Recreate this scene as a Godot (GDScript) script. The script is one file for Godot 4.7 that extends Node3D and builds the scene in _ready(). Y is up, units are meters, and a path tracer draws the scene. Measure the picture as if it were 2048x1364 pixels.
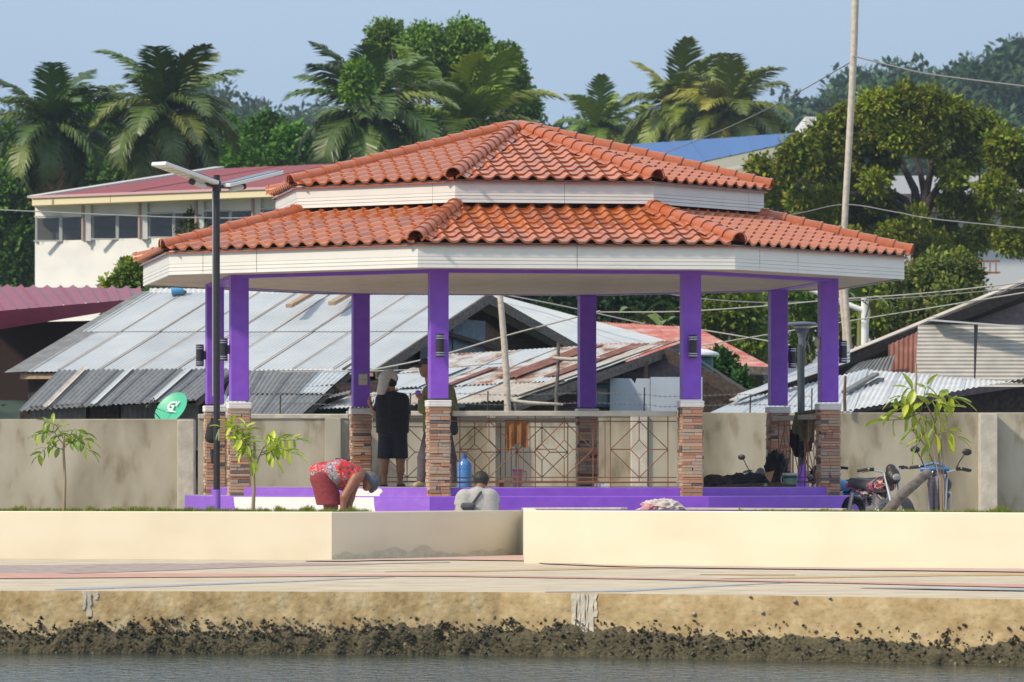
extends Node3D

const F := 10360.0      # focal length, in pixels of a picture 2048 wide
const CY := 1.01        # the lens above the walkway
const ZC := 73.145      # the lens in front of the middle of the pavilion
const HY := 953.0       # height of the horizon in the picture
const TURN := 0.15472   # how far the pavilion is turned
const CX := 0.07
var M := {}
var taken := {}
var rng := RandomNumberGenerator.new()

# ---------------------------------------------------------------- places
func P(x: float, y: float, d: float) -> Vector3:
	return Vector3((x - 1024.0) * d / F, CY - (y - HY) * d / F, ZC - d)

func oct(r: float, i: float, h: float) -> Vector3:
	var a := deg_to_rad(-112.5 + 45.0 * i) + TURN
	return Vector3(CX + r * cos(a), h + CY, -r * sin(a))

func rnd(a: float, b: float) -> float:
	return rng.randf_range(a, b)

func lin(r: float, g: float, b: float) -> Color:
	return Color(r, g, b).linear_to_srgb()

# ---------------------------------------------------------------- nodes
func numbered(called: String) -> String:
	var n: int = taken.get(called, 0)
	taken[called] = n + 1
	return called if n == 0 else "%s_%03d" % [called, n]

func tag(o: Node3D, label: String, category: String, group := "", kind := "") -> Node3D:
	if label:
		o.set_meta("label", label)
	if category:
		o.set_meta("category", category)
	if group:
		o.set_meta("group", group)
	if kind:
		o.set_meta("kind", kind)
	return o

func thing(called: String, label: String, category: String, at := Vector3.ZERO, turn := 0.0, group := "") -> Node3D:
	var o := Node3D.new()
	o.name = numbered(called)
	add_child(o)
	o.position = at
	o.rotation.y = turn
	tag(o, label, category, group)
	return o

func obj(called: String, mesh: Variant, mat: Material, parent: Node3D = null) -> MeshInstance3D:
	var o := MeshInstance3D.new()
	var made: Mesh = mesh.done() if mesh is MB else mesh
	o.mesh = made
	o.material_override = mat
	if parent == null:
		o.name = numbered(called)
		add_child(o)
	else:
		o.name = called
		parent.add_child(o, true)
	return o

func struct(called: String, mesh: Variant, mat: Material) -> MeshInstance3D:
	var o := obj(called, mesh, mat)
	o.set_meta("kind", "structure")
	return o

func stuff(o: Node3D) -> Node3D:
	o.set_meta("kind", "stuff")
	return o

func many(called: String, mesh: Mesh, mat: Material, where: Array, tints: Array, parent: Node3D = null) -> MultiMeshInstance3D:
	var mm := MultiMesh.new()
	mm.transform_format = MultiMesh.TRANSFORM_3D
	mm.use_colors = tints.size() > 0
	mm.mesh = mesh
	mm.instance_count = where.size()
	for i in where.size():
		mm.set_instance_transform(i, where[i])
		if tints.size():
			mm.set_instance_color(i, tints[i])
	var o := MultiMeshInstance3D.new()
	o.multimesh = mm
	o.material_override = mat
	o.set_meta("kind", "stuff")
	if parent:
		o.name = called
		parent.add_child(o, true)
	else:
		o.name = numbered(called)
		add_child(o)
	return o

# ---------------------------------------------------------------- mesh builder: faces are given counter-clockwise as seen from outside
class MB:
	var v := PackedVector3Array()
	var n := PackedVector3Array()
	var c := PackedColorArray()
	var u := PackedVector2Array()
	var col := Color.WHITE
	var colored := false
	var uved := false

	func tri(a: Vector3, b: Vector3, d: Vector3) -> void:
		var nn := (b - a).cross(d - a).normalized()
		v.append(a); v.append(d); v.append(b)
		n.append(nn); n.append(nn); n.append(nn)
		c.append(col); c.append(col); c.append(col)
		u.append(Vector2.ZERO); u.append(Vector2.ZERO); u.append(Vector2.ZERO)

	func trin(a: Vector3, b: Vector3, d: Vector3, na: Vector3, nb: Vector3, nd: Vector3) -> void:
		v.append(a); v.append(d); v.append(b)
		n.append(na); n.append(nd); n.append(nb)
		c.append(col); c.append(col); c.append(col)
		u.append(Vector2.ZERO); u.append(Vector2.ZERO); u.append(Vector2.ZERO)

	func quad(a: Vector3, b: Vector3, d: Vector3, e: Vector3) -> void:
		tri(a, b, d)
		tri(a, d, e)

	func quad_uv(a: Vector3, b: Vector3, d: Vector3, e: Vector3, ua: Vector2, ub: Vector2) -> void:
		var k := u.size()
		uved = true
		quad(a, b, d, e)
		var w := [ua, ub, Vector2(ub.x, ua.y), ua, Vector2(ua.x, ub.y), ub]
		for i in 6:
			u[k + i] = w[i]

	func quadn(a: Vector3, b: Vector3, d: Vector3, e: Vector3, na: Vector3, nb: Vector3, nd: Vector3, ne: Vector3) -> void:
		trin(a, b, d, na, nb, nd)
		trin(a, d, e, na, nd, ne)

	func box(at: Vector3, s: Vector3, turned := Basis.IDENTITY, bevel := 0.0) -> void:
		var h := s * 0.5
		var e := minf(bevel, minf(h.x, minf(h.y, h.z)) * 0.9)
		var t := Transform3D(turned, at)
		if e <= 0.0:
			for ax in 3:
				for sg in [-1.0, 1.0]:
					var w := Vector3.ZERO; w[ax] = sg * h[ax]
					var p := Vector3.ZERO; p[(ax + 1) % 3] = h[(ax + 1) % 3]
					var q := Vector3.ZERO; q[(ax + 2) % 3] = h[(ax + 2) % 3] * sg
					quad(t * (w - p - q), t * (w + p - q), t * (w + p + q), t * (w - p + q))
			return
		for ax in 3:
			var b1 := (ax + 1) % 3
			var b2 := (ax + 2) % 3
			for sg in [-1.0, 1.0]:
				var w := Vector3.ZERO; w[ax] = sg * h[ax]
				var p := Vector3.ZERO; p[b1] = h[b1] - e
				var q := Vector3.ZERO; q[b2] = (h[b2] - e) * sg
				quad(t * (w - p - q), t * (w + p - q), t * (w + p + q), t * (w - p + q))
				for sh in [-1.0, 1.0]:   # the edge along b2 between faces ax and b1
					var f0 := Vector3.ZERO; f0[ax] = sg * h[ax]; f0[b1] = sh * (h[b1] - e)
					var f1 := Vector3.ZERO; f1[ax] = sg * (h[ax] - e); f1[b1] = sh * h[b1]
					var l := Vector3.ZERO; l[b2] = (h[b2] - e) * sg * sh
					quad(t * (f0 - l), t * (f1 - l), t * (f1 + l), t * (f0 + l))
		for x in [-1.0, 1.0]:
			for y in [-1.0, 1.0]:
				for z in [-1.0, 1.0]:
					var g := Vector3(x, y, z)
					var a := g * (h - Vector3(0, e, e))
					var b := g * (h - Vector3(e, 0, e))
					var d := g * (h - Vector3(e, e, 0))
					if x * y * z > 0.0:
						tri(t * a, t * b, t * d)
					else:
						tri(t * a, t * d, t * b)

	func beam(a: Vector3, b: Vector3, w: float, h: float, up := Vector3.UP, bevel := 0.0) -> void:
		var z := (b - a).normalized()
		var x := up.cross(z).normalized()
		box((a + b) * 0.5, Vector3(w, h, (b - a).length()), Basis(x, z.cross(x), z), bevel)

	func tube(pts: Array, radii: Variant, sides := 8, caps := true) -> void:
		var up := Vector3.UP
		var rings := []
		var norms := []
		for i in pts.size():
			var a: Vector3 = pts[maxi(i - 1, 0)]
			var b: Vector3 = pts[mini(i + 1, pts.size() - 1)]
			var z := (b - a).normalized()
			if i == 0:
				up = Vector3.RIGHT if absf(z.y) > 0.9 else Vector3.UP
			var x := up.cross(z).normalized()
			up = z.cross(x).normalized()
			var r: float = radii[i] if radii is Array else radii
			var ring := []
			var nr := []
			for k in sides:
				var w := TAU * k / sides
				var d := x * cos(w) + up * sin(w)
				ring.append(pts[i] + d * r)
				nr.append(d)
			rings.append(ring)
			norms.append(nr)
		for i in pts.size() - 1:
			for k in sides:
				var l := (k + 1) % sides
				quadn(rings[i][k], rings[i][l], rings[i + 1][l], rings[i + 1][k], norms[i][k], norms[i][l], norms[i + 1][l], norms[i + 1][k])
		if caps:
			var m := pts.size() - 1
			for k in sides:
				var l := (k + 1) % sides
				tri(pts[0], rings[0][l], rings[0][k])
				tri(pts[m], rings[m][k], rings[m][l])

	func lathe(prof: Array, sides := 16, t := Transform3D.IDENTITY) -> void:   # prof: Vector2(radius, height) from the bottom up along the outside
		for i in prof.size() - 1:
			var a: Vector2 = prof[i]
			var b: Vector2 = prof[i + 1]
			var e := (b - a).normalized()
			var nr := Vector2(e.y, -e.x)
			for k in sides:
				var w := TAU * k / sides
				var z := TAU * (k + 1) / sides
				var dw := Vector3(cos(w), 0, -sin(w))
				var dz := Vector3(cos(z), 0, -sin(z))
				var up := Vector3.UP
				quadn(t * (dw * a.x + up * a.y), t * (dz * a.x + up * a.y), t * (dz * b.x + up * b.y), t * (dw * b.x + up * b.y),
					(t.basis * (dw * nr.x + up * nr.y)).normalized(), (t.basis * (dz * nr.x + up * nr.y)).normalized(), (t.basis * (dz * nr.x + up * nr.y)).normalized(), (t.basis * (dw * nr.x + up * nr.y)).normalized())

	func ball(at: Vector3, r: Vector3, turned := Basis.IDENTITY, rows := 8, sides := 12) -> void:
		for i in rows:
			for k in sides:
				var q := []
				var m := []
				for s in [[i, k], [i, k + 1], [i + 1, k + 1], [i + 1, k]]:
					var la: float = PI * s[0] / rows - PI / 2
					var lo: float = TAU * s[1] / sides
					var d := Vector3(cos(la) * cos(lo), sin(la), -cos(la) * sin(lo))
					q.append(at + turned * (d * r))
					m.append((turned * (d / r)).normalized())
				quadn(q[0], q[1], q[2], q[3], m[0], m[1], m[2], m[3])

	func ring(at: Vector3, turned: Basis, big: float, small: float, sides := 28, sec := 8) -> void:   # a torus round the y axis of turned
		for i in sides:
			for k in sec:
				var q := []
				var m := []
				for s in [[i, k], [i + 1, k], [i + 1, k + 1], [i, k + 1]]:
					var w: float = TAU * s[0] / sides
					var z: float = TAU * s[1] / sec
					var d := Vector3(cos(w), 0, -sin(w))
					var e := d * cos(z) + Vector3.UP * sin(z)
					q.append(at + turned * (d * big + e * small))
					m.append(turned * e)
				quadn(q[0], q[1], q[2], q[3], m[0], m[1], m[2], m[3])

	func poly(pts: Array, thick: Vector3) -> void:   # a flat outline, counter-clockwise seen from the front, pushed back by thick
		var nn := Vector3.ZERO
		for i in pts.size():
			nn += pts[i].cross(pts[(i + 1) % pts.size()])
		nn = nn.normalized()
		var x: Vector3 = (pts[1] - pts[0]).normalized()
		var y := nn.cross(x)
		var flat := PackedVector2Array()
		for q in pts:
			flat.append(Vector2(q.dot(x), q.dot(y)))
		var id := Geometry2D.triangulate_polygon(flat)
		for i in range(0, id.size(), 3):
			var a: Vector3 = pts[id[i]]
			var b: Vector3 = pts[id[i + 1]]
			var d: Vector3 = pts[id[i + 2]]
			if (b - a).cross(d - a).dot(nn) < 0.0:
				var k := b
				b = d
				d = k
			tri(a, b, d)
			tri(a + thick, d + thick, b + thick)
		for i in pts.size():
			var a: Vector3 = pts[i]
			var b: Vector3 = pts[(i + 1) % pts.size()]
			quad(a, a + thick, b + thick, b)

	func grid(nu: int, nv: int, f: Callable, smooth := true) -> void:   # f(u, v) in 0..1; front where du x dv points
		var pt := []
		for j in nv + 1:
			for i in nu + 1:
				pt.append(f.call(float(i) / nu, float(j) / nv))
		var nm := []
		if smooth:
			for j in nv + 1:
				for i in nu + 1:
					var a: Vector3 = pt[j * (nu + 1) + mini(i + 1, nu)] - pt[j * (nu + 1) + maxi(i - 1, 0)]
					var b: Vector3 = pt[mini(j + 1, nv) * (nu + 1) + i] - pt[maxi(j - 1, 0) * (nu + 1) + i]
					nm.append(a.cross(b).normalized())
		for j in nv:
			for i in nu:
				var k := j * (nu + 1) + i
				var at := u.size()
				if smooth:
					quadn(pt[k], pt[k + 1], pt[k + nu + 2], pt[k + nu + 1], nm[k], nm[k + 1], nm[k + nu + 2], nm[k + nu + 1])
				else:
					quad(pt[k], pt[k + 1], pt[k + nu + 2], pt[k + nu + 1])
				var x0 := float(i) / nu
				var x1 := float(i + 1) / nu
				var y0 := float(j) / nv
				var y1 := float(j + 1) / nv
				u[at] = Vector2(x0, y0); u[at + 1] = Vector2(x1, y1); u[at + 2] = Vector2(x1, y0)
				u[at + 3] = Vector2(x0, y0); u[at + 4] = Vector2(x0, y1); u[at + 5] = Vector2(x1, y1)
		uved = true

	func done() -> ArrayMesh:
		var a := []
		a.resize(Mesh.ARRAY_MAX)
		a[Mesh.ARRAY_VERTEX] = v
		a[Mesh.ARRAY_NORMAL] = n
		if colored:
			a[Mesh.ARRAY_COLOR] = c
		if uved:
			a[Mesh.ARRAY_TEX_UV] = u
		var m := ArrayMesh.new()
		if v.size():
			m.add_surface_from_arrays(Mesh.PRIMITIVE_TRIANGLES, a)
		return m

	# a smooth body round bones [a, b, radius at a, radius at b], meshed as surface nets; cuts are planes [normal, distance] that trim it
	func body(bones: Array, cell: float, k: float, cuts := []) -> void:
		var lo := Vector3(1e9, 1e9, 1e9)
		var hi := -lo
		for b in bones:
			var r: float = maxf(b[2], b[3]) + cell * 3.0
			lo = lo.min(b[0] - Vector3.ONE * r).min(b[1] - Vector3.ONE * r)
			hi = hi.max(b[0] + Vector3.ONE * r).max(b[1] + Vector3.ONE * r)
		var nx := int((hi.x - lo.x) / cell) + 2
		var ny := int((hi.y - lo.y) / cell) + 2
		var nz := int((hi.z - lo.z) / cell) + 2
		var g := PackedFloat32Array()
		g.resize(nx * ny * nz)
		g.fill(1.0)
		for b in bones:
			var a: Vector3 = b[0]
			var ab: Vector3 = b[1] - a
			var l2 := maxf(ab.length_squared(), 1e-9)
			var ra: float = b[2]
			var rb: float = b[3]
			var r := maxf(ra, rb) + k + cell * 2.0
			var p0 := (a.min(b[1]) - Vector3.ONE * r - lo) / cell
			var p1 := (a.max(b[1]) + Vector3.ONE * r - lo) / cell
			for z in range(maxi(0, int(p0.z)), mini(nz - 1, int(p1.z)) + 1):
				for y in range(maxi(0, int(p0.y)), mini(ny - 1, int(p1.y)) + 1):
					var row := (z * ny + y) * nx
					for x in range(maxi(0, int(p0.x)), mini(nx - 1, int(p1.x)) + 1):
						var q := lo + Vector3(x, y, z) * cell - a
						var t := clampf(q.dot(ab) / l2, 0.0, 1.0)
						var d := (q - ab * t).length() - (ra + (rb - ra) * t)
						var e := g[row + x]
						var h := k - absf(d - e)
						g[row + x] = minf(d, e) - (h * h / (4.0 * k) if h > 0.0 else 0.0)
		for cut in cuts:
			var cn: Vector3 = cut[0]
			for z in nz:
				for y in ny:
					var row := (z * ny + y) * nx
					for x in nx:
						if g[row + x] < 0.1:
							g[row + x] = maxf(g[row + x], cn.dot(lo + Vector3(x, y, z) * cell) - cut[1])
		var id := {}
		var pos := PackedVector3Array()
		var nor := PackedVector3Array()
		var off := [0, 1, nx, nx + 1, nx * ny, nx * ny + 1, nx * ny + nx, nx * ny + nx + 1]
		var lim := cell * 1.8
		for z in nz - 1:
			for y in ny - 1:
				var row := (z * ny + y) * nx
				for x in nx - 1:
					var i := row + x
					if absf(g[i]) > lim:
						continue
					var inside := 0
					for o in off:
						if g[i + o] < 0.0:
							inside += 1
					if inside == 0 or inside == 8:
						continue
					var sum := Vector3.ZERO
					var cnt := 0
					for e0 in 8:
						for bit in [1, 2, 4]:
							if e0 & bit:
								continue
							var fa := g[i + off[e0]]
							var fb := g[i + off[e0 | bit]]
							if (fa < 0.0) != (fb < 0.0):
								var t := fa / (fa - fb)
								var pa := Vector3(e0 & 1, (e0 >> 1) & 1, (e0 >> 2) & 1)
								var pb := Vector3((e0 | bit) & 1, ((e0 | bit) >> 1) & 1, ((e0 | bit) >> 2) & 1)
								sum += pa.lerp(pb, t)
								cnt += 1
					id[i] = pos.size()
					pos.append(lo + (Vector3(x, y, z) + sum / cnt) * cell)
					var gr := Vector3(g[i + 1] - g[i] + g[i + off[3]] - g[i + off[2]] + g[i + off[5]] - g[i + off[4]] + g[i + off[7]] - g[i + off[6]],
						g[i + off[2]] - g[i] + g[i + off[3]] - g[i + 1] + g[i + off[6]] - g[i + off[4]] + g[i + off[7]] - g[i + off[5]],
						g[i + off[4]] - g[i] + g[i + off[5]] - g[i + 1] + g[i + off[6]] - g[i + off[2]] + g[i + off[7]] - g[i + off[3]])
					nor.append(gr.normalized())
		var st := [1, nx, nx * ny]
		for i in id:
			for ax in 3:
				var s1: int = st[(ax + 1) % 3]
				var s2: int = st[(ax + 2) % 3]
				var fa := g[i]
				var fb := g[i + st[ax]]
				if (fa < 0.0) == (fb < 0.0):
					continue
				if not (id.has(i - s1) and id.has(i - s2) and id.has(i - s1 - s2)):
					continue
				var q := [id[i], id[i - s1], id[i - s1 - s2], id[i - s2]]
				if fa >= 0.0:
					q.reverse()
				quadn(pos[q[0]], pos[q[1]], pos[q[2]], pos[q[3]], nor[q[0]], nor[q[1]], nor[q[2]], nor[q[3]])

# ---------------------------------------------------------------- materials
func plain(c: Color, rough := 0.8, metal := 0.0) -> StandardMaterial3D:
	var m := StandardMaterial3D.new()
	m.albedo_color = c
	m.roughness = rough
	m.metallic = metal
	return m

func noise_tex(freq: float, ramp: Array, type := FastNoiseLite.TYPE_SIMPLEX_SMOOTH, octaves := 4, sd := 1, size := 512) -> NoiseTexture2D:
	var t := NoiseTexture2D.new()
	var nz := FastNoiseLite.new()
	nz.noise_type = type
	nz.frequency = freq
	nz.fractal_octaves = octaves
	nz.seed = sd
	t.noise = nz
	t.width = size
	t.height = size
	t.seamless = true
	if ramp.size():
		var g := Gradient.new()
		var o := PackedFloat32Array()
		var c := PackedColorArray()
		for r in ramp:
			o.append(r[0])
			c.append(r[1])
		g.offsets = o
		g.colors = c
		t.color_ramp = g
	return t

var shared := {}
func shared_tex(freq: float, low: float, type: int, sd: int) -> NoiseTexture2D:   # grey noise that several materials tint
	var f := 0.008 if freq < 0.011 else (0.018 if freq < 0.026 else 0.035)
	var key := "%.3f %.2f %d %d" % [f, low, type, sd % 2]
	if not shared.has(key):
		shared[key] = noise_tex(f, [[0.15, Color(low, low, low).linear_to_srgb()], [0.85, Color.WHITE]], type, 5, sd) if low < 2.0 else noise_tex(f, [], type, 5, sd)
	return shared[key]

func worn(ramp: Array, freq: float, size_m: float, rough: float, bump := 0.0, sd := 1, world := true, type := FastNoiseLite.TYPE_SIMPLEX_SMOOTH, stretch := Vector3.ONE) -> StandardMaterial3D:
	var m := StandardMaterial3D.new()
	if ramp.size() == 2:
		var a: Color = ramp[0][1].srgb_to_linear()
		var b: Color = ramp[1][1].srgb_to_linear()
		var q := clampf((a.r + a.g + a.b) / maxf(b.r + b.g + b.b, .001), .3, .95)
		m.albedo_texture = shared_tex(freq, snappedf(q, .15), type, sd)
		m.albedo_color = ramp[1][1]
	else:
		m.albedo_texture = noise_tex(freq, ramp, type, 5, sd)
	m.roughness = rough
	m.uv1_triplanar = true
	m.uv1_world_triplanar = world
	m.uv1_scale = stretch / size_m
	m.uv1_offset = Vector3(sd * .37, sd * .19, sd * .53)
	if bump > 0.0:
		m.heightmap_enabled = true
		m.heightmap_texture = shared_tex(freq * 3.0, 2.0, type, 7)
		m.heightmap_scale = bump
	return m

func noise_img(freq: float, octaves: int, sd: int, w: int, h: int, type := FastNoiseLite.TYPE_SIMPLEX_SMOOTH) -> PackedByteArray:
	var nz := FastNoiseLite.new()
	nz.noise_type = type
	nz.frequency = freq
	nz.fractal_octaves = octaves
	nz.seed = sd
	return nz.get_seamless_image(w, h, false, false, 0.1, true).get_data()

func painted(w: int, h: int, f: Callable) -> ImageTexture:   # f(x, y) gives a linear colour
	var im := Image.create(w, h, false, Image.FORMAT_RGB8)
	for y in h:
		for x in w:
			var c: Color = f.call(x, y)
			im.set_pixel(x, y, c.linear_to_srgb())
	return ImageTexture.create_from_image(im)

# ================================================================ the scene
func _ready() -> void:
	rng.seed = 4711
	var cam := Camera3D.new()
	cam.name = "camera"
	var lens := CameraAttributesPhysical.new()
	lens.frustum_focal_length = 182.0
	lens.frustum_focus_distance = 62.0
	lens.exposure_aperture = 7.1
	cam.attributes = lens
	cam.projection = Camera3D.PROJECTION_FRUSTUM
	cam.near = 1.0
	cam.far = 4000.0
	cam.size = 2.0 * 682.0 / F
	cam.frustum_offset = Vector2(0.0, (HY - 682.0) / F)
	cam.position = Vector3(0, CY, ZC)
	add_child(cam)
	cam.current = true
	var env := Environment.new()
	var sky := ProceduralSkyMaterial.new()
	sky.sky_top_color = Color(0.80, 0.84, 0.885)
	sky.sky_horizon_color = Color(0.465, 0.565, 0.665)
	sky.sky_curve = 0.30
	sky.ground_horizon_color = Color(0.62, 0.66, 0.70)
	sky.ground_bottom_color = Color(0.25, 0.27, 0.28)
	sky.sun_angle_max = 1.0
	sky.sky_cover = cloud_cover()
	sky.sky_cover_modulate = Color(1, 1, 1, 1)
	env.background_mode = Environment.BG_SKY
	env.sky = Sky.new()
	env.sky.sky_material = sky
	env.background_energy_multiplier = 1.0
	env.tonemap_mode = Environment.TONE_MAPPER_LINEAR
	env.tonemap_exposure = 1.42
	env.fog_enabled = true
	env.fog_density = 0.0002
	env.fog_light_color = Color(0.72, 0.80, 0.92)
	env.sdfgi_enabled = true
	env.ssao_enabled = true
	env.ssil_enabled = true
	var we := WorldEnvironment.new()
	we.name = "environment"
	we.environment = env
	add_child(we)
	var sun := DirectionalLight3D.new()
	sun.name = "sun"
	sun.light_energy = 0.95
	sun.light_color = Color(1.0, 0.93, 0.82)
	sun.light_angular_distance = 4.0
	sun.shadow_enabled = true
	add_child(sun)
	sun.look_at_from_position(Vector3(-0.68, 0.62, 0.40), Vector3.ZERO)

	materials()
	terrain()
	shore()
	planters()
	concrete_walls()
	big_white_house()
	rusty_house()
	sheds()
	far_buildings()
	hills_and_trees()
	pavilion()
	lamps_and_poles()
	small_trees()
	people()
	motorcycles()
	clutter()

func cloud_cover() -> ImageTexture:   # thin high cloud, brighter than the blue, all over the sky
	var a := noise_img(0.012, 5, 31, 512, 256)
	var im := Image.create(512, 256, false, Image.FORMAT_RGBA8)
	for y in 256:
		for x in 512:
			var k := clampf((a[y * 512 + x] / 255.0 - 0.35) * 1.2, 0.0, 1.0) * 0.22
			im.set_pixel(x, y, Color(0.80, 0.82, 0.86, k))
	return ImageTexture.create_from_image(im)

func materials() -> void:
	M.purple = worn([[0.0, lin(.19, .062, .53)], [0.45, lin(.215, .073, .59)], [1.0, lin(.245, .09, .63)]], 0.012, 1.6, 0.42, 0.05, 3)
	M.lilac = worn([[0.0, lin(.26, .12, .58)], [0.45, lin(.23, .095, .56)], [1.0, lin(.31, .16, .64)]], 0.008, 1.2, 0.5, 0.05, 5)
	M.primer = worn([[0.0, lin(.62, .63, .65)], [1.0, lin(.70, .71, .73)]], 0.01, 1.2, 0.6, 0.04, 6)
	M.white = worn([[0.0, lin(.585, .60, .595)], [0.5, lin(.64, .655, .65)], [1.0, lin(.67, .68, .67)]], 0.008, 1.8, 0.38, 0.0, 8)
	M.cap = worn([[0.0, lin(.62, .62, .64)], [1.0, lin(.72, .72, .73)]], 0.012, 1.0, 0.6, 0.0, 9)
	M.soffit = worn([[0.0, lin(.45, .37, .31)], [1.0, lin(.56, .475, .41)]], 0.01, 2.0, 0.6, 0.0, 10)
	M.tile = []
	for i in 4:
		var m := worn([[0.0, lin(.27 + .05 * i, .060 + .011 * i, .010)], [1.0, lin(.40 + .035 * i, .095 + .011 * i, .017)]], 0.012, 0.9, 0.26, 0.0, 20 + i)
		m.metallic_specular = 0.7
		m.clearcoat_enabled = true
		m.clearcoat = 0.55
		m.clearcoat_roughness = 0.04
		M.tile.append(m)
	M.ridge = worn([[0.0, lin(.33, .082, .030)], [1.0, lin(.43, .118, .046)]], 0.012, 1.0, 0.22, 0.0, 27)
	M.dark = plain(lin(.012, .012, .014), 0.5)
	M.black_metal = worn([[0.0, lin(.012, .012, .018)], [1.0, lin(.024, .024, .032)]], 0.02, 0.6, 0.42, 0.0, 29)
	M.chrome = plain(lin(.6, .6, .62), 0.25, 0.9)
	M.steel = plain(lin(.45, .46, .48), 0.4, 0.8)
	M.stone = []
	for s in [[.43, .23, .145], [.36, .185, .115], [.47, .32, .235], [.40, .315, .25], [.15, .12, .115], [.33, .19, .14], [.37, .30, .26], [.49, .275, .18]]:
		M.stone.append(worn([[0.0, lin(s[0] * .62, s[1] * .58, s[2] * .56)], [0.5, lin(s[0], s[1], s[2])], [1.0, lin(minf(s[0] * 1.25, .6), s[1] * 1.3, s[2] * 1.35)]], 0.03, 0.5, 0.75, 0.25, 30 + M.stone.size(), true, FastNoiseLite.TYPE_SIMPLEX_SMOOTH, Vector3(1, 4, 1)))
	M.concrete = worn([[0.0, lin(.15, .135, .105)], [0.3, lin(.25, .235, .19)], [0.5, lin(.325, .31, .26)], [0.62, lin(.38, .365, .31)], [1.0, lin(.46, .445, .39)]], 0.0035, 5.0, 0.9, 0.4, 40, true, FastNoiseLite.TYPE_SIMPLEX_SMOOTH, Vector3(1.3, .55, 1.3))
	M.concrete.detail_enabled = true
	M.concrete.detail_albedo = noise_tex(0.02, [[0.0, Color(.78, .75, .70)], [0.35, Color(.95, .94, .92)], [1.0, Color(1, 1, 1)]], FastNoiseLite.TYPE_SIMPLEX_SMOOTH, 6, 41)
	M.concrete.detail_blend_mode = BaseMaterial3D.BLEND_MODE_MUL
	M.pale_concrete = worn([[0.0, lin(.36, .33, .28)], [1.0, lin(.50, .475, .42)]], 0.01, 1.4, 0.9, 0.3, 43)
	M.cream = worn([[0.0, lin(.62, .56, .44)], [0.5, lin(.67, .615, .495)], [1.0, lin(.70, .65, .535)]], 0.005, 3.0, 0.75, 0.12, 44)
	M.paving = worn([[0.0, lin(.37, .32, .25)], [0.5, lin(.47, .41, .32)], [1.0, lin(.54, .48, .385)]], 0.008, 3.5, 0.85, 0.25, 45, true, FastNoiseLite.TYPE_SIMPLEX_SMOOTH, Vector3(1, 1, 1))
	M.red_band = worn([[0.0, lin(.42, .24, .20)], [0.5, lin(.48, .28, .235)], [1.0, lin(.47, .36, .30)]], 0.01, 2.0, 0.85, 0.15, 46)
	M.blue_band = worn([[0.0, lin(.26, .29, .34)], [0.5, lin(.31, .34, .39)], [1.0, lin(.42, .41, .38)]], 0.01, 2.0, 0.8, 0.1, 47)
	M.ochre_band = worn([[0.0, lin(.40, .27, .13)], [0.5, lin(.46, .33, .18)], [1.0, lin(.45, .38, .28)]], 0.01, 2.0, 0.85, 0.1, 48)
	M.slate_band = worn([[0.0, lin(.22, .18, .18)], [0.5, lin(.33, .27, .26)], [1.0, lin(.43, .38, .33)]], 0.014, 1.6, 0.85, 0.15, 49)
	M.pink_band = worn([[0.0, lin(.47, .30, .27)], [0.5, lin(.47, .34, .30)], [1.0, lin(.45, .38, .33)]], 0.014, 1.6, 0.85, 0.15, 50)
	M.seawall = worn([[0.0, lin(.33, .235, .125)], [0.35, lin(.46, .355, .205)], [0.65, lin(.54, .44, .275)], [1.0, lin(.62, .545, .39)]], 0.010, 1.7, 0.95, 0.7, 51)
	M.seawall.detail_enabled = true
	M.seawall.detail_albedo = noise_tex(0.05, [[0.0, Color(.50, .47, .42)], [0.2, Color(.88, .87, .84)], [1.0, Color(1, 1, 1)]], FastNoiseLite.TYPE_SIMPLEX_SMOOTH, 4, 52)
	M.seawall.detail_blend_mode = BaseMaterial3D.BLEND_MODE_MUL
	M.weed = worn([[0.0, lin(.035, .032, .018)], [0.5, lin(.075, .066, .038)], [1.0, lin(.16, .14, .09)]], 0.03, 0.7, 0.9, 1.5, 53)
	M.water = plain(lin(.035, .055, .052), 0.08)
	M.water.normal_enabled = true
	var wn := noise_tex(0.02, [], FastNoiseLite.TYPE_SIMPLEX_SMOOTH, 4, 54)
	wn.as_normal_map = true
	wn.bump_strength = 6.0
	M.water.normal_texture = wn
	M.water.uv1_triplanar = true
	M.water.uv1_world_triplanar = true
	M.water.uv1_scale = Vector3(.5, .5, .35)
	for k in [M.paving, M.red_band, M.blue_band, M.ochre_band, M.slate_band, M.pink_band, M.concrete, M.pale_concrete, M.cream, M.seawall]:
		k.metallic_specular = 0.12
	M.soil = worn([[0.0, lin(.10, .08, .05)], [1.0, lin(.20, .17, .11)]], 0.02, 1.5, 0.95, 1.0, 55)
	M.earth = worn([[0.0, lin(.12, .10, .065)], [0.5, lin(.10, .105, .05)], [1.0, lin(.22, .19, .13)]], 0.01, 8.0, 0.95, 0.0, 56)
	M.rust = worn([[0.0, lin(.17, .06, .028)], [1.0, lin(.28, .11, .055)]], 0.03, 0.5, 0.75, 0.0, 57)
	M.zinc_white = worn([[0.0, lin(.31, .35, .385)], [0.5, lin(.37, .41, .445)], [1.0, lin(.43, .465, .495)]], 0.006, 4.0, 0.55, 0.0, 58)
	M.zinc_white2 = worn([[0.0, lin(.28, .315, .35)], [0.5, lin(.345, .38, .415)], [1.0, lin(.40, .43, .46)]], 0.006, 4.0, 0.6, 0.0, 59)
	M.zinc_bright = worn([[0.0, lin(.42, .45, .47)], [1.0, lin(.56, .58, .60)]], 0.006, 3.0, 0.5, 0.0, 85)
	M.siding = worn([[0.0, lin(.40, .39, .36)], [1.0, lin(.52, .51, .48)]], 0.01, 2.0, 0.65, 0.0, 84)
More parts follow.
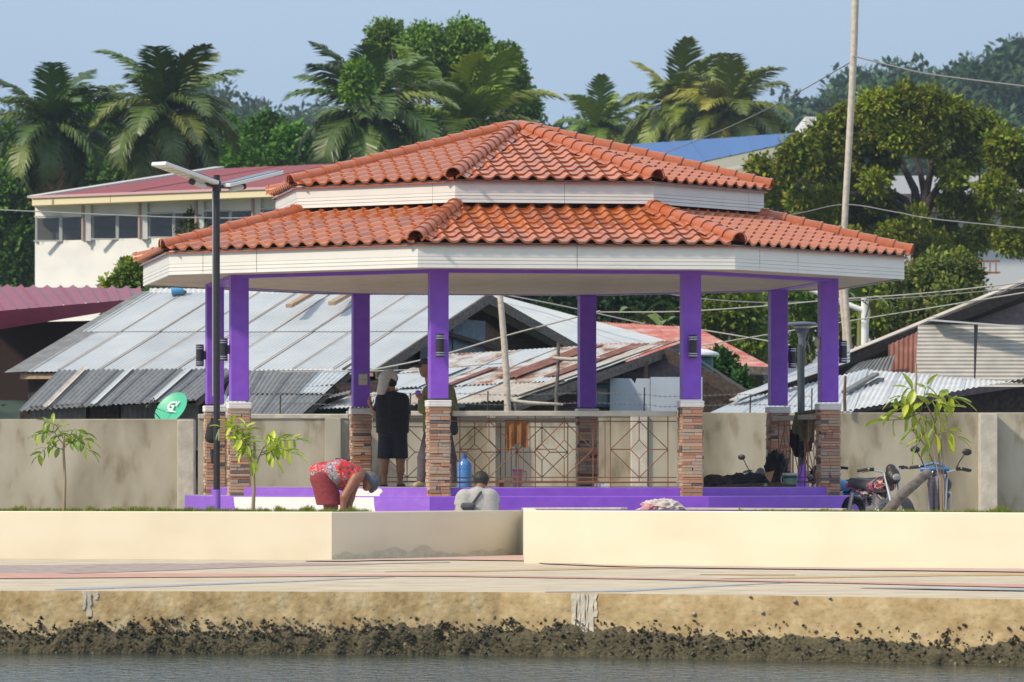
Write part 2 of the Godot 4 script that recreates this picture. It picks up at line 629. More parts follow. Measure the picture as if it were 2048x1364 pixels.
	M.zinc_grey = worn([[0.0, lin(.09, .092, .095)], [0.5, lin(.145, .148, .15)], [1.0, lin(.22, .22, .22)]], 0.012, 2.0, 0.6, 0.0, 60)
	M.zinc_grey2 = worn([[0.0, lin(.075, .077, .08)], [0.5, lin(.125, .126, .128)], [1.0, lin(.19, .185, .18)]], 0.012, 2.0, 0.6, 0.0, 61)
	M.zinc_rusty = worn([[0.0, lin(.16, .055, .03)], [0.33, lin(.24, .11, .06)], [0.45, lin(.44, .36, .29)], [0.6, lin(.46, .49, .51)], [1.0, lin(.52, .55, .58)]], 0.007, 2.6, 0.65, 0.0, 62)
	M.zinc_blue = worn([[0.0, lin(.37, .42, .45)], [0.6, lin(.46, .50, .53)], [0.85, lin(.45, .44, .42)], [1.0, lin(.32, .18, .11)]], 0.007, 2.6, 0.6, 0.0, 63)
	M.zinc_tan = worn([[0.0, lin(.30, .17, .10)], [0.3, lin(.42, .37, .31)], [1.0, lin(.50, .49, .46)]], 0.01, 2.2, 0.7, 0.0, 64)
	M.rust_sheet = worn([[0.0, lin(.13, .045, .03)], [0.6, lin(.20, .075, .05)], [1.0, lin(.34, .23, .18)]], 0.012, 2.0, 0.75, 0.0, 65)
	M.red_sheet = worn([[0.0, lin(.40, .08, .06)], [0.5, lin(.36, .10, .08)], [0.75, lin(.44, .30, .26)], [1.0, lin(.5, .48, .46)]], 0.009, 3.0, 0.6, 0.0, 66)
	M.blue_sheet = worn([[0.0, lin(.085, .125, .18)], [1.0, lin(.16, .22, .285)]], 0.02, 1.5, 0.6, 0.0, 67)
	M.maroon = worn([[0.0, lin(.17, .018, .045)], [1.0, lin(.23, .028, .06)]], 0.01, 2.0, 0.4, 0.0, 68)
	M.old_wood = worn([[0.0, lin(.055, .045, .04)], [0.5, lin(.13, .115, .105)], [1.0, lin(.22, .20, .185)]], 0.02, 1.0, 0.9, 0.3, 69)
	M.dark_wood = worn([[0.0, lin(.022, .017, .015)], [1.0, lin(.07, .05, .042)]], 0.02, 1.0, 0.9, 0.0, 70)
	M.brown_ply = worn([[0.0, lin(.07, .035, .02)], [1.0, lin(.15, .08, .045)]], 0.02, 1.0, 0.85, 0.0, 71)
	M.timber = worn([[0.0, lin(.30, .20, .13)], [1.0, lin(.44, .31, .21)]], 0.02, 1.0, 0.85, 0.0, 72)
	M.bamboo = worn([[0.0, lin(.34, .30, .25)], [0.5, lin(.46, .42, .36)], [1.0, lin(.57, .54, .48)]], 0.02, 1.2, 0.6, 0.0, 73)
	M.panel_blue = worn([[0.0, lin(.30, .37, .47)], [1.0, lin(.38, .45, .55)]], 0.01, 2.0, 0.6, 0.0, 74)
	M.teal = plain(lin(.035, .16, .22), 0.6)
	M.curtain = plain(lin(.42, .52, .58), 0.8)
	M.plaster = worn([[0.0, lin(.60, .62, .64)], [0.5, lin(.70, .72, .73)], [1.0, lin(.76, .77, .77)]], 0.01, 4.0, 0.8, 0.0, 75)
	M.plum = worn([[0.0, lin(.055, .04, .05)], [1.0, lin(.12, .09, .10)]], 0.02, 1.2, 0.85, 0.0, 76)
	M.trunk = worn([[0.0, lin(.06, .05, .04)], [1.0, lin(.16, .135, .11)]], 0.03, 1.0, 0.95, 0.0, 77)
	M.leaf = plain(Color.WHITE, 0.5)
	M.leaf.vertex_color_use_as_albedo = true
	M.leaf.metallic_specular = 0.25
	M.leaf.backlight_enabled = true
	M.leaf.backlight = lin(.13, .18, .02)
	M.wire = plain(lin(.16, .16, .16), 0.6)
	M.pale_wire = plain(lin(.34, .35, .34), 0.6)

# ================================================================ the pavilion
func tile_mesh(w: float, l: float) -> ArrayMesh:   # one S tile; x across, -z up the slope, front lip at z = 0
	var b := MB.new()
	var prof := func(x: float) -> float:
		return 0.030 * cos(TAU * (x - 0.30)) + 0.008 * cos(2.0 * TAU * (x - 0.30))
	var N := 10
	for i in N:
		var x0 := float(i) / N
		var x1 := float(i + 1) / N
		var a := Vector3((x0 - .5) * w, prof.call(x0) + .026, 0.0)
		var d := Vector3((x1 - .5) * w, prof.call(x1) + .026, 0.0)
		var e := Vector3((x1 - .5) * w, prof.call(x1), -l)
		var f := Vector3((x0 - .5) * w, prof.call(x0), -l)
		var na := Vector3(-(prof.call(x0 + .02) - prof.call(x0 - .02)) / (.04 * w), 1, 0.08).normalized()
		var nd := Vector3(-(prof.call(x1 + .02) - prof.call(x1 - .02)) / (.04 * w), 1, 0.08).normalized()
		b.quadn(a, d, e, f, na, nd, nd, na)
		var a2 := a - Vector3(0, .030, .004)
		var d2 := d - Vector3(0, .030, .004)
		b.quad(a2, d2, d, a)
	return b.done()

func cap_mesh(l: float) -> ArrayMesh:   # one barrel ridge tile; -z up the hip
	var b := MB.new()
	var N := 12
	var p := []
	for i in N + 1:
		var w := PI * (1.0 - float(i) / N)
		p.append(Vector2(cos(w), sin(w)))
	for part in [[0.0, -0.035, 0.118, 0.118], [-0.035, -l - 0.02, 0.110, 0.098]]:
		for i in N:
			var a := Vector3(p[i].x * part[2], p[i].y * part[2], part[0])
			var d := Vector3(p[i + 1].x * part[2], p[i + 1].y * part[2], part[0])
			var e := Vector3(p[i + 1].x * part[3], p[i + 1].y * part[3], part[1])
			var f := Vector3(p[i].x * part[3], p[i].y * part[3], part[1])
			var na := Vector3(p[i].x, p[i].y, 0)
			var nd := Vector3(p[i + 1].x, p[i + 1].y, 0)
			b.quadn(a, d, e, f, na, nd, nd, na)
			if part[0] == 0.0:
				b.quad(d, a, a * Vector3(.88, .88, 1), d * Vector3(.88, .88, 1))
		for s in [-1.0, 1.0]:   # flange that spreads on the slope
			var a := Vector3(s * part[2], 0, part[0])
			var d := Vector3(s * (part[2] + .085), -.035, part[0])
			var e := Vector3(s * (part[3] + .085), -.038, part[1])
			var f := Vector3(s * part[3], 0, part[1])
			if s > 0:
				b.quad(a, d, e, f)
			else:
				b.quad(d, a, f, e)
	return b.done()

func roof(home: Node3D, r: float, h: float, r_top: float, h_top: float, single: Array, faces: Array, quota: int) -> void:
	var tm := tile_mesh(0.243, 0.305)
	var cm := cap_mesh(0.262)
	var deck := MB.new()
	for i in 8:
		var a := oct(r - .02, i, h - .035)
		var b := oct(r - .02, i + 1, h - .035)
		var c := oct(r_top, i + 1, h_top - .035)
		var d := oct(r_top, i, h_top - .035)
		if r_top > 0.01:
			deck.quad(a, b, c, d)
		else:
			deck.tri(a, b, d)
		deck.quad(b, a, a - Vector3(0, .02, 0), b - Vector3(0, .02, 0))
	var dk := obj("roof_deck", deck, M.tile[0], home)
	var rest := []
	var made := 0
	for f in faces:
		var a := oct(r, f, h)
		var b := oct(r, f + 1, h)
		var top := (oct(r_top, f, h_top) + oct(r_top, f + 1, h_top)) * .5
		var mid := (a + b) * .5
		var x := (b - a).normalized()
		var z := (mid - top).normalized()
		var y := z.cross(x).normalized()
		var run := (mid - top).length()
		var wide := (b - a).length() * .5
		var wide_top := (oct(r_top, f + 1, h_top) - oct(r_top, f, h_top)).length() * .5
		var n := int(wide / .243) + 1
		for row in int(run / .29) + 1:
			var t := row * .29
			var half := lerpf(wide, wide_top, minf(1.0, (t + .14) / run))
			for k in range(-n, n + 1):
				var cx := k * .243 + (.06 if f % 2 else -.02)
				if absf(cx) > half + .03:
					continue
				var at := mid + x * cx - z * (t - .02) + y * .012
				var tr := Transform3D(Basis(x, y, z).rotated(x, rnd(-.012, .012)), at)
				if f in single and made < quota:
					made += 1
					var o := obj("roof_tile", tm, M.tile[rng.randi() % 4], dk)
					o.transform = tr
				else:
					rest.append(tr)
	if rest.size():
		many("roof_tiles", tm, M.tile[1], rest, [], dk)
	for i in 8:
		var a := oct(r + .03, i, h + .035)
		var b := oct(r_top, i, h_top + .045)
		var z := (a - b).normalized()
		var x := Vector3.UP.cross(z).normalized()
		var y := z.cross(x)
		for k in int((a - b).length() / .262) + 1:
			if (a - b).length() - k * .262 < .1:
				continue
			var o := obj("ridge_tile", cm, M.ridge, home)
			o.transform = Transform3D(Basis(x, y, z).rotated(y, rnd(-.012, .012)), a - z * (k * .262))

func fascia_ring(home: Node3D, r: float, lo: float, hi: float, cuts: Array) -> void:
	var hgt := hi - lo
	var prof := [Vector2(-.03, lo), Vector2(0, lo)]
	for i in 3:   # three lapped boards, each leaning out at its foot
		var y0 := lo + hgt * (.0 + .15 * i)
		prof.append(Vector2(.0 if i else .0, y0 + .004))
		prof.append(Vector2(-.004, y0 + hgt * .15 - .006))
		prof.append(Vector2(-.010, y0 + hgt * .15 - .004))
		prof.append(Vector2(-.003, y0 + hgt * .15))
	prof.append(Vector2(-.003, hi))
	prof.append(Vector2(-.03, hi))
	for i in 8:
		var last := 0.0
		for e in cuts[i % cuts.size()] + [1.0]:
			var m := MB.new()
			for q in prof.size() - 1:
				var p: Vector2 = prof[q]
				var s: Vector2 = prof[q + 1]
				var t0 := last + (.0008 if last > 0.0 else 0.0)
				var t1: float = e - (.0008 if e < 1.0 else 0.0)
				var pa := oct(r + p.x, i, p.y).lerp(oct(r + p.x, i + 1, p.y), t0)
				var pb := oct(r + p.x, i, p.y).lerp(oct(r + p.x, i + 1, p.y), t1)
				var sa := oct(r + s.x, i, s.y).lerp(oct(r + s.x, i + 1, s.y), t0)
				var sb := oct(r + s.x, i, s.y).lerp(oct(r + s.x, i + 1, s.y), t1)
				m.quad(pa, pb, sb, sa)
			obj("fascia_panel", m, M.white, home)
			last = e

func stone_face(col: Node3D, w: float, h: float, turn: float, single: bool, sd: int) -> MB:
	var r := RandomNumberGenerator.new()
	r.seed = sd
	var y := 0.0
	var rest := MB.new()
	rest.colored = true
	var bs := Basis(Vector3.UP, turn)
	var row := 0
	while y < h - .01:
		var hh: float = minf(r.randf_range(.034, .052), h - y)
		var n := 1 + (row + r.randi() % 2) % 2 + (1 if r.randf() < .25 else 0)
		var edges := [0.0]
		for i in n - 1:
			edges.append(clampf((i + 1.0) / n + r.randf_range(-.16, .16), .12, .88))
		edges.sort()
		edges.append(1.0)
		for i in n:
			var x0: float = edges[i] * w - w / 2
			var x1: float = edges[i + 1] * w - w / 2
			if x1 - x0 < .02:
				continue
			var deep := r.randf_range(.012, .027)
			var mb := MB.new() if single else rest
			var pick := r.randi() % 14
			var which: int = [0, 7, 0, 1, 2, 3, 3, 4, 2, 5, 6, 6, 2, 7][pick]
			if not single:
				var s: Array = [[.43, .23, .145], [.36, .185, .115], [.47, .32, .235], [.40, .315, .25], [.11, .088, .082], [.28, .15, .10], [.32, .26, .22], [.49, .275, .18]][which]
				mb.col = Color(s[0], s[1], s[2])
			mb.box(bs * Vector3((x0 + x1) / 2, y + hh / 2, w / 2 + deep / 2 - .006), Vector3(x1 - x0 - .004, hh - .004, deep), bs, .003)
			if single:
				obj("stone_strip", mb, M.stone[which], col)
		y += hh
		row += 1
	return rest

func pavilion() -> void:
	var home := thing("pavilion", "octagonal pavilion with two tiers of orange tiled roof on purple columns", "pavilion")
	var G := .15 - CY      # ground
	# steps
	for st in [[4.90, G, -.262, "lower_step"], [4.53, -.28, -.147, "floor_step"]]:
		var m := MB.new()
		var topm := MB.new()
		for i in 8:
			var a := oct(st[0], i, st[1])
			var b := oct(st[0], i + 1, st[1])
			var c := oct(st[0], i + 1, st[2])
			var d := oct(st[0], i, st[2])
			var e := Vector3(0, .012, 0)
			m.quad(a, b, c - e, d - e)
			m.quad(d - e, c - e, oct(st[0] - .012, i + 1, st[2]), oct(st[0] - .012, i, st[2]))
			topm.tri(oct(st[0] - .012, i, st[2]), oct(st[0] - .012, i + 1, st[2]), oct(0, 0, st[2]))
		var s := obj(st[3], m, M.purple, home)
		obj("step_top", topm, M.pale_concrete, s)
		# the side that is being painted: fresh lilac, and primer still bare
		var bits := [[.0, .105, M.lilac], [.105, .745, M.primer], [.745, 1.0, M.lilac]]
		if st[3] == "floor_step":
			bits = [[.03, .57, M.lilac], [.57, .725, M.primer], [.725, .97, M.lilac]]
		var last := 7.0
		var bi := 0
		for q in bits:
			var pm := MB.new()
			var N := 6
			for j in N:
				var f0 := float(j) / N
				var f1 := float(j + 1) / N
				var wig := func(t: float, side: float) -> float:
					return side + (sin(t * 9.0 + side * 20.0) * .006 + t * .012 if side > .01 and side < .99 else 0.0)
				var y0: float = lerpf(st[1], st[2] - .014, f0)
				var y1: float = lerpf(st[1], st[2] - .014, f1)
				var rr: float = st[0] + .003
				pm.quad(oct(rr, 7, y0).lerp(oct(rr, 8, y0), wig.call(f0, q[0])), oct(rr, 7, y0).lerp(oct(rr, 8, y0), wig.call(f0, q[1])),
					oct(rr, 7, y1).lerp(oct(rr, 8, y1), wig.call(f1, q[1])), oct(rr, 7, y1).lerp(oct(rr, 8, y1), wig.call(f1, q[0])))
			obj("bare_primer" if q[2] == M.primer else "fresh_paint", pm, q[2], s)
			bi += 1
	# columns
	for i in 8:
		var at := oct(4.4545, i, -.266)
		var shaft := MB.new()
		shaft.box(Vector3(0, 1.0 + (3.1 - 1.0) / 2 + .15, 0), Vector3(.248, 2.1 - .3, .248), Basis.IDENTITY, .008)
		shaft.box(Vector3(0, .6, 0), Vector3(.255, 1.2, .255))
		var col := obj("column", shaft, M.purple, home)
		col.position = at
		col.rotation.y = TURN
		var cp := MB.new()
		cp.box(Vector3(0, 1.235, 0), Vector3(.316, .088, .316), Basis.IDENTITY, .008)
		cp.box(Vector3(0, 1.262, 0), Vector3(.324, .012, .324), Basis.IDENTITY, .004)
		cp.box(Vector3(0, 1.222, 0), Vector3(.322, .012, .322), Basis.IDENTITY, .004)
		obj("cap", cp, M.cap, col)
		var rest := MB.new()
		for k in 4:
			var front: bool = k == 0 and i in [0, 1, 2, 7]
			var o := stone_face(col, .272, 1.19, k * PI / 2, front, 100 + i * 4 + k)
			if not front and o.v.size():
				var cm := StandardMaterial3D.new()
				if not M.has("strips"):
					cm.vertex_color_use_as_albedo = true
					cm.roughness = .8
					M.strips = cm
				stuff(obj("stone_cladding", o, M.strips, col))
	# beam ring and soffit
	for i in 8:
		var m := MB.new()
		var hb := 2.706
		for q in [[4.58, 4.33]]:
			m.quad(oct(q[0], i, hb), oct(q[0], i + 1, hb), oct(q[0], i + 1, 2.9), oct(q[0], i, 2.9))
			m.quad(oct(q[1], i + 1, hb), oct(q[1], i, hb), oct(q[1], i, 2.9), oct(q[1], i + 1, 2.9))
			m.quad(oct(q[1], i, hb), oct(q[1], i + 1, hb), oct(q[0], i + 1, hb), oct(q[0], i, hb))
		obj("beam", m, M.purple, home)
		for k in 5:
			var r0 := 4.585 + k * .182
			var r1 := r0 + .177
			var b := MB.new()
			b.quad(oct(r0, i, 2.752), oct(r0, i + 1, 2.752), oct(r1, i + 1, 2.752), oct(r1, i, 2.752))
			b.quad(oct(r1, i, 2.752), oct(r1, i + 1, 2.752), oct(r1, i + 1, 2.764), oct(r1, i, 2.764))
			obj("soffit_board", b, M.soffit, home)
	var ceil := MB.new()
	var back := MB.new()
	for i in 8:
		ceil.tri(oct(4.335, i + 1, 2.714), oct(4.335, i, 2.714), oct(0, 0, 2.714))
		back.quad(oct(4.5, i, 2.775), oct(4.5, i + 1, 2.775), oct(5.5, i + 1, 2.775), oct(5.5, i, 2.775))
		back.quad(oct(2.9, i, 3.4), oct(2.9, i + 1, 3.4), oct(2.9, i + 1, 4.0), oct(2.9, i, 4.0))
		back.quad(oct(2.9, i, 3.70), oct(2.9, i + 1, 3.70), oct(3.52, i + 1, 3.70), oct(3.52, i, 3.70))
	obj("ceiling", ceil, M.soffit, home)
	obj("roof_framing", back, M.dark_wood, home)
	fascia_ring(home, 5.53, 2.735, 3.06, [[.5], [.14, .36], [.3, .7]])
	fascia_ring(home, 3.55, 3.69, 3.995, [[.55], [.86], [.4]])
	roof(home, 5.60, 3.075, 2.75, 3.795, [0, 7], [0, 7, 1, 2, 6], 210)
	roof(home, 3.62, 4.01, 0.0, 4.905, [0], [0, 7, 1, 2, 6], 90)
	var fin := MB.new()
	fin.ball(oct(0, 0, 4.90), Vector3(.16, .10, .16))
	obj("roof_cap", fin, M.ridge, home)

	# wall lamps, switches
	var lamp_label := ["black cylinder wall lamp on the front of the column beside the olive-shirted man", "black cylinder wall lamp on the front of the column right of the railing",
		"black wall lamp seen from the side on the rightmost purple column", "black wall lamp seen from the side near the mushroom lamp post", "black wall lamp on the leftmost purple column, left of the lamp post", "black wall lamp just right of the tall lamp post"]
	var spots := [[0, 0.0], [1, 0.0], [2, PI / 2], [3, PI / 2], [6, -PI / 2], [7, -PI / 2]]
	for k in 6:
		var i: int = spots[k][0]
		var ct := oct(4.4545, i, 0.0)
		ct.y = CY + 1.735
		var w: float = TURN + spots[k][1]
		var t := thing("wall_lamp", lamp_label[k], "wall lamp", ct + Basis(Vector3.UP, w) * Vector3(-.005, 0, .126), w, "wall lamps on the pavilion columns")
		var b := MB.new()
		b.box(Vector3(0, 0, .02), Vector3(.07, .12, .04), Basis.IDENTITY, .004)
		obj("bracket", b, M.black_metal, t)
		b = MB.new()
		b.lathe([Vector2(0, -.155), Vector2(.052, -.155), Vector2(.056, -.15), Vector2(.056, .15), Vector2(.052, .155), Vector2(0, .155)], 20, Transform3D(Basis.IDENTITY, Vector3(0, 0, .085)))
		obj("lamp_body", b, M.black_metal, t)
		for y in [-.125, -.095, .095, .125]:
			b = MB.new()
			b.lathe([Vector2(.056, y - .008), Vector2(.0605, y - .006), Vector2(.0605, y + .006), Vector2(.056, y + .008)], 20, Transform3D(Basis.IDENTITY, Vector3(0, 0, .085)))
			obj("silver_band", b, M.chrome, t)
	var bf := TURN
	var sw := thing("switch_plate", "cream plate of four light switches on the purple column left of the towelled man", "switch", oct(4.4545, 5, 0.0) + Basis(Vector3.UP, bf) * Vector3(.02, 1.44, .1255), bf)
	var b2 := MB.new()
	b2.box(Vector3.ZERO, Vector3(.135, .17, .012), Basis.IDENTITY, .003)
	obj("plate", b2, plain(lin(.42, .40, .33), .6), sw)
	for q in [[-.031, .038], [.031, .038], [-.031, -.042], [.031, -.042]]:
		b2 = MB.new()
		b2.box(Vector3(q[0], q[1], .008), Vector3(.054, .068, .008), Basis.IDENTITY, .003)
		obj("switch_key", b2, plain(lin(.55, .53, .45), .5), sw)
	var mt := thing("socket_box", "small beige socket box on the left face of the rightmost purple column", "socket box", oct(4.4545, 2, 0.0) + Basis(Vector3.UP, bf) * Vector3(-.127, 1.87, 0), bf)
	b2 = MB.new()
	b2.lathe([Vector2(0, 0), Vector2(.075, 0), Vector2(.075, .035), Vector2(.05, .06), Vector2(0, .065)], 16, Transform3D(Basis(Vector3.BACK, PI / 2)))
	obj("cover", b2, plain(lin(.50, .45, .38), .6), mt)
	b2 = MB.new()
	b2.box(Vector3(-.012, -.09, 0), Vector3(.03, .06, .05), Basis.IDENTITY, .004)
	obj("plug", b2, plain(lin(.62, .60, .56), .6), mt)
	railing(0, .93, "rusty iron railing of diamonds along the front of the pavilion, towel hung on it", -.06)
	railing(4, .93, "rusty iron railing of diamonds along the back, behind the man in black", 0.0)
	railing(2, .93, "rusty iron railing seen edge-on behind the hanging clothes", 0.0)

func railing(side: int, top: float, label: String, drop: float) -> void:
	var a := oct(4.40, side, -.147)
	var b := oct(4.40, side + 1, -.147)
	var x := (b - a).normalized()
	var z := x.cross(Vector3.UP).normalized()
	a += x * .16
	b -= x * .16
	var w := (b - a).length()
	var t := thing("railing", label, "railing", a, 0.0, "iron railings round the pavilion")
	t.transform = Transform3D(Basis(x, Vector3.UP, z), a)
	var bar := func(p: Vector2, q: Vector2, called: String, r := .0075, dz := 0.0) -> void:
		var m := MB.new()
		m.tube([Vector3(p.x, p.y, dz), Vector3(q.x, q.y, dz)], r, 5)
		obj(called, m, M.rust, t)
	var hr := MB.new()
	hr.box(Vector3(w / 2, .985, 0), Vector3(w - .01, .07, .15), Basis.IDENTITY, .008)
	obj("handrail", hr, M.pale_concrete, t)
	var lo := .135
	var hi := .885
	bar.call(Vector2(0, .07), Vector2(w, .07), "bottom_rail", .012)
	bar.call(Vector2(0, lo), Vector2(w, lo), "rail")
	bar.call(Vector2(0, hi), Vector2(w, hi), "rail")
	var n := 3
	var pitch := w / n
	for k in n:
		var cx := pitch * (k + .5)
		var cy := (lo + hi) / 2
		var hw := pitch * .385
		var hh := (hi - lo) / 2
		for e in ([-.045, .045] if k < n - 1 else []):
			bar.call(Vector2(cx + pitch / 2 + e, lo), Vector2(cx + pitch / 2 + e, hi), "upright", .006)
		for s in [-1.0, 1.0]:
			bar.call(Vector2(cx + s * hw, .0), Vector2(cx + s * hw, .95), "upright")
			bar.call(Vector2(cx, cy + s * hh), Vector2(cx - hw, cy), "diamond_bar", .007, .012)
			bar.call(Vector2(cx, cy + s * hh), Vector2(cx + hw, cy), "diamond_bar", .007, .012)
			bar.call(Vector2(cx, cy + s * .125), Vector2(cx - .12, cy), "diamond_bar", .006, .012)
			bar.call(Vector2(cx, cy + s * .125), Vector2(cx + .12, cy), "diamond_bar", .006, .012)
			bar.call(Vector2(cx + s * hw, cy), Vector2(cx + s * .12, cy), "spoke")
			bar.call(Vector2(cx, cy + s * .125), Vector2(cx, cy + s * (hh + .08)), "spoke")

# ================================================================ ground, shore, walls
const EDGE := [[-4000.0, 47.4], [-600.0, 46.3], [163.0, 45.7], [1000.0, 45.3], [1400.0, 44.3], [1885.0, 43.06], [2600.0, 41.0], [6000.0, 33.0]]

func edge_at(px: float) -> float:
	for i in EDGE.size() - 1:
		if px <= EDGE[i + 1][0]:
			return lerpf(EDGE[i][1], EDGE[i + 1][1], clampf((px - EDGE[i][0]) / (EDGE[i + 1][0] - EDGE[i][0]), 0, 1))
	return EDGE[-1][1]

func floor_at(x: float, y: float, lift := 0.0) -> Vector3:   # a spot on the walkway
	var p := P(x, y, F * CY / (y - HY))
	p.y = lift
	return p

func terrain() -> void:
	var g := MB.new()
	var rows := [[68.0, .12], [140.0, .14], [260.0, .6], [420.0, 3.0], [2500.0, 6.0]]
	for i in rows.size() - 1:
		var a: Array = rows[i]
		var b: Array = rows[i + 1]
		g.quad(Vector3(-1800, a[1], ZC - a[0]), Vector3(1800, a[1], ZC - a[0]), Vector3(1800, b[1], ZC - b[0]), Vector3(-1800, b[1], ZC - b[0]))
	g.quad(Vector3(-1800, -.08, ZC - 47.0), Vector3(1800, -.08, ZC - 47.0), Vector3(1800, -.06, ZC - 68.0), Vector3(-1800, -.06, ZC - 68.0))
	g.quad(Vector3(-1800, -.06, ZC - 68.0), Vector3(1800, -.06, ZC - 68.0), Vector3(1800, .12, ZC - 68.0), Vector3(-1800, .12, ZC - 68.0))
	struct("ground", g, M.earth)
	var pl := MB.new()
	var yard := [Vector3(-35, .15, ZC - 84.5), Vector3(-35, .15, ZC - 66.6), P(-700, 0, 66.6), P(680, 0, 64.2), P(1052, 0, 66.6), Vector3(35, .15, ZC - 66.6), Vector3(35, .15, ZC - 84.5)]
	for i in yard.size():
		yard[i].y = .15
	pl.poly(yard, Vector3(0, -.25, 0))
	struct("paved_yard", pl, M.pale_concrete)
	var sea := MB.new()
	sea.quad(Vector3(-900, -.55, ZC + 900), Vector3(900, -.55, ZC + 900), Vector3(900, -.55, ZC - 47.4), Vector3(-900, -.55, ZC - 47.4))
	struct("sea", sea, M.water)

func shore() -> void:
	# the walkway, its painted bands, and the sea wall below it
	var w := MB.new()
	var N := 90
	for i in N:
		var x0 := lerpf(-3000, 5000, float(i) / N)
		var x1 := lerpf(-3000, 5000, float(i + 1) / N)
		var a := P(x0, 0, edge_at(x0)); a.y = 0
		var b := P(x1, 0, edge_at(x1)); b.y = 0
		var c := P(x1, 0, 70.0); c.y = 0
		var d := P(x0, 0, 70.0); d.y = 0
		w.quad(a, b, c, d)
	struct("walkway", w, M.paving)
	var bands := [
		["slate_band", M.slate_band, [[-60, 1131, 1150], [60, 1131, 1149], [163, 1130, 1147], [300, 1127, 1143], [400, 1128, 1139], [450, 1126, 1137], [560, 1127.5, 1133], [640, 1126.5, 1131.5], [700, 1128, 1130.5], [763, 1126.5, 1128.5], [900, 1124, 1125.5]], .004],
		["red_band", M.red_band, [[-200, 1146, 1159], [60, 1148, 1158], [163, 1149, 1157], [300, 1148, 1156], [550, 1149.5, 1154.5], [763, 1150, 1153.5], [900, 1151, 1154], [1100, 1154, 1157], [1300, 1157.5, 1160], [1500, 1161, 1164], [1700, 1165, 1168], [1885, 1167.5, 1172.5], [2300, 1174, 1182]], .008],
		["blue_band", M.blue_band, [[110, 1177.5, 1180.5], [163, 1175.5, 1179.5], [300, 1171, 1175], [450, 1166, 1169], [600, 1161, 1163.5], [720, 1156.5, 1158], [790, 1154.6, 1155]], .004],
		["blue_band", M.blue_band, [[1090, 1184, 1185], [1250, 1180, 1184], [1350, 1175, 1178], [1450, 1170, 1172.5], [1580, 1165, 1166]], .004],
		["blue_band", M.blue_band, [[1720, 1176, 1177], [1885, 1178, 1181], [2200, 1180, 1186]], .012],
		["pink_band", M.pink_band, [[610, 1122, 1123.5], [690, 1121, 1124], [763, 1119, 1122], [900, 1115, 1121], [1048, 1111, 1123], [1090, 1124, 1129], [1200, 1131, 1133.5], [1300, 1134, 1136.5], [1600, 1137, 1140], [1885, 1138, 1143.5], [2300, 1142, 1149]], .012],
		["ochre_band", M.ochre_band, [[770, 1143.4, 1144], [950, 1141, 1144], [1140, 1136.6, 1140], [1280, 1135, 1137.4], [1420, 1134, 1135.5]], .004],
		["ochre_band", M.ochre_band, [[1400, 1148.6, 1149.5], [1500, 1148.4, 1151], [1590, 1149.4, 1150.6]], .004],
		["ochre_band", M.ochre_band, [[1440, 1157.5, 1158], [1560, 1154.5, 1157.4], [1710, 1152, 1155.4], [1886, 1148, 1152.4], [2250, 1144, 1151]], .004]]
	for q in bands:
		var m := MB.new()
		var pts: Array = q[2]
		for i in pts.size() - 1:
			for k in 4:
				var r0: Array = []
				var r1: Array = []
				for z in 3:
					r0.append(lerpf(pts[i][z], pts[i + 1][z], k / 4.0))
					r1.append(lerpf(pts[i][z], pts[i + 1][z], (k + 1) / 4.0))
				m.quad(floor_at(r0[0], r0[2], q[3]), floor_at(r1[0], r1[2], q[3]), floor_at(r1[0], r1[1], q[3]), floor_at(r0[0], r0[1], q[3]))
		struct(q[0], m, q[1])
	# sea wall
	var sw := thing("sea_wall", "pitted tan concrete sea wall along the water with a dark weedy foot", "wall")
	var nz := FastNoiseLite.new()
	nz.frequency = .55
	nz.fractal_octaves = 5
	nz.seed = 8
	var face := MB.new()
	var x0 := -500.0
	var x1 := 2600.0
	face.grid(620, 14, func(u: float, v: float) -> Vector3:
		var px := lerpf(x0, x1, u)
		var y := lerpf(-.9, .0, v)
		var p := P(px, 0, edge_at(px))
		p.y = y
		var rough := nz.get_noise_3d(p.x * 7.0, y * 9.0, 0.0) * .018
		p.z += (rough + .016) if v < .99 else .004
		return p)
	obj("face", face, M.seawall, sw)
	var foot := MB.new()
	foot.grid(620, 10, func(u: float, v: float) -> Vector3:
		var px := lerpf(x0, x1, u)
		var p := P(px, 0, edge_at(px))
		var top := -.315 + nz.get_noise_2d(p.x * 1.2, 40.0) * .10 + nz.get_noise_2d(p.x * 9.0, 60.0) * .07 - .05 * smoothstep(900.0, 1900.0, px)
		p.y = lerpf(-.9, top, v)
		p.z += (.05 + nz.get_noise_3d(p.x * 8.0, p.y * 8.0, 5.0) * .06) * (1.0 if v < .95 else .1)
		return p)
	stuff(obj("weed_band", foot, M.weed, sw))
	var chip := MB.new()
	chip.ball(Vector3.ZERO, Vector3(.022, .016, .012), Basis.IDENTITY, 3, 5)
	var where := []
	var tints := []
	for i in 5200:
		var px := rnd(x0, x1)
		var y := -.22 - absf(rng.randfn(0, .17))
		var k := nz.get_noise_2d(px * .05, 7.0)
		if y > -.30 + k * .18 - .07 * smoothstep(900.0, 1900.0, px) and rng.randf() > .12:
			continue
		var p := P(px, 0, edge_at(px))
		p.y = maxf(y, -.66)
		p.z += rnd(.02, .07)
		where.append(Transform3D(Basis.from_euler(Vector3(rnd(0, 6), rnd(0, 6), rnd(0, 6))).scaled(Vector3.ONE * rnd(.3, 1.1)), p))
		var g := rnd(.012, .07) if rng.randf() < .9 else rnd(.1, .2)
		tints.append(Color(g * 1.05, g, g * .72))
	var cm := plain(Color.WHITE, .9)
	cm.vertex_color_use_as_albedo = true
	many("oysters", chip.done(), cm, where, tints, sw)
	# pale blue paint that ran down the wall, and rings of old fixings
	var drip := MB.new()
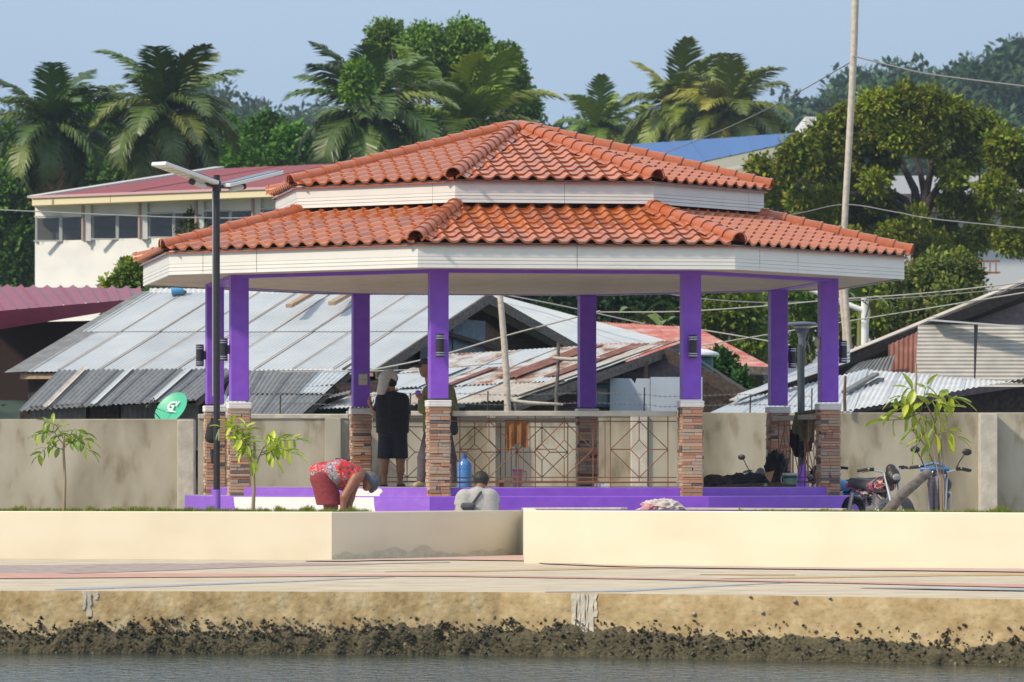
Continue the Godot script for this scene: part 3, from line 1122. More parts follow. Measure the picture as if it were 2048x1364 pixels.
	for q in [[1143, 1152, .36], [1154, 1160, .42], [1161, 1170, .5], [1172, 1176, .36], [1177, 1187, .46], [1188, 1194, .2], [166, 172, .16], [174, 183, .22], [188, 196, .07]]:
		var a := P(q[0], 0, edge_at(q[0])); var b := P(q[1], 0, edge_at(q[1]))
		var n := 8
		for j in n:
			var f0 := float(j) / n
			var f1 := float(j + 1) / n
			var wob := func(p: Vector3, f: float) -> Vector3:
				var r := p
				r.y = -.004 - q[2] * f
				r.x += nz.get_noise_2d(p.x * 30.0, f * 6.0) * .02
				r.z += .026 + nz.get_noise_3d(r.x * 7.0, r.y * 9.0, 0.0) * .018
				return r
			drip.quad(wob.call(a, f1), wob.call(b, f1), wob.call(b, f0), wob.call(a, f0))
	obj("paint_drip", drip, worn([[0.0, lin(.40, .38, .34)], [0.5, lin(.48, .46, .42)], [1.0, lin(.52, .46, .34)]], .04, .5, .8, 0.0, 82), sw)
	for q in [[1388, 1228, .022], [1525, 1225, .018], [1590, 1203, .02], [1500, 1193, .014], [1659, 1196, .014]]:
		var m := MB.new()
		m.ball(P(q[0], q[1], edge_at(q[0]) - .02), Vector3(q[2], q[2] * .9, .03))
		obj("pebble", m, M.slate_band, sw)

func wall_between(called: String, a: Vector3, b: Vector3, top: float, thick: float, mat: Material, home: Node3D, foot := -.05) -> MeshInstance3D:
	var m := MB.new()
	var x := (b - a); x.y = 0; x = x.normalized()
	var z := x.cross(Vector3.UP)
	var c := (a + b) * .5 - z * thick * .5
	c.y = (top + foot) * .5
	m.box(c, Vector3((b - a).length(), top - foot, thick), Basis(x, Vector3.UP, z), .012)
	return obj(called, m, mat, home)

func planters() -> void:
	var t := thing("planter_wall", "long low cream planter wall on the left, with grass behind its top", "wall")
	var A := P(-700, 0, 65.0)
	var B := P(665, 0, 62.6)
	var C := P(1050, 0, 66.4)
	wall_between("wall", A, B, .584, .15, M.cream, t)
	var r := thing("recessed_wall", "shaded cream wall set back at an angle between the two planter walls", "wall")
	wall_between("wall", B + Vector3(.004, 0, -.01), C, .581, .15, M.cream, r)
	var st := MB.new()   # grey cement showing at the foot where the paint is thin
	var nz := FastNoiseLite.new()
	nz.frequency = .8
	nz.seed = 4
	nz.fractal_octaves = 4
	var x := (C - B).normalized()
	var z := x.cross(Vector3.UP)
	var n := 60
	for i in n:
		var f0 := float(i) / n
		var f1 := float(i + 1) / n
		var h := func(f: float) -> float:
			return maxf(.012, .05 + nz.get_noise_2d(f * 5.0, 0.0) * .16 + .03 * f)
		var a := B.lerp(C, f0) + z * .005
		var b := B.lerp(C, f1) + z * .005
		a.y = .002; b.y = .002
		st.quad(a, b, b + Vector3(0, h.call(f1), 0), a + Vector3(0, h.call(f0), 0))
	obj("bare_cement", st, worn([[0.0, lin(.42, .40, .33)], [0.5, lin(.52, .49, .40)], [1.0, lin(.62, .58, .46)]], .02, 1.2, .85, 0.0, 83), r)
	var q := thing("planter_wall", "long low cream planter wall on the right, nearest the walkway", "wall")
	var D := P(1048, 0, 60.2)
	var E := P(2900, 0, 53.0)
	wall_between("wall", D, E, .618, .15, M.cream, q)
	wall_between("end_wall", P(1046, 0, 66.3), D + Vector3(.012, 0, -.155), .612, .15, M.cream, q)
	# soil and grass
	var so := MB.new()
	var a2 := P(-700, 0, 66.4); var b2 := P(700, 0, 64.0)
	so.quad(Vector3(A.x, .555, A.z - .16), Vector3(B.x, .555, B.z - .16), Vector3(b2.x, .555, b2.z), Vector3(a2.x, .555, a2.z))
	so.quad(Vector3(b2.x, .555, b2.z), Vector3(b2.x, 0, b2.z), Vector3(a2.x, 0, a2.z), Vector3(a2.x, .555, a2.z))
	var e2 := P(2900, 0, 55.0); var d2 := P(1330, 0, 61.2)
	var d1 := D.lerp(E, .14)
	so.quad(Vector3(d1.x, .575, d1.z - .16), Vector3(E.x, .575, E.z - .16), Vector3(e2.x, .575, e2.z), Vector3(d2.x, .575, d2.z))
	so.quad(Vector3(e2.x, .575, e2.z), Vector3(e2.x, 0, e2.z), Vector3(d2.x, 0, d2.z), Vector3(d2.x, .575, d2.z))
	struct("planter_soil", so, M.soil)
	var blade := MB.new()
	for i in 9:
		var w := TAU * i / 9.0
		var d := Vector3(cos(w), 0, sin(w))
		var s := Vector3(-d.z, 0, d.x) * .006
		var h := .03 + .014 * (i % 3)
		blade.tri(d * .008 - s, d * .008 + s, d * .035 + Vector3(0, h, 0))
	var where := []
	var tints := []
	for i in 6500:
		var p: Vector3
		if i % 3 != 2:
			var px := rnd(-300, 740)
			if nz.get_noise_1d(px * .09) < rnd(-.35, .12) - .1:
				continue
			p = P(px, 0, rnd(62.85, 64.0) + maxf(0.0, (665.0 - px) / 1365.0 * 2.4)); p.y = .553
			if p.x > B.x - .1 and p.z > B.z - (p.x - B.x) * 1.6 - .35:
				continue
		else:
			var px := rnd(1480, 2400)
			if px < 1690 and nz.get_noise_1d(px * .1) < .05:
				continue
			var f := clampf((px - 1048.0) / (2900.0 - 1048.0), 0, 1)
			p = P(px, 0, lerpf(60.2, 53.0, pow(f, 1.06)) + rnd(.2, .9)); p.y = .575
		var sc := rnd(.5, 1.3) + maxf(0.0, nz.get_noise_1d(p.x * 5.0)) * 1.6
		where.append(Transform3D(Basis(Vector3.UP, rnd(0, 6)).scaled(Vector3(1.2, sc, 1.2)), p))
		var k := rnd(0, 1)
		tints.append(lin_raw(.10 + .13 * k, .15 + .12 * k, .02 + .02 * k))
	var gr := many("grass", blade.done(), M.leaf, where, tints)
	tag(gr, "low green grass growing behind the tops of the planter walls", "grass")
	# boards lying on the wall
	var spots := [[[1050, 1019.5, 66.2], [1248, 1020.5, 60.9], "pale thin board lying along the wall behind the seated man"], [[1376, 1019.5, 60.3], [1690, 1020.2, 59.1], "long pale board lying along the right planter wall, right of the pink cloth"]]
	for s in spots:
		var m := MB.new()
		var pa := P(s[0][0], s[0][1], s[0][2]); var pb := P(s[1][0], s[1][1], s[1][2])
		pa.y = .634 if s[0][0] > 1300 else .60
		pb.y = .634
		m.beam(pa, pb, .09, .026, Vector3.UP, .004)
		tag(obj("board", m, M.pale_concrete), s[2], "board")

func lin_raw(r: float, g: float, b: float) -> Color:
	return Color(r, g, b)

func concrete_walls() -> void:
	var segs := [
		[-900, 388, 80.0, 838.5, "grey concrete boundary wall on the left, below the green dish", [[355, 388, true]]],
		[396, 697, 84.0, 834.0, "concrete boundary wall with a brown stain, behind the young tree", [[650, 682, false]]],
		[692, 1300, 84.3, 828.0, "concrete boundary wall behind the diamond railing", [[975, 992, false], [1262, 1295, true]]],
		[1296, 2900, 84.0, 825.0, "concrete boundary wall on the right, behind the motorcycles", [[1960, 1995, true]]]]
	var i := 0
	for s in segs:
		var t := thing("boundary_wall", s[4], "wall")
		var a := P(s[0], 0, s[2]); var b := P(s[1], 0, s[2] - (0.0 if i else .6))
		var top: float = CY + (HY - s[3]) * s[2] / F
		if i == 0:
			a.z = b.z - 1.0
		wall_between("wall", a, b, top, .16, M.concrete, t, .05)
		if i in [1, 2]:
			wall_between("coping", a + Vector3(0, top, .03), b + Vector3(0, top, .03), top + .05, .22, M.pale_concrete, t, top - .03)
		for q in s[5]:
			var m := MB.new()
			var pa := P(q[0], 0, s[2] - .35 - (.5 if i == 0 else 0.0)); var pb := P(q[1], 0, s[2] - .35 - (.5 if i == 0 else 0.0))
			m.box(Vector3((pa.x + pb.x) / 2, (top - .02 + .05) / 2, pa.z - .2), Vector3(pb.x - pa.x, top - .07, .42), Basis.IDENTITY, .01)
			obj("pilaster", m, M.pale_concrete if q[2] else M.concrete, t)
		i += 1
	# barbed wire on top
	var bw := thing("barbed_wire_fence", "thin barbed wire on rusty stakes above the concrete boundary wall", "wire fence")
	for q in [[975, 782], [1288, 775], [1623, 776], [820, 786], [1500, 790], [560, 790]]:
		var m := MB.new()
		m.tube([P(q[0], 832, 84.1), P(q[0] + 1, q[1], 84.1)], .012, 5)
		obj("stake", m, M.dark_wood, bw)
	for y in [788.0, 808.0]:
		var pts := []
		for px in range(560, 1640, 20):
			pts.append(P(px, y + 2.0 * sin(px * .02) + (3.0 if px > 1300 else 0.0), 84.1))
		var m := MB.new()
		m.tube(pts, .0035, 4)
		for k in range(0, pts.size() * 2):
			var at: Vector3 = pts[k / 2].lerp(pts[mini(k / 2 + 1, pts.size() - 1)], .5 * (k % 2))
			m.tube([at - Vector3(.012, .02, .01), at + Vector3(.012, .02, .01)], .003, 3)
			m.tube([at - Vector3(.012, -.02, .01), at + Vector3(.012, -.02, -.01)], .003, 3)
		obj("barbed_strand", m, M.wire, bw)
	var m2 := MB.new()
	m2.tube([P(1690, 823, 83.9), P(1689, 790, 83.9), P(1691, 752, 83.9)], [.028, .026, .02], 7)
	tag(obj("wooden_stake", m2, M.brown_ply), "short brown wooden stake on the wall beside the rightmost purple column", "stake")

# ================================================================ houses
func sheet(a: Vector3, b: Vector3, c: Vector3, d: Vector3, pitch: float, amp: float, lift := 0.0, ragged := 0.0, box_rib := false) -> MB:
	# a corrugated sheet: a, b along its foot, c, d along its top; the waves run from foot to top
	var m := MB.new()
	var up := (b - a).cross(d - a).normalized()
	var waves := maxf(1.0, roundf((b - a).length() / pitch))
	var n := int(waves) * (6 if box_rib else 5)
	var jag := ragged * rnd(-1, 1)
	var tilt := ragged * rnd(-1, 1)
	m.grid(n, 3, func(u: float, v: float) -> Vector3:
		var p := a.lerp(b, u).lerp(d.lerp(c, u), v)
		var w := cos(u * waves * TAU)
		if box_rib:
			w = clampf(w * 4.0 - 2.2, -1.0, 1.0)
		var down := (a - d).normalized() * (jag + tilt * (u - .5)) * (1.0 - v)
		return p + up * (w * amp + lift + ragged * .10 * sin(v * 5.0 + jag * 30.0)) + down)
	return m

func roof_sheets(home: Node3D, a: Vector3, b: Vector3, c: Vector3, d: Vector3, cols: int, rows: int, mats: Array, pitch := .085, amp := .011, ragged := .02, called := "roof_sheet", box_rib := false) -> void:
	for r in rows:
		for k in cols:
			var u0 := float(k) / cols - .004
			var u1 := float(k + 1) / cols + .006
			var v0 := float(r) / rows - (.02 if r else 0.0)
			var v1 := float(r + 1) / rows
			var at := func(u: float, v: float) -> Vector3:
				return a.lerp(b, u).lerp(d.lerp(c, u), v)
			var m := sheet(at.call(u0, v0), at.call(u1, v0), at.call(u1, v1), at.call(u0, v1), pitch, amp, .012 * r + .006 * (k % 2) + rnd(0, ragged * .15), ragged, box_rib)
			obj(called, m, mats[rng.randi() % mats.size()], home)

func big_white_house() -> void:
	var t := thing("house", "long house with a big white corrugated roof and dark blue gable", "house")
	var ER := P(747, 738, 94.0)
	var EL := P(40, 744, 96.9)
	var RR := P(972, 588, 99.0)
	var RL := P(300, 583, 101.6)
	roof_sheets(t, EL, ER, RR, RL, 9, 2, [M.zinc_white, M.zinc_white, M.zinc_white2], .10, .006, .010)
	# rusty laps between the sheets
	for k in range(1, 9):
		var m := MB.new()
		var up := Vector3(0, .03, .01)
		m.beam(EL.lerp(ER, k / 9.0 + rnd(-.003, .003)) + up, RL.lerp(RR, k / 9.0 + rnd(-.003, .003)) + up, .016, .008)
		obj("rusty_lap", m, M.timber, t)
	var m := MB.new()   # ridge flashing and eave board
	var rc := (RR - RL).normalized()
	var q := sheet(RL + Vector3(0, -.05, .13), RR + Vector3(0, -.05, .13), RR + Vector3(0, .05, -.05), RL + Vector3(0, .05, -.05), .12, .01, .02)
	obj("ridge_flashing", q, M.zinc_blue, t)
	m = MB.new()
	m.quad(EL + Vector3(-.3, -.01, 0), EL + Vector3(.28, .02, .05), RL + Vector3(.32, .03, .03), RL + Vector3(-.2, 0, 0))
	obj("rake_flashing", m, M.zinc_grey, t)
	m = MB.new()
	m.beam(EL - Vector3(0, .08, .12), ER - Vector3(0, .08, .12), .05, .10)
	obj("eave_board", m, M.timber, t)
	var RF := P(1190, 712, 103.0)
	var side := (RR - RL).normalized()
	# barge boards
	for e in [[ER, RR], [RF, RR]]:
		m = MB.new()
		m.beam(e[0] + side * .05 - Vector3(0, .09, 0), e[1] + side * .05 - Vector3(0, .09, 0), .04, .19)
		obj("barge_board", m, M.old_wood, t)
	# the far slope
	var back := MB.new()
	var RB := RF - side * 7.0
	back.quad(RF, RB, RL, RR)
	obj("rear_slope", back, M.zinc_white2, t)
	var inn := -side * .55
	var LF := ER + inn; var AP := RR + inn - Vector3(0, .1, 0); var RG := RF + inn
	var low := Vector3(0, -3.2, 0)
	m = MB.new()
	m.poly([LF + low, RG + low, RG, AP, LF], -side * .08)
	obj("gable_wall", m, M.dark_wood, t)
	var gx := (RG - LF)
	var g := func(f: float, y: float) -> Vector3:
		var p := LF + gx * f + side * .05
		p.y = y
		return p
	var ytop := func(f: float) -> float:
		var fa := .5
		var pa := LF.lerp(AP, clampf(f / .5, 0, 1)) if f < .5 else AP.lerp(RG, clampf((f - .5) / .5, 0, 1))
		return pa.y - .22
	obj("gable_sheet", sheet(g.call(.30, 2.3), g.call(.44, 2.3), g.call(.44, ytop.call(.44)), g.call(.30, ytop.call(.30)), .09, .014), M.blue_sheet, t)
	obj("gable_sheet", sheet(g.call(.44, 2.3), g.call(.585, 2.3), g.call(.585, ytop.call(.55) - .1), g.call(.44, ytop.call(.44)), .09, .014, .02), M.blue_sheet, t)
	obj("gable_sheet", sheet(g.call(.02, 2.0), g.call(.10, 2.0), g.call(.10, 3.05), g.call(.02, 2.75), .09, .012), M.blue_sheet, t)
	obj("gable_sheet", sheet(g.call(.175, 2.0), g.call(.20, 2.0), g.call(.20, 3.4), g.call(.175, 3.3), .09, .012, .03), M.panel_blue, t)
	m = MB.new()
	m.poly([g.call(.585, 2.2), g.call(.70, 2.2), g.call(.70, ytop.call(.70) - .15), g.call(.585, ytop.call(.585))], -side * .03)
	obj("plywood", m, M.brown_ply, t)
	m = MB.new()
	m.beam(g.call(.36, 3.75) + side * .1, g.call(.80, 3.30) + side * .1, .05, .08)
	obj("rafter", m, M.dark_wood, t)
	# front wall under the eave
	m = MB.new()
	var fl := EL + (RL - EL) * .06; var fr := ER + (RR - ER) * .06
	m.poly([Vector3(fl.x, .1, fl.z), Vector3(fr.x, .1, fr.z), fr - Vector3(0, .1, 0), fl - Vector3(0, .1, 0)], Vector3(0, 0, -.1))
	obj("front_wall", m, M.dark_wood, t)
	# loose timbers weighing the roof down, and a blue drum on the ridge
	var n := 0
	for s in [[578, 612, 628, 583], [663, 607, 705, 583]]:
		m = MB.new()
		m.beam(P(s[0], s[1], 98.1), P(s[2], s[3], 99.6), .13, .07)
		tag(obj("roof_timber", m, M.timber), ["loose brown timber on the white roof, nearer the tall lamp post", "loose brown timber on the white roof, beside the column with the switch plate"][n], "timber", "timbers lying on the white roof")
		n += 1
	m = MB.new()
	var cyl := Basis(Vector3.FORWARD, -1.35)
	m.lathe([Vector2(0, -.12), Vector2(.085, -.12), Vector2(.09, -.11), Vector2(.09, .11), Vector2(.085, .12), Vector2(0, .12)], 14, Transform3D(Basis(Vector3.BACK, -1.40), P(355, 581, 101.0)))
	var dr := thing("blue_drum", "small blue drum lying on the left end of the white roof ridge", "drum")
	obj("barrel", m, plain(lin(.06, .25, .48), .5), dr)
	m = MB.new()
	m.tube([P(342, 600, 101.0), P(356, 592, 101.0), P(372, 583, 101.0)], .04, 6)
	obj("ridge_end", m, M.old_wood, dr)
	# white hip roof just behind
	var h := thing("house", "white corrugated roof sloping down to the right behind the dark gable", "house")
	roof_sheets(h, P(700, 700, 105.0), P(1338, 684, 105.0), P(985, 588, 110.0), P(800, 588, 110.0), 7, 1, [M.zinc_white], .10, .007, .008)
	m = MB.new()
	m.box(P(1000, 830, 108.5), Vector3(5.2, 2.2, 3.0))
	obj("wall", m, M.dark_wood, h)
	# the red rusted roof
	var r := thing("house", "low house with a faded red rusty roof behind the water tank", "house")
	roof_sheets(r, P(1180, 735, 108.0), P(1560, 745, 106.0), P(1390, 655, 112.0), P(1130, 640, 113.0), 6, 1, [M.red_sheet], .10, .012, .02)
	m = MB.new()
	m.box(P(1380, 800, 111.0), Vector3(3.0, 1.0, 3.0))
	obj("wall", m, M.dark_wood, r)
	m = MB.new()
	m.beam(P(1400, 738, 105.8), P(1562, 742, 105.8), .06, .16)
	obj("eave_board", m, M.old_wood, r)

func rusty_house() -> void:
	var t := thing("house", "shack with overlapping rusty grey roof sheets and a teal window", "house")
	var A := P(640, 818, 89.8); var B := P(1030, 802, 88.0); var C := P(1362, 684, 92.6); var D := P(890, 712, 94.6)
	roof_sheets(t, A, B, C, D, 6, 3, [M.zinc_rusty, M.zinc_blue, M.zinc_tan, M.zinc_rusty, M.zinc_blue], .085, .013, .07)
	# a few rust-red sheets and strips
	for q in [[.60, .70, .40, .98, M.rust_sheet], [.83, .90, .38, .96, M.rust_sheet], [.42, .46, .1, .62, M.rust_sheet], [.93, .985, .05, .9, M.zinc_tan], [.2, .3, .3, .66, M.zinc_blue]]:
		var at := func(u: float, v: float) -> Vector3:
			return A.lerp(B, u).lerp(D.lerp(C, u), v)
		obj("patch_sheet", sheet(at.call(q[0], q[2]), at.call(q[1], q[2]), at.call(q[1], q[3]), at.call(q[0], q[3]), .085, .012, .055, .03), q[4], t)
	var m := MB.new()
	m.beam(B - Vector3(0, .10, 0), C - Vector3(0, .10, 0), .05, .16)
	obj("barge_board", m, M.old_wood, t)
	m = MB.new()
	m.beam(P(1330, 706, 92.0), P(1500, 800, 91.0), .06, .22)
	obj("barge_board", m, M.dark_wood, t)
	m = MB.new()
	m.quad(P(1355, 690, 93.0), P(1350, 690, 97.0), P(1520, 795, 95.0), P(1510, 800, 91.3))
	obj("rear_slope", m, M.dark_wood, t)
	m = MB.new()
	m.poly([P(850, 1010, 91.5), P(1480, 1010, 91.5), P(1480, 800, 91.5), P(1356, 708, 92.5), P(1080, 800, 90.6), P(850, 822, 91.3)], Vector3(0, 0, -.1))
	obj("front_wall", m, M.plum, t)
	for q in [[1000, 1030, 776, 850, M.blue_sheet], [930, 998, 800, 850, M.blue_sheet]]:
		obj("wall_sheet", sheet(P(q[0], q[3], 90.5), P(q[1], q[3], 90.5), P(q[1], q[2], 90.5), P(q[0], q[2], 90.5), .09, .012), q[4], t)
	m = MB.new()
	m.poly([P(1405, 850, 91.3), P(1478, 850, 91.3), P(1478, 800, 91.3), P(1405, 760, 91.3)], Vector3(0, 0, -.03))
	obj("side_panel", m, M.dark_wood, t)
	# window
	m = MB.new()
	for q in [[1138, 1222, 770, 777], [1138, 1222, 805, 813], [1138, 1145, 777, 805], [1215, 1222, 777, 805], [1181, 1186, 777, 805]]:
		var a := P(q[0], q[3], 91.0); var b := P(q[1], q[2], 91.0)
		m.box((a + b) / 2, Vector3(b.x - a.x, b.y - a.y, .06))
	var w := obj("window", m, M.teal, t)
	m = MB.new()
	var a := P(1140, 811, 91.06); var b := P(1220, 772, 91.06)
	m.box((a + b) / 2, Vector3(b.x - a.x, b.y - a.y, .01))
	obj("curtain", m, M.curtain, w)
	# pale blue panels with a torn top
	m = MB.new()
	m.poly([P(1220, 850, 90.8), P(1300, 850, 90.8), P(1300, 757, 90.8), P(1273, 757, 90.8), P(1270, 767, 90.8), P(1262, 757, 90.8), P(1220, 756, 90.8)], Vector3(0, 0, -.02))
	obj("wall_panel", m, M.panel_blue, t)
	m = MB.new()
	m.poly([P(1301, 850, 90.75), P(1405, 850, 90.75), P(1405, 754, 90.75), P(1301, 754, 90.75)], Vector3(0, 0, -.02))
	obj("wall_panel", m, M.panel_blue, t)
	m = MB.new()
	m.beam(P(1195, 763, 90.85), P(1222, 763, 90.85), .05, .05)
	m.beam(P(1030, 762, 90.3), P(1200, 764, 90.3), .05, .05)
	obj("wall_rail", m, M.old_wood, t)
	for x in [1240.0, 1290.0]:
		m = MB.new()
		m.beam(P(x, 800, 91.1), P(x + 3, 722, 91.1), .09, .06, Vector3.RIGHT)
		obj("stud", m, M.dark_wood, t)
	# water tank with a round white lid
	var wt := thing("water_tank", "teal water tank under a broad white lid, behind the right front column", "water tank", P(1387, 724, 97.0))
	m = MB.new()
	m.lathe([Vector2(0, .10), Vector2(.47, .10), Vector2(.49, .13), Vector2(.47, .17), Vector2(.30, .23), Vector2(0, .27)], 24)
	obj("lid", m, plain(lin(.62, .65, .70), .5), wt)
	m = MB.new()
	m.lathe([Vector2(0, -1.2), Vector2(.36, -1.2), Vector2(.37, .0), Vector2(.36, .11), Vector2(0, .11)], 24)
	obj("tank", m, plain(lin(.02, .16, .19), .5), wt)

func sheds() -> void:
	# the grey lean-tos on the left
	var t := thing("shed", "grey corrugated lean-to roof above the left boundary wall, behind the green dish", "shed")
	var A := P(40, 822, 88.5); var B := P(395, 800, 88.0); var C := P(470, 738, 92.8); var D := P(120, 740, 93.6)
	roof_sheets(t, A, B, C, D, 6, 1, [M.zinc_grey, M.zinc_grey2, M.zinc_grey], .085, .016, .05)
	for q in [[.40, M.zinc_blue], [.74, M.zinc_blue], [.13, M.zinc_tan]]:
		obj("lap_sheet", sheet(A.lerp(B, q[0]), A.lerp(B, q[0] + .035), D.lerp(C, q[0] + .035), D.lerp(C, q[0]), .2, .012, .05), q[1], t)
	for q in [[60, 172, M.zinc_grey], [178, 238, M.dark_wood], [242, 312, M.zinc_grey2], [318, 398, M.zinc_grey]]:
		obj("wall_sheet", sheet(P(q[0], 900, 88.6), P(q[1], 900, 88.6), P(q[1], 806, 88.6), P(q[0], 812, 88.6), .085, .013), q[2], t)
	var m := MB.new()
	m.poly([P(40, 960, 88.9), P(420, 960, 88.9), P(420, 800, 88.9), P(40, 818, 88.9)], Vector3(0, 0, -.05))
	obj("back_board", m, M.dark_wood, t)
	m = MB.new()
	m.beam(P(395, 806, 88.0), P(468, 745, 92.4), .05, .09)
	obj("rake_board", m, M.dark_wood, t)
	var u := thing("shed", "grey corrugated lean-to roof between the young tree and the towelled man", "shed")
	A = P(430, 838, 87.5); B = P(598, 836, 87.0); C = P(702, 742, 93.2); D = P(470, 742, 93.6)
	roof_sheets(u, A, B, C, D, 4, 2, [M.zinc_grey, M.zinc_blue, M.zinc_grey], .085, .016, .05)
	m = MB.new()
	m.beam(B - Vector3(0, .06, 0), C - Vector3(0, .06, 0), .05, .09)
	obj("rake_board", m, M.dark_wood, u)
	m = MB.new()
	m.poly([P(420, 960, 91.0), P(760, 960, 91.0), P(760, 760, 91.0), P(420, 790, 91.0)], Vector3(0, 0, -.05))
	obj("wall", m, M.dark_wood, u)
	m = MB.new()
	m.poly([P(625, 850, 90.7), P(690, 850, 90.7), P(690, 802, 90.7), P(625, 808, 90.7)], Vector3(0, 0, -.05))
	obj("green_board", m, plain(lin(.015, .05, .045), .7), u)
	obj("scrap_sheet", sheet(P(640, 800, 89.8), P(700, 786, 89.8), P(702, 780, 90.6), P(650, 794, 90.6), .08, .01), M.zinc_grey, u)
	# satellite dish
	var dd := 86.0
	var dish := thing("satellite_dish", "green satellite dish with a white letter logo above the boundary wall", "satellite dish", P(345, 820, dd))
	var nrm := Vector3(-.52, .56, .65).normalized()
	var xx := Vector3.UP.cross(nrm).normalized()
	var bs := Basis(xx, nrm, xx.cross(nrm)).orthonormalized()
	m = MB.new()
	var prof := []
	for i in 9:
		prof.append(Vector2(.315 * (1.0 - i / 8.0), .052 * pow(1.0 - i / 8.0, 2.0)))
	var rev := prof.duplicate()
	m.lathe(rev, 32, Transform3D(bs, Vector3.ZERO))
	m.lathe([Vector2(.02, -.016), Vector2(.318, .040), Vector2(.322, .052), Vector2(.315, .053)], 32, Transform3D(bs, Vector3.ZERO))
	obj("reflector", m, plain(lin(.045, .40, .25), .45), dish)
	m = MB.new()
	var rim := xx * -.31
	m.tube([bs * Vector3(0, .05, .30), bs * Vector3(-.1, .22, .22), Vector3(-.40, .02, .32)], .008, 5)
	m.tube([bs * Vector3(-.31, .05, 0), Vector3(-.30, .20, .2), Vector3(-.40, .03, .32)], .008, 5)
	obj("feed_arm", m, M.dark, dish)
	m = MB.new()
	m.ball(Vector3(-.40, .04, .32), Vector3(.03, .045, .03))
	obj("feed_horn", m, M.dark, dish)
	m = MB.new()
	m.tube([nrm * -.02, nrm * -.15 + Vector3(.02, -.2, 0), Vector3(.05, -1.0, -.1)], .025, 6)
	obj("mast", m, M.dark, dish)
	var tb := Basis(Vector3.UP, -.60) * Basis(Vector3.RIGHT, -.55)
	for q in [["G", .0, .02, 118], ["v", .115, .075, 78]]:
		var tm := TextMesh.new()
		tm.text = q[0]
		tm.font = SystemFont.new()
		tm.font.font_names = PackedStringArray(["Droid Sans"])
		tm.font.font_weight = 700
		tm.font_size = 32
		tm.pixel_size = q[3] / 100.0 * .0062
		tm.depth = .006
		var o := obj("logo_letter", tm, plain(lin(.62, .68, .66), .5), dish)
		o.transform = Transform3D(tb, nrm * .045 + xx * (-.02 + q[1]) + tb.y * (q[2] + .03))
	m = MB.new()
	for k in 8:
		var f0 := k / 8.0
		var f1 := (k + 1) / 8.0
		var e := func(f: float, s: float) -> Vector3:
			return nrm * .046 + xx * lerpf(-.10, .16, f) + tb.y * (-.055 - .03 * f + .02 * sin(f * 3.1) + s * (.016 * sin(f * 3.0 + .1)))
		m.quad(e.call(f0, -1.0), e.call(f1, -1.0), e.call(f1, 1.0), e.call(f0, 1.0))
	obj("logo_swoosh", m, plain(lin(.62, .68, .66), .5), dish)

	# maroon roof, far left
	var r := thing("house", "house with a maroon ribbed metal roof at the left edge", "house")
	A = P(-60, 668, 101.0); B = P(284, 604, 104.0); C = P(278, 574, 107.0); D = P(-120, 570, 106.0)
	roof_sheets(r, A + Vector3(0, .38, 0), B + Vector3(0, .06, 0), C, D, 5, 1, [M.maroon], .33, .03, .004, "roof_sheet", true)
	m = MB.new()
	m.poly([A, B - Vector3(0, .08, 0), B + Vector3(0, .07, 0), A + Vector3(0, .40, 0)], Vector3(.0, 0, -.06))
	obj("fascia", m, M.maroon, r)
	m = MB.new()
	m.poly([P(-200, 800, 105.0), P(236, 800, 105.0), P(236, 640, 105.0), P(-200, 650, 105.0)], Vector3(0, 0, -.2))
	obj("wall", m, plain(lin(.03, .014, .014), .8), r)
	m = MB.new()
	m.beam(P(205, 668, 102.4), P(262, 652, 103.4), .1, .24)
	obj("rafter", m, M.maroon, r)
	m = MB.new()
	m.beam(P(222, 634, 103.2), P(236, 628, 103.2), .1, .1)
	obj("purlin_end", m, plain(lin(.5, .42, .42), .7), r)

	# right-hand shacks
	var s := thing("house", "dark shack with a steep edge-on roof and brown corrugated gable on the right", "house")
	var E0 := P(1466, 800, 90.0); var E1 := P(2050, 560, 97.0)
	m = MB.new()
	m.beam(E0, E1, .16, .025)
	obj("roof_edge", m, M.zinc_tan, s)
	m = MB.new()
	m.quad(E0 + Vector3(0, -.05, .2), E1 + Vector3(0, -.05, .2), E1 + Vector3(3.0, -.05, -6.0), E0 + Vector3(3.0, -.05, -6.0))
	obj("roof_slope", m, M.dark_wood, s)
	m = MB.new()
	m.beam(P(1500, 795, 90.4), P(2050, 580, 96.6), .06, .20)
	obj("barge_board", m, M.dark_wood, s)
	m = MB.new()
	m.poly([P(1480, 960, 92.6), P(2100, 960, 95.0), P(2100, 585, 97.2), P(1500, 806, 92.0)], Vector3(0, 0, -.1))
	obj("gable_wall", m, M.plum, s)
	obj("wall_sheet", sheet(P(1776, 752, 92.5), P(1832, 752, 92.6), P(1834, 664, 93.5), P(1776, 690, 93.2), .085, .014), M.rust_sheet, s)
	obj("wall_sheet", sheet(P(1690, 748, 92.0), P(1778, 748, 92.2), P(1790, 712, 92.6), P(1720, 726, 92.4), .085, .014, .02), M.zinc_grey, s)
	# siding whose waves lie flat
	for k in 2:
		var xa := 2060.0 - k * 112.0
		var xb := 1950.0 if k == 0 else 1830.0
		obj("siding_sheet", sheet(P(xa, 774, 92.0 + .03 * k), P(xa, 650, 92.4 + .03 * k), P(xb + 6, 650, 92.4 + .03 * k), P(xb, 774, 92.0 + .03 * k), .075, .014), M.siding, s)
	m = MB.new()
	m.beam(P(1858, 640, 92.3), P(2060, 655, 91.8), .3, .03)
	obj("awning_edge", m, M.zinc_white, s)
	var w := thing("shed", "low shed with bent white corrugated roof sheets behind the right boundary wall", "shed")
	A = P(1400, 836, 86.0); B = P(1705, 824, 85.6); C = P(1735, 738, 90.0); D = P(1480, 800, 89.5)
	roof_sheets(w, A, B, C, D, 4, 1, [M.zinc_bright, M.zinc_white], .10, .011, .03)
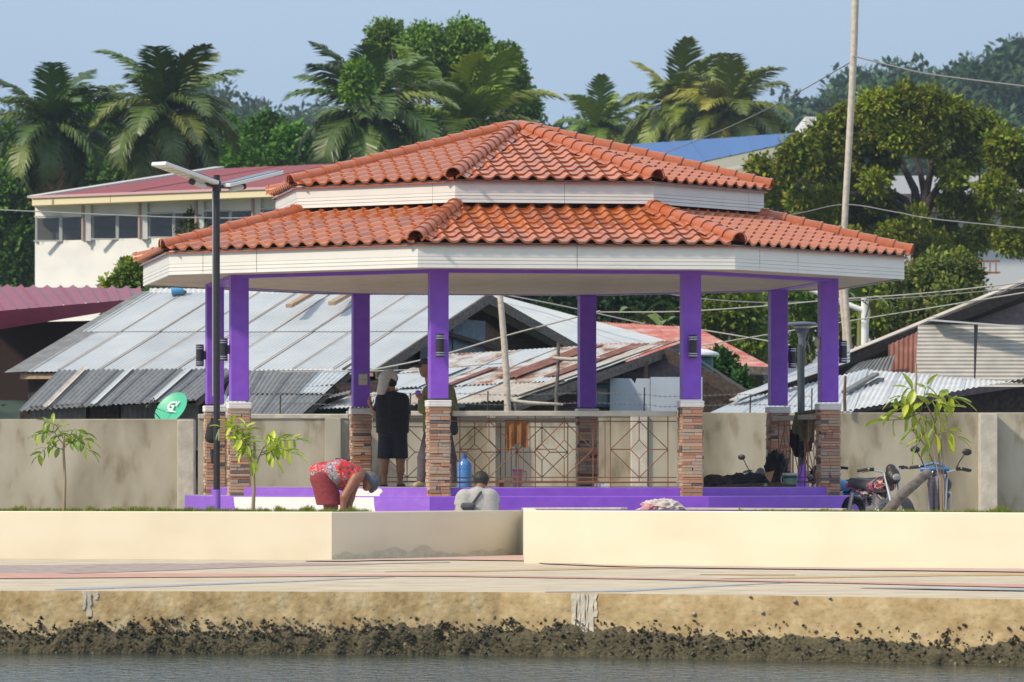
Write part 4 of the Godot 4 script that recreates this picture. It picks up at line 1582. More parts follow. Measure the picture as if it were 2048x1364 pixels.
	roof_sheets(w, P(1690, 822, 85.7), P(2080, 752, 86.6), P(2060, 768, 91.0), P(1735, 739, 90.0), 5, 1, [M.zinc_bright], .11, .012, .03)
	for q in [[[1690, 800], [1762, 758]], [[1690, 784], [1752, 748]]]:
		m = MB.new()
		var pa := P(q[0][0], q[0][1], 87.3); var pb := P(q[1][0], q[1][1], 88.9)
		m.beam(pa, pb, .12, .05)
		obj("roof_batten", m, M.zinc_grey2, w)
	m = MB.new()
	m.poly([P(1700, 960, 86.4), P(2100, 960, 87.0), P(2100, 765, 87.0), P(1700, 828, 86.0)], Vector3(0, 0, -.1))
	obj("wall", m, M.dark_wood, w)
	# stack of loose white sheets
	for k in 4:
		var lf := sheet(P(1466 + k * 3, 798 - k * 3, 88.4 - k * .1), P(1470 + k * 3, 808 - k * 3, 88.1 - k * .1), P(1700, 704 + k * 7, 90.6 - k * .1), P(1700, 694 + k * 7, 90.8 - k * .1), .1, .012)
		obj("loose_sheet", lf, M.zinc_bright if k % 2 else M.zinc_white, w)

# ================================================================ far buildings, hills, trees
func far_buildings() -> void:
	var t := thing("building", "long white building with a dark red roof and a row of dark windows", "building")
	var d := 130.0
	var e := 150.0     # its right end recedes
	var D := func(x: float) -> float:
		return lerpf(128.0, 124.8, (x - 163.0) / 377.0)
	var Q := func(x: float, y: float) -> Vector3:   # a spot on the front wall; y as at x = 163
		var dd: float = D.call(x)
		return P(x, HY - (HY - y) * 128.0 / dd, dd)
	# y at D=128 in picture rows
	var m := MB.new()
	m.poly([Q.call(70, 1010), Q.call(760, 1010), Q.call(760, 480), Q.call(70, 480)], Vector3(0, 0, -8.0))
	obj("wall", m, M.plaster, t)
	m = MB.new()
	m.poly([Q.call(70, 433), Q.call(760, 433), Q.call(760, 404), Q.call(70, 404)], Vector3(0, 0, -.3))
	obj("lintel", m, M.plaster, t)
	m = MB.new()
	m.poly([Q.call(70, 482), Q.call(760, 482), Q.call(760, 430), Q.call(70, 430)], Vector3(0, 0, -.1))
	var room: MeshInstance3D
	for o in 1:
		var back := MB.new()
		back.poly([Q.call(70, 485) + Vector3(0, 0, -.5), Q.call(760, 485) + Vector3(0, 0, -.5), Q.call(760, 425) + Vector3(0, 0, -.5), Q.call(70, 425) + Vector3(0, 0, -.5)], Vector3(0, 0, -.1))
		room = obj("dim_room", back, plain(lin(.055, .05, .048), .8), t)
	var x := 70.0
	var k := 0
	while x < 740.0:
		var wd := 113.0
		m = MB.new()   # pier
		var a: Vector3 = Q.call(x + wd - 13, 483); var b: Vector3 = Q.call(x + wd, 406)
		m.box((a + b) / 2 + Vector3(0, 0, .08), Vector3(b.x - a.x, b.y - a.y, .3))
		obj("pier", m, M.plaster, t)
		m = MB.new()
		m.tube([Q.call(x + wd - 15, 483) + Vector3(0, 0, .3), Q.call(x + wd - 15, 405) + Vector3(0, 0, .3)], .045, 6)
		obj("downpipe", m, plain(lin(.40, .28, .25), .6), t)
		m = MB.new()
		for q in [[x + 1, x + 5, 432, 482], [x + 49, x + 55, 432, 482], [x + 96, x + 99, 432, 482], [x + 1, x + 99, 431, 433], [x + 1, x + 99, 479, 482]]:
			a = Q.call(q[0], q[3]); b = Q.call(q[1], q[2])
			m.box((a + b) / 2 + Vector3(0, 0, .04), Vector3(b.x - a.x, absf(b.y - a.y), .08))
		var w := obj("window", m, plain(lin(.42, .46, .47), .5), t)
		for q in [[x + 5, x + 49], [x + 55, x + 96]]:
			m = MB.new()
			a = Q.call(q[0], 480); b = Q.call(q[1], 433)
			m.box((a + b) / 2 + Vector3(0, 0, -.04), Vector3(b.x - a.x, b.y - a.y, .02))
			var gl := plain(Color(.10, .14, .14, .10), .06)
			gl.transparency = BaseMaterial3D.TRANSPARENCY_ALPHA
			obj("pane", m, gl, w)
		x += wd
		k += 1
	m = MB.new()
	m.poly([Q.call(70, 411) + Vector3(0, 0, .8), Q.call(760, 411) + Vector3(0, 0, .8), Q.call(760, 396) + Vector3(0, 0, .8), Q.call(70, 396) + Vector3(0, 0, .8)], Vector3(0, 0, -.9))
	obj("gutter", m, plain(lin(.66, .60, .40), .6), t)
	m = MB.new()
	for q in range(80, 760, 116):
		var a: Vector3 = Q.call(q + 30.0, 411) ; var b: Vector3 = Q.call(q + 33.0, 396)
		m.box((a + b) / 2 + Vector3(0, 0, .82), Vector3(.05, absf(b.y - a.y) + .02, .04))
	obj("gutter_joint", m, plain(lin(.42, .28, .22), .6), t)
	m = MB.new()
	m.beam(Q.call(70, 394.5) + Vector3(0, 0, .8), Q.call(760, 394.5) + Vector3(0, 0, .8), .1, .06)
	obj("roof_edge", m, plain(lin(.50, .33, .36), .6), t)
	# the roof rises towards the right and back
	roof_sheets(t, Q.call(70, 395) + Vector3(0, 0, .75), Q.call(760, 395) + Vector3(0, 0, .75), P(900, 318, 150.0), P(440, 337, 150.0), 8, 1, [plain(lin(.22, .028, .032), .65)], .35, .004, .0, "roof_sheet", true)
	m = MB.new()
	m.beam(Q.call(70, 395) + Vector3(0, .02, .75), P(440, 337, 150.0) + Vector3(0, .03, 0), .25, .06)
	obj("roof_verge", m, plain(lin(.5, .5, .48), .6), t)
	var sh := thing("bush", "spindly green bush growing against the windows of the white building", "bush", P(405, 560, 126.0))
	crown(sh, [[P(405, 440, 126.0) - sh.position, .35], [P(395, 470, 126.0) - sh.position, .55], [P(420, 480, 126.0) - sh.position, .5], [P(400, 510, 126.0) - sh.position, .6]], 130, .16, [.06, .10, .02])
	m = MB.new()
	m.tube([Vector3(0, -5.5, 0), Vector3(.05, .3, 0), Vector3(0, 1.2, 0)], [.06, .04, .02], 6)
	obj("stem", m, M.trunk, sh)

	# blue roofed hall
	var h := thing("building", "hall with a bright blue metal roof behind the pavilion roof", "building")
	roof_sheets(h, P(1180, 372, 175.0), P(1600, 281, 175.0), P(1612, 264, 186.0), P(1100, 300, 190.0), 9, 1, [plain(lin(.028, .105, .30), .6), plain(lin(.031, .112, .31), .6)], .5, .006, .0, "roof_sheet", true)
	m = MB.new()
	m.poly([P(1180, 430, 174.8), P(1610, 430, 174.8), P(1610, 281, 174.8), P(1180, 374, 174.8)], Vector3(0, 0, -.3))
	obj("gable_wall", m, plain(lin(.46, .47, .41), .8), h)
	m = MB.new()
	m.beam(P(1180, 396, 174.6), P(1610, 306, 174.6), .05, .12)
	m.beam(P(1180, 420, 174.6), P(1610, 334, 174.6), .05, .06)
	obj("gable_band", m, plain(lin(.60, .60, .55), .8), h)
	m = MB.new()
	m.box(P(1612, 264, 175.4), Vector3(.34, .45, .6))
	m.box(P(1615, 420, 178.0), Vector3(.5, 6.0, 6.0))
	obj("end_wall", m, M.plaster, h)
	var wb := thing("building", "pale building seen through the branches of the spreading tree", "building")
	m = MB.new()
	m.box(P(1850, 700, 215.0), Vector3(12.0, 14.0, 8.0))
	obj("wall", m, plain(lin(.50, .54, .60), .8), wb)
	m = MB.new()
	for q in range(1720, 2000, 44):
		var wm2 := MB.new()
		wm2.box(P(q, 476, 210.95), Vector3(.5, .7, .06))
		obj("window", wm2, plain(lin(.05, .055, .06), .3), wb)
	m = MB.new()
	m.box(P(1880, 412, 212.0) + Vector3(0, 0, 1.6), Vector3(5.0, .75, 1.4))
	obj("dark_awning", m, M.plum, wb)
	var fh := thing("railing", "rusty terrace railing half hidden in green on the right", "railing")
	var m3 := MB.new()
	for y in [525.0, 548.0]:
		m3 = MB.new()
		m3.beam(P(1770, y, 140.0), P(2000, y - 3, 140.0), .05, .05)
		obj("rail", m3, M.rust, fh)
	for q in range(1776, 2000, 12):
		m3 = MB.new()
		m3.beam(P(q, 548, 140.0), P(q, 525, 140.0), .03, .03, Vector3.RIGHT)
		obj("baluster", m3, M.rust, fh)

func leaf_clump(n: int, size: float, narrow: float, sd: int) -> ArrayMesh:
	var r := RandomNumberGenerator.new()
	r.seed = sd
	var m := MB.new()
	for i in n:
		var d := Vector3(r.randf_range(-1, 1), r.randf_range(-.7, 1), r.randf_range(-1, 1)).normalized()
		var at := d * size * r.randf_range(.1, 1.0)
		var along := (d + Vector3(r.randf_range(-.7, .7), r.randf_range(-.8, .2), r.randf_range(-.7, .7))).normalized()
		var side := along.cross(Vector3(r.randf_range(-1, 1), 1, r.randf_range(-1, 1))).normalized()
		var L := size * r.randf_range(.7, 1.15)
		var mid := at + along * L * .5 + Vector3(0, L * .08, 0)
		var tip := at + along * L
		m.tri(at, mid - side * L * narrow, tip)
		m.tri(at, tip, mid + side * L * narrow)
	return m.done()

var clumps := {}
func crown(home: Node3D, blobs: Array, n: int, size: float, tone: Array, called := "crown", narrow := .28, flat := 1.0) -> void:
	if not clumps.has(narrow):
		clumps[narrow] = leaf_clump(9, 1.0, narrow, 5)
	var where := []
	var tints := []
	var total := 0.0
	for b in blobs:
		total += b[1] * b[1]
	for b in blobs:
		var cnt := int(n * b[1] * b[1] / total)
		var tb := rnd(.75, 1.3)
		for i in cnt:
			var d := Vector3(rng.randfn(), rng.randfn(), rng.randfn()).normalized()
			var r: float = b[1] * (pow(rng.randf(), .45) * .85 + .22 * rng.randf())
			var p: Vector3 = b[0] + d * r * Vector3(1, flat, 1)
			where.append(Transform3D(Basis.from_euler(Vector3(rnd(-.6, .6), rnd(0, TAU), rnd(-.6, .6))).scaled(Vector3.ONE * size * rnd(.7, 1.3)), p))
			var k := tb * rnd(.65, 1.4)
			var yel := rnd(.85, 1.25)
			tints.append(Color(tone[0] * k * yel, tone[1] * k, tone[2] * k))
	many(called, clumps[narrow], M.leaf, where, tints, home)

func limbs(m: MB, at: Vector3, dir: Vector3, length: float, r: float, depth: int, tips: Array, spread := .6) -> void:
	var pts := [at]
	var rad := [r]
	var p := at
	var d := dir
	for i in 4:
		d = (d + Vector3(rnd(-.22, .22), rnd(-.06, .16), rnd(-.22, .22))).normalized()
		p += d * length / 4.0
		pts.append(p)
		rad.append(r * (1.0 - .12 * (i + 1)))
	m.tube(pts, rad, 7, false)
	if depth == 0:
		tips.append(p)
		return
	for k in (3 if depth > 1 else 2):
		var w := rnd(0, TAU)
		var nd := (d + Vector3(cos(w), rnd(-.1, .45), sin(w)) * spread * rnd(.7, 1.3)).normalized()
		limbs(m, p, nd, length * rnd(.6, .8), r * .55, depth - 1, tips, spread)

func tree(called: String, label: String, foot: Vector3, lobes: Array, n: int, leaf: float, tone: Array, trunk_r: float, narrow := .28, category := "tree", group := "") -> Node3D:
	var t := thing(called, label, category, foot, 0.0, group)
	var m := MB.new()
	var mid := Vector3.ZERO
	var b := []
	for l in lobes:
		b.append([l[0] - foot, l[1]])
		mid += (l[0] - foot) / lobes.size()
	var fork := Vector3(mid.x * .5, mid.y * .45, mid.z * .5)
	m.tube([Vector3(0, -1, 0), fork * .5 + Vector3(rnd(-.2, .2), 0, 0), fork], [trunk_r * 1.2, trunk_r, trunk_r * .85], 9)
	for l in b:
		var e: Vector3 = l[0]
		var half := fork.lerp(e, .5) + Vector3(rnd(-.3, .3), rnd(.0, .4), rnd(-.3, .3))
		m.tube([fork, half, e], [trunk_r * .6, trunk_r * .38, trunk_r * .15], 6)
		for k in 3:
			var w := rnd(0, TAU)
			m.tube([half.lerp(e, .4), e + Vector3(cos(w), rnd(-.2, .8), sin(w)) * l[1] * .75], [trunk_r * .2, trunk_r * .05], 5)
	obj("trunk", m, M.trunk, t)
	crown(t, b, n, leaf, tone, "crown", narrow)
	return t

# ---- coconut palms
var fronds := []
func frond_mesh(droop: float, sd: int) -> ArrayMesh:   # grows along +z from the origin, one metre = one frond length
	var r := RandomNumberGenerator.new()
	r.seed = sd
	var m := MB.new()
	var pts := []
	var p := Vector3.ZERO
	var w := 0.0
	var N := 14
	for i in N + 1:
		pts.append(p)
		w += droop / N * (.4 + 1.2 * i / N)
		p += Vector3(0, -sin(w), cos(w)) / N
	var rad := []
	for i in N + 1:
		rad.append(.011 * (1.0 - .85 * i / N))
	m.colored = true
	m.col = Color(1.25, 1.15, 1.1)
	m.tube(pts, rad, 5, false)
	for i in 58:
		var f := .10 + .90 * i / 58.0
		var k := mini(int(f * N), N - 1)
		var at: Vector3 = pts[k].lerp(pts[k + 1], f * N - k)
		var along: Vector3 = (pts[k + 1] - pts[k]).normalized()
		var up := Vector3.RIGHT.cross(along) * -1.0
		var L := .31 * sin(PI * clampf(f * .84 + .12, 0, 1)) * r.randf_range(.8, 1.1) + .03
		for s in [-1.0, 1.0]:
			var dir: Vector3 = (Vector3.RIGHT * s * r.randf_range(.7, .95) + along * r.randf_range(.35, .6) + up * r.randf_range(.0, .25)).normalized()
			var tip: Vector3 = (dir + Vector3(0, -r.randf_range(.7, 1.5), 0)).normalized()
			var wd := along * .0125
			var a := at
			var b: Vector3 = at + dir * L * .55
			var c: Vector3 = b + tip * L * .5
			var g := r.randf_range(.75, 1.2)
			m.col = Color(g, g, g * .9)
			m.tri(a - wd, a + wd, b + wd * 1.2)
			m.tri(a - wd, b + wd * 1.2, b - wd * 1.2)
			m.tri(b - wd * 1.2, b + wd * 1.2, c)
	return m.done()

func palm(label: String, heart: Vector3, length: float, n: int, tone: Array, sd: int, old := .25, lean := Vector3.ZERO) -> void:
	if fronds.is_empty():
		for i in 6:
			fronds.append(frond_mesh([.8, 1.2, 1.6, 2.0, 2.3, 1.5][i], 70 + i))
	var foot := Vector3(heart.x, 0, heart.z) + lean
	var t := thing("palm_tree", label, "palm tree", foot, 0.0, "coconut palms behind the houses")
	var h := heart - foot
	var m := MB.new()
	m.tube([Vector3(0, -1, 0), h * .5 + Vector3(lean.x * .1, 0, 0), h], [length * .045, length * .034, length * .028], 9)
	obj("trunk", m, M.trunk, t)
	var r := RandomNumberGenerator.new()
	r.seed = sd
	var mats := []
	for i in 4:
		var k := 1.0 + (i - 1.5) * .22
		var y := 1.0 + (.35 if i == 3 else 0.0)
		var mt := plain(lin(tone[0] * k * y, tone[1] * k, tone[2] * k), .45)
		mt.vertex_color_use_as_albedo = true
		mt.backlight_enabled = true
		mt.backlight = lin(tone[0] * .9, tone[1] * .9, tone[2] * .5)
		mats.append(mt)
	var dry := plain(lin(.22, .15, .06), .7)
	dry.vertex_color_use_as_albedo = true
	for i in n:
		var f := (i + .5) / n
		var yaw := i * 2.39996 + r.randf_range(-.25, .25)
		var rise := lerpf(1.35, -.95, pow(f, .85)) + r.randf_range(-.12, .12)
		var o := obj("frond", fronds[clampi(int(f * 4.4) + r.randi() % 2, 0, 5)], dry if f > 1.0 - old * .45 and r.randf() < .7 else mats[r.randi() % 4], t)
		var b := Basis(Vector3.UP, yaw) * Basis(Vector3.RIGHT, -rise)
		o.transform = Transform3D(b.scaled(Vector3.ONE * length * r.randf_range(.85, 1.1)), h + Vector3(0, length * .02, 0))
	for k in 5:
		m = MB.new()
		m.ball(h + Vector3(r.randf_range(-.3, .3), r.randf_range(-.35, -.1), r.randf_range(-.1, .3)) * length * .12, Vector3.ONE * length * .025)
		obj("coconut", m, plain(lin(.22, .17, .05), .6), t)

func hill(called: String, d: float, ridge: Array, tone: Array, sd: int, n: int) -> void:
	# ridge: picture points along the crest
	var m := MB.new()
	var pts := []
	for q in ridge:
		pts.append(P(q[0], q[1], d))
	var nz := FastNoiseLite.new()
	nz.seed = sd
	nz.frequency = .02
	var at := func(u: float) -> Vector3:
		var f := u * (pts.size() - 1)
		var i := mini(int(f), pts.size() - 2)
		return pts[i].lerp(pts[i + 1], f - i)
	var surf := func(u: float, v: float) -> Vector3:
		var c: Vector3 = at.call(u)
		var s := 1.0 - pow(1.0 - v, 1.6)
		var p := Vector3(c.x, lerpf(2.0, c.y - 6.5, s), c.z + (1.0 - v) * 190.0)
		p.y += nz.get_noise_2d(p.x, p.z) * 6.0 * v * (1.0 - v) * 4.0
		return p
	m.grid(50, 16, surf)
	m.grid(50, 6, func(u: float, v: float) -> Vector3:
		var c: Vector3 = at.call(1.0 - u)
		return Vector3(c.x, lerpf(2.0, c.y - 6.5, v), c.z - (1.0 - v) * 240.0))
	struct(called, m, plain(lin(tone[0] * .7, tone[1] * .7, tone[2] * .7), .9))
	var where := []
	var tints := []
	var r := RandomNumberGenerator.new()
	r.seed = sd
	if not clumps.has("wood"):
		var wm := MB.new()
		var wr := RandomNumberGenerator.new()
		wr.seed = 9
		for i in 60:
			var wd := Vector3(wr.randfn(), wr.randfn(), wr.randfn()).normalized()
			var wp := wd * pow(wr.randf(), .4)
			var wa := (wd + Vector3(wr.randf_range(-1, 1), wr.randf_range(-.6, .6), wr.randf_range(-1, 1))).normalized() * .22
			var ws := wa.cross(Vector3(wr.randf_range(-1, 1), 1, wr.randf_range(-1, 1))).normalized() * .11
			wm.tri(wp - wa, wp + ws, wp + wa)
			wm.tri(wp - wa, wp + wa, wp - ws)
		clumps["wood"] = wm.done()
	for i in n:
		var u := r.randf()
		var v := pow(r.randf(), .6)
		var p: Vector3 = surf.call(u, v)
		var tall := r.randf() < .12
		var big := r.randf_range(2.0, 3.4) if not tall else r.randf_range(2.8, 4.0)
		var tb := r.randf_range(.6, 1.5)
		for k in (5 if not tall else 7):
			var o := Vector3(r.randfn() * .5, r.randf_range(-.2, 1.0) * (1.5 if tall else 1.0), r.randfn() * .5) * big
			where.append(Transform3D(Basis.from_euler(Vector3(r.randf() * 6, r.randf() * 6, 0)).scaled(Vector3.ONE * big * r.randf_range(.5, .8)), p + o))
			var g := tb * r.randf_range(.8, 1.25)
			tints.append(Color(tone[0] * g, tone[1] * g, tone[2] * g))
	many(called + "_forest", clumps["wood"], M.leaf, where, tints)
	tag(get_child(get_child_count() - 1), "hazy blue-green forest on the " + ("hill behind the left palms" if sd == 1 else "high hill above the spreading tree" if sd == 2 else "low ridge behind the roofs"), "forest")

func lobes_at(d: float, l: Array) -> Array:   # [x, y, radius in picture units, nearer or farther in m]
	var o := []
	for q in l:
		o.append([P(q[0], q[1], d + q[3]), q[2] * d / F])
	return o

func hills_and_trees() -> void:
	hill("left_hill", 760.0, [[-700, 330], [-200, 250], [120, 200], [300, 195], [390, 150], [450, 178], [500, 215], [570, 225], [640, 200], [760, 260], [1000, 330], [1300, 400]], [.045, .085, .032], 1, 1500)
	hill("right_hill", 620.0, [[1380, 330], [1500, 262], [1560, 225], [1620, 190], [1700, 152], [1780, 128], [1900, 95], [2100, 50], [2500, 10], [3000, 60]], [.042, .085, .034], 2, 1700)
	hill("far_ridge", 520.0, [[-600, 420], [200, 330], [500, 300], [900, 300], [1100, 262], [1200, 262], [1500, 290], [1700, 330], [2400, 300]], [.03, .06, .025], 3, 1500)
	var g := [.045, .085, .022]
	# palms
	palm("big dark coconut palm above the tall lamp post, its crown cut by nothing but sky", P(330, 232, 195.0), 3.55, 36, [0.093, 0.152, 0.034], 1, .4)
	palm("coconut palm at the left edge of the view, partly out of sight", P(104, 258, 196.0), 3.1, 34, [0.078, 0.145, 0.036], 2, .2)
	palm("coconut palm with a thick dark trunk left of the leafy crown", P(738, 232, 198.0), 3.85, 34, [0.093, 0.167, 0.036], 3, .2)
	palm("yellow-green coconut palm just behind the tip of the pavilion roof", P(930, 265, 203.0), 4.1, 38, [.20, .29, .035], 4, .15)
	palm("small coconut palm standing alone in the sky right of the roof tip", P(1200, 262, 260.0), 2.9, 32, [0.132, 0.232, 0.030], 5, .12)
	palm("tall coconut palm behind the blue roof, the left one of two", P(1358, 225, 255.0), 3.8, 34, [0.171, 0.232, 0.034], 6, .3)
	palm("tall coconut palm with browning fronds behind the blue roof, next to the bamboo pole", P(1462, 228, 250.0), 3.7, 36, [0.171, 0.225, 0.036], 7, .4)
	palm("low coconut palm half sunk behind the blue roof", P(1290, 282, 265.0), 2.6, 24, [0.132, 0.189, 0.030], 8, .2)
	# broad trees
	tree("tree", "dense dark tree between the two left palms", P(540, 700, 205.0), lobes_at(205.0, [[470, 300, 42, 0], [530, 275, 45, 3], [585, 290, 36, -2], [500, 330, 44, -2], [570, 335, 40, 0], [440, 330, 34, 0], [610, 320, 26, 2], [450, 265, 30, 2], [480, 345, 40, -4], [550, 340, 40, -4], [410, 290, 34, 2]]), 8500, .22, [0.068, 0.176, 0.017], .28)
	tree("tree", "dense green tree below the palm at the left edge", P(215, 700, 208.0), lobes_at(208.0, [[190, 260, 42, 0], [220, 220, 28, 2], [180, 320, 44, 0], [240, 310, 40, 2], [290, 330, 36, 0], [130, 250, 46, 3], [90, 290, 50, 0], [380, 330, 44, 2], [200, 355, 40, -2], [60, 320, 46, -3], [10, 300, 50, -2], [20, 370, 46, -4], [60, 410, 40, -4], [-20, 430, 50, -4], [40, 480, 44, -4], [20, 540, 46, -4], [160, 225, 30, 0], [250, 350, 40, -4], [300, 300, 34, 2]]), 12500, .22, [0.074, 0.163, 0.022], .3)
	tree("tree", "tall leafy tree with an open crown above the yellow-green palm", P(900, 760, 225.0), lobes_at(225.0, [[715, 155, 26, -34], [703, 183, 18, -34], [780, 130, 34, 2], [850, 100, 52, 0], [930, 95, 56, 0], [1000, 130, 46, -2], [905, 160, 42, 3], [1030, 190, 34, 0], [1055, 215, 28, 1], [960, 190, 36, 0], [830, 165, 26, 0], [1010, 240, 26, 0], [770, 80, 40, 1], [1030, 160, 26, 0]]), 7500, .20, [0.115, 0.221, 0.026], .34)
	tree("tree", "green tree filling in behind the tip of the pavilion roof", P(850, 760, 215.0), lobes_at(215.0, [[850, 290, 36, 0], [1000, 280, 38, 0], [920, 310, 44, 0], [780, 300, 30, 3], [690, 300, 28, 3]]), 2400, .22, [0.054, 0.124, 0.022], .25)
	tree("tree", "small round tree behind the blue roof, beneath the two tall palms", P(1330, 700, 270.0), lobes_at(270.0, [[1250, 285, 26, 0], [1320, 290, 30, 2], [1400, 275, 26, 0], [1500, 275, 30, 0], [1550, 262, 24, 0]]), 2200, .23, [0.068, 0.130, 0.024], .25)
	# the spreading tree on the right
	var rt := thing("spreading_tree", "broad spreading tree with dark limbs behind the bamboo pole", "tree", P(1848, 640, 172.0))
	var m := MB.new()
	var f0 := rt.position
	var tips := []
	var fork := P(1838, 470, 172.0) - f0
	m.tube([Vector3(.3, -4, 0), fork * .5, fork], [.45, .36, .30], 10)
	var arms := [[[1810, 400], [1760, 370], [1640, 330]], [[1800, 410], [1745, 395], [1560, 360]], [[1850, 390], [1840, 340], [1800, 250]], [[1860, 400], [1885, 360], [1960, 300]], [[1830, 380], [1800, 320], [1720, 240]], [[1860, 410], [1920, 380], [2040, 330]], [[1780, 420], [1700, 410], [1560, 420]], [[1850, 400], [1870, 300], [1880, 220]]]
	for a in arms:
		var pts := [fork]
		var dz := rnd(-2.5, 2.5)
		var n := 1
		for q in a:
			pts.append(P(q[0], q[1], 172.0 + dz * n / 3.0) - f0)
			n += 1
		m.tube(pts, [.2, .14, .09, .03], 7)
		for k in 4:
			var s: Vector3 = pts[2].lerp(pts[3], rnd(.1, .9))
			m.tube([s, s + Vector3(rnd(-1, 1), rnd(.2, 1.2), rnd(-1, 1))], [.05, .015], 5)
	obj("trunk", m, M.dark_wood, rt)
	var blobs := []
	for q in [[1580, 330, 32], [1520, 335, 26], [1560, 375, 30], [1600, 300, 34], [1650, 270, 34], [1640, 330, 34], [1690, 240, 34], [1700, 300, 36], [1750, 215, 38], [1740, 275, 38], [1810, 205, 40], [1800, 265, 40], [1860, 215, 40], [1850, 280, 38], [1900, 235, 42], [1960, 260, 44], [1930, 310, 36], [2010, 300, 46], [2060, 340, 44], [1770, 320, 30], [1700, 350, 24], [1600, 400, 28], [1640, 420, 26], [1690, 440, 28], [1580, 440, 22], [1740, 440, 30], [1800, 450, 28], [1850, 465, 24], [1760, 480, 24], [1890, 330, 22], [1650, 380, 22], [1540, 400, 20], [1560, 410, 28], [1610, 440, 30], [1660, 400, 30], [1720, 400, 28], [1530, 360, 24], [1790, 470, 30], [1740, 500, 26], [1690, 480, 26], [1830, 440, 24], [1660, 460, 28], [1870, 490, 30], [1920, 500, 34], [1760, 400, 26], [1720, 430, 26], [1800, 480, 28], [1900, 400, 26], [1950, 420, 34], [1990, 380, 36], [2040, 420, 36], [1960, 470, 34], [2030, 480, 36], [1680, 370, 24], [1640, 360, 26], [1760, 345, 22], [1910, 350, 26], [1745, 365, 22], [1890, 460, 22]]:
		blobs.append([P(q[0], q[1], 172.0 + rnd(-2.6, 2.6)) - f0, q[2] * 172.0 / F])
	crown(rt, blobs, 12500, .20, [.15, .195, .013], "crown", .24, .85)
	# greenery behind the shacks
	var names := [["leafy bush between the maroon roof and the white roof", 300, 590, 118.0, [[260, 560, 26], [300, 600, 34], [240, 610, 24], [340, 630, 24], [380, 585, 24]], [.11, .19, .015], 1100],
		["bright green bush against the white building wall", 262, 640, 122.0, [[275, 550, 26], [255, 545, 16], [290, 575, 22], [215, 580, 14], [270, 620, 30]], [.17, .24, .012], 900],
		["dark bushes seen under the pavilion roof right of the gable", 1120, 660, 135.0, [[1070, 590, 36], [1130, 610, 40], [1030, 575, 30], [1180, 620, 36], [1090, 640, 34], [1180, 570, 30]], [.035, .085, .02], 1700],
		["dark bushes beside the right front column", 1260, 690, 140.0, [[1240, 620, 40], [1290, 600, 40], [1340, 620, 40], [1390, 610, 36], [1230, 580, 30], [1330, 570, 36]], [.03, .075, .022], 2000],
		["yellow-green shrubs behind the red rusty roof", 1450, 700, 132.0, [[1430, 640, 36], [1480, 620, 40], [1520, 650, 40], [1440, 590, 30], [1500, 690, 36], [1560, 620, 36], [1550, 690, 30]], [.13, .20, .025], 2400],
		["shrubs behind the mushroom lamp", 1620, 700, 128.0, [[1600, 600, 30], [1610, 640, 30], [1640, 610, 26], [1600, 700, 26], [1570, 570, 26]], [.10, .19, .02], 1400],
		["green hillside shrubs left of the white bent pipe", 1700, 680, 126.0, [[1690, 600, 30], [1715, 640, 28], [1690, 660, 26], [1740, 590, 28], [1745, 640, 28]], [.15, .21, .02], 1500],
		["green hillside shrubs right of the white bent pipe", 1800, 660, 134.0, [[1790, 600, 36], [1830, 570, 36], [1870, 550, 38], [1840, 620, 40], [1780, 650, 30], [1900, 600, 40], [1930, 560, 40], [1960, 620, 40], [1800, 560, 26]], [.11, .15, .03], 2800],
		["small bush below the water tank", 1440, 760, 100.0, [[1440, 735, 24], [1460, 755, 22], [1420, 745, 18], [1480, 775, 14]], [.04, .12, .022], 700],
		["bush growing over the white house on the right", 1868, 520, 146.0, [[1870, 530, 22], [1840, 545, 20], [1890, 550, 24], [1920, 525, 24]], [.13, .17, .02], 800]]
	for q in names:
		var lb := []
		for s in q[4]:
			lb.append([s[0], s[1], s[2], rnd(-1.5, 1.5)])
		tree("bush", q[0], P(q[1], 900, q[3]) * Vector3(1, 0, 1), lobes_at(q[3], lb), q[6], .15, q[5], .07, .26, "bush", "bushes behind the houses")
	# banana plants
	var bn := 0
	for q in [[1283, 640, 126.0, "banana plant with one broad upright leaf under the pavilion roof"], [1330, 650, 127.0, "banana plant with hanging leaves beside the right front column"], [1720, 610, 122.0, "banana plant beside the bamboo pole"]]:
		var t := thing("banana_plant", q[3], "banana plant", P(q[0], 960, q[2]) * Vector3(1, 0, 1), 0.0, "banana plants behind the shacks")
		var top: Vector3 = P(q[0], q[1], q[2]) - t.position
		m = MB.new()
		m.tube([Vector3(0, 0, 0), top * .6, top], [.12, .1, .06], 8)
		obj("stem", m, plain(lin(.16, .19, .06), .6), t)
		for k in 7:
			var yaw := k * 2.4 + bn
			var out := Vector3(cos(yaw), 0, sin(yaw))
			var side := Vector3(-out.z, 0, out.x)
			var rise := 1.2 - .22 * k
			m = MB.new()
			m.grid(4, 8, func(u: float, v: float) -> Vector3:
				var x := (u - .5) * .34 * sin(PI * clampf(v * .92 + .06, 0, 1))
				return top + out * (v * .75) + Vector3(0, rise * v - (.9 - .02 * k) * v * v + absf(u - .5) * .12, 0) + side * x)
			obj("leaf", m, plain(lin(.07 + .01 * k, .15, .02), .4), t)
		bn += 1

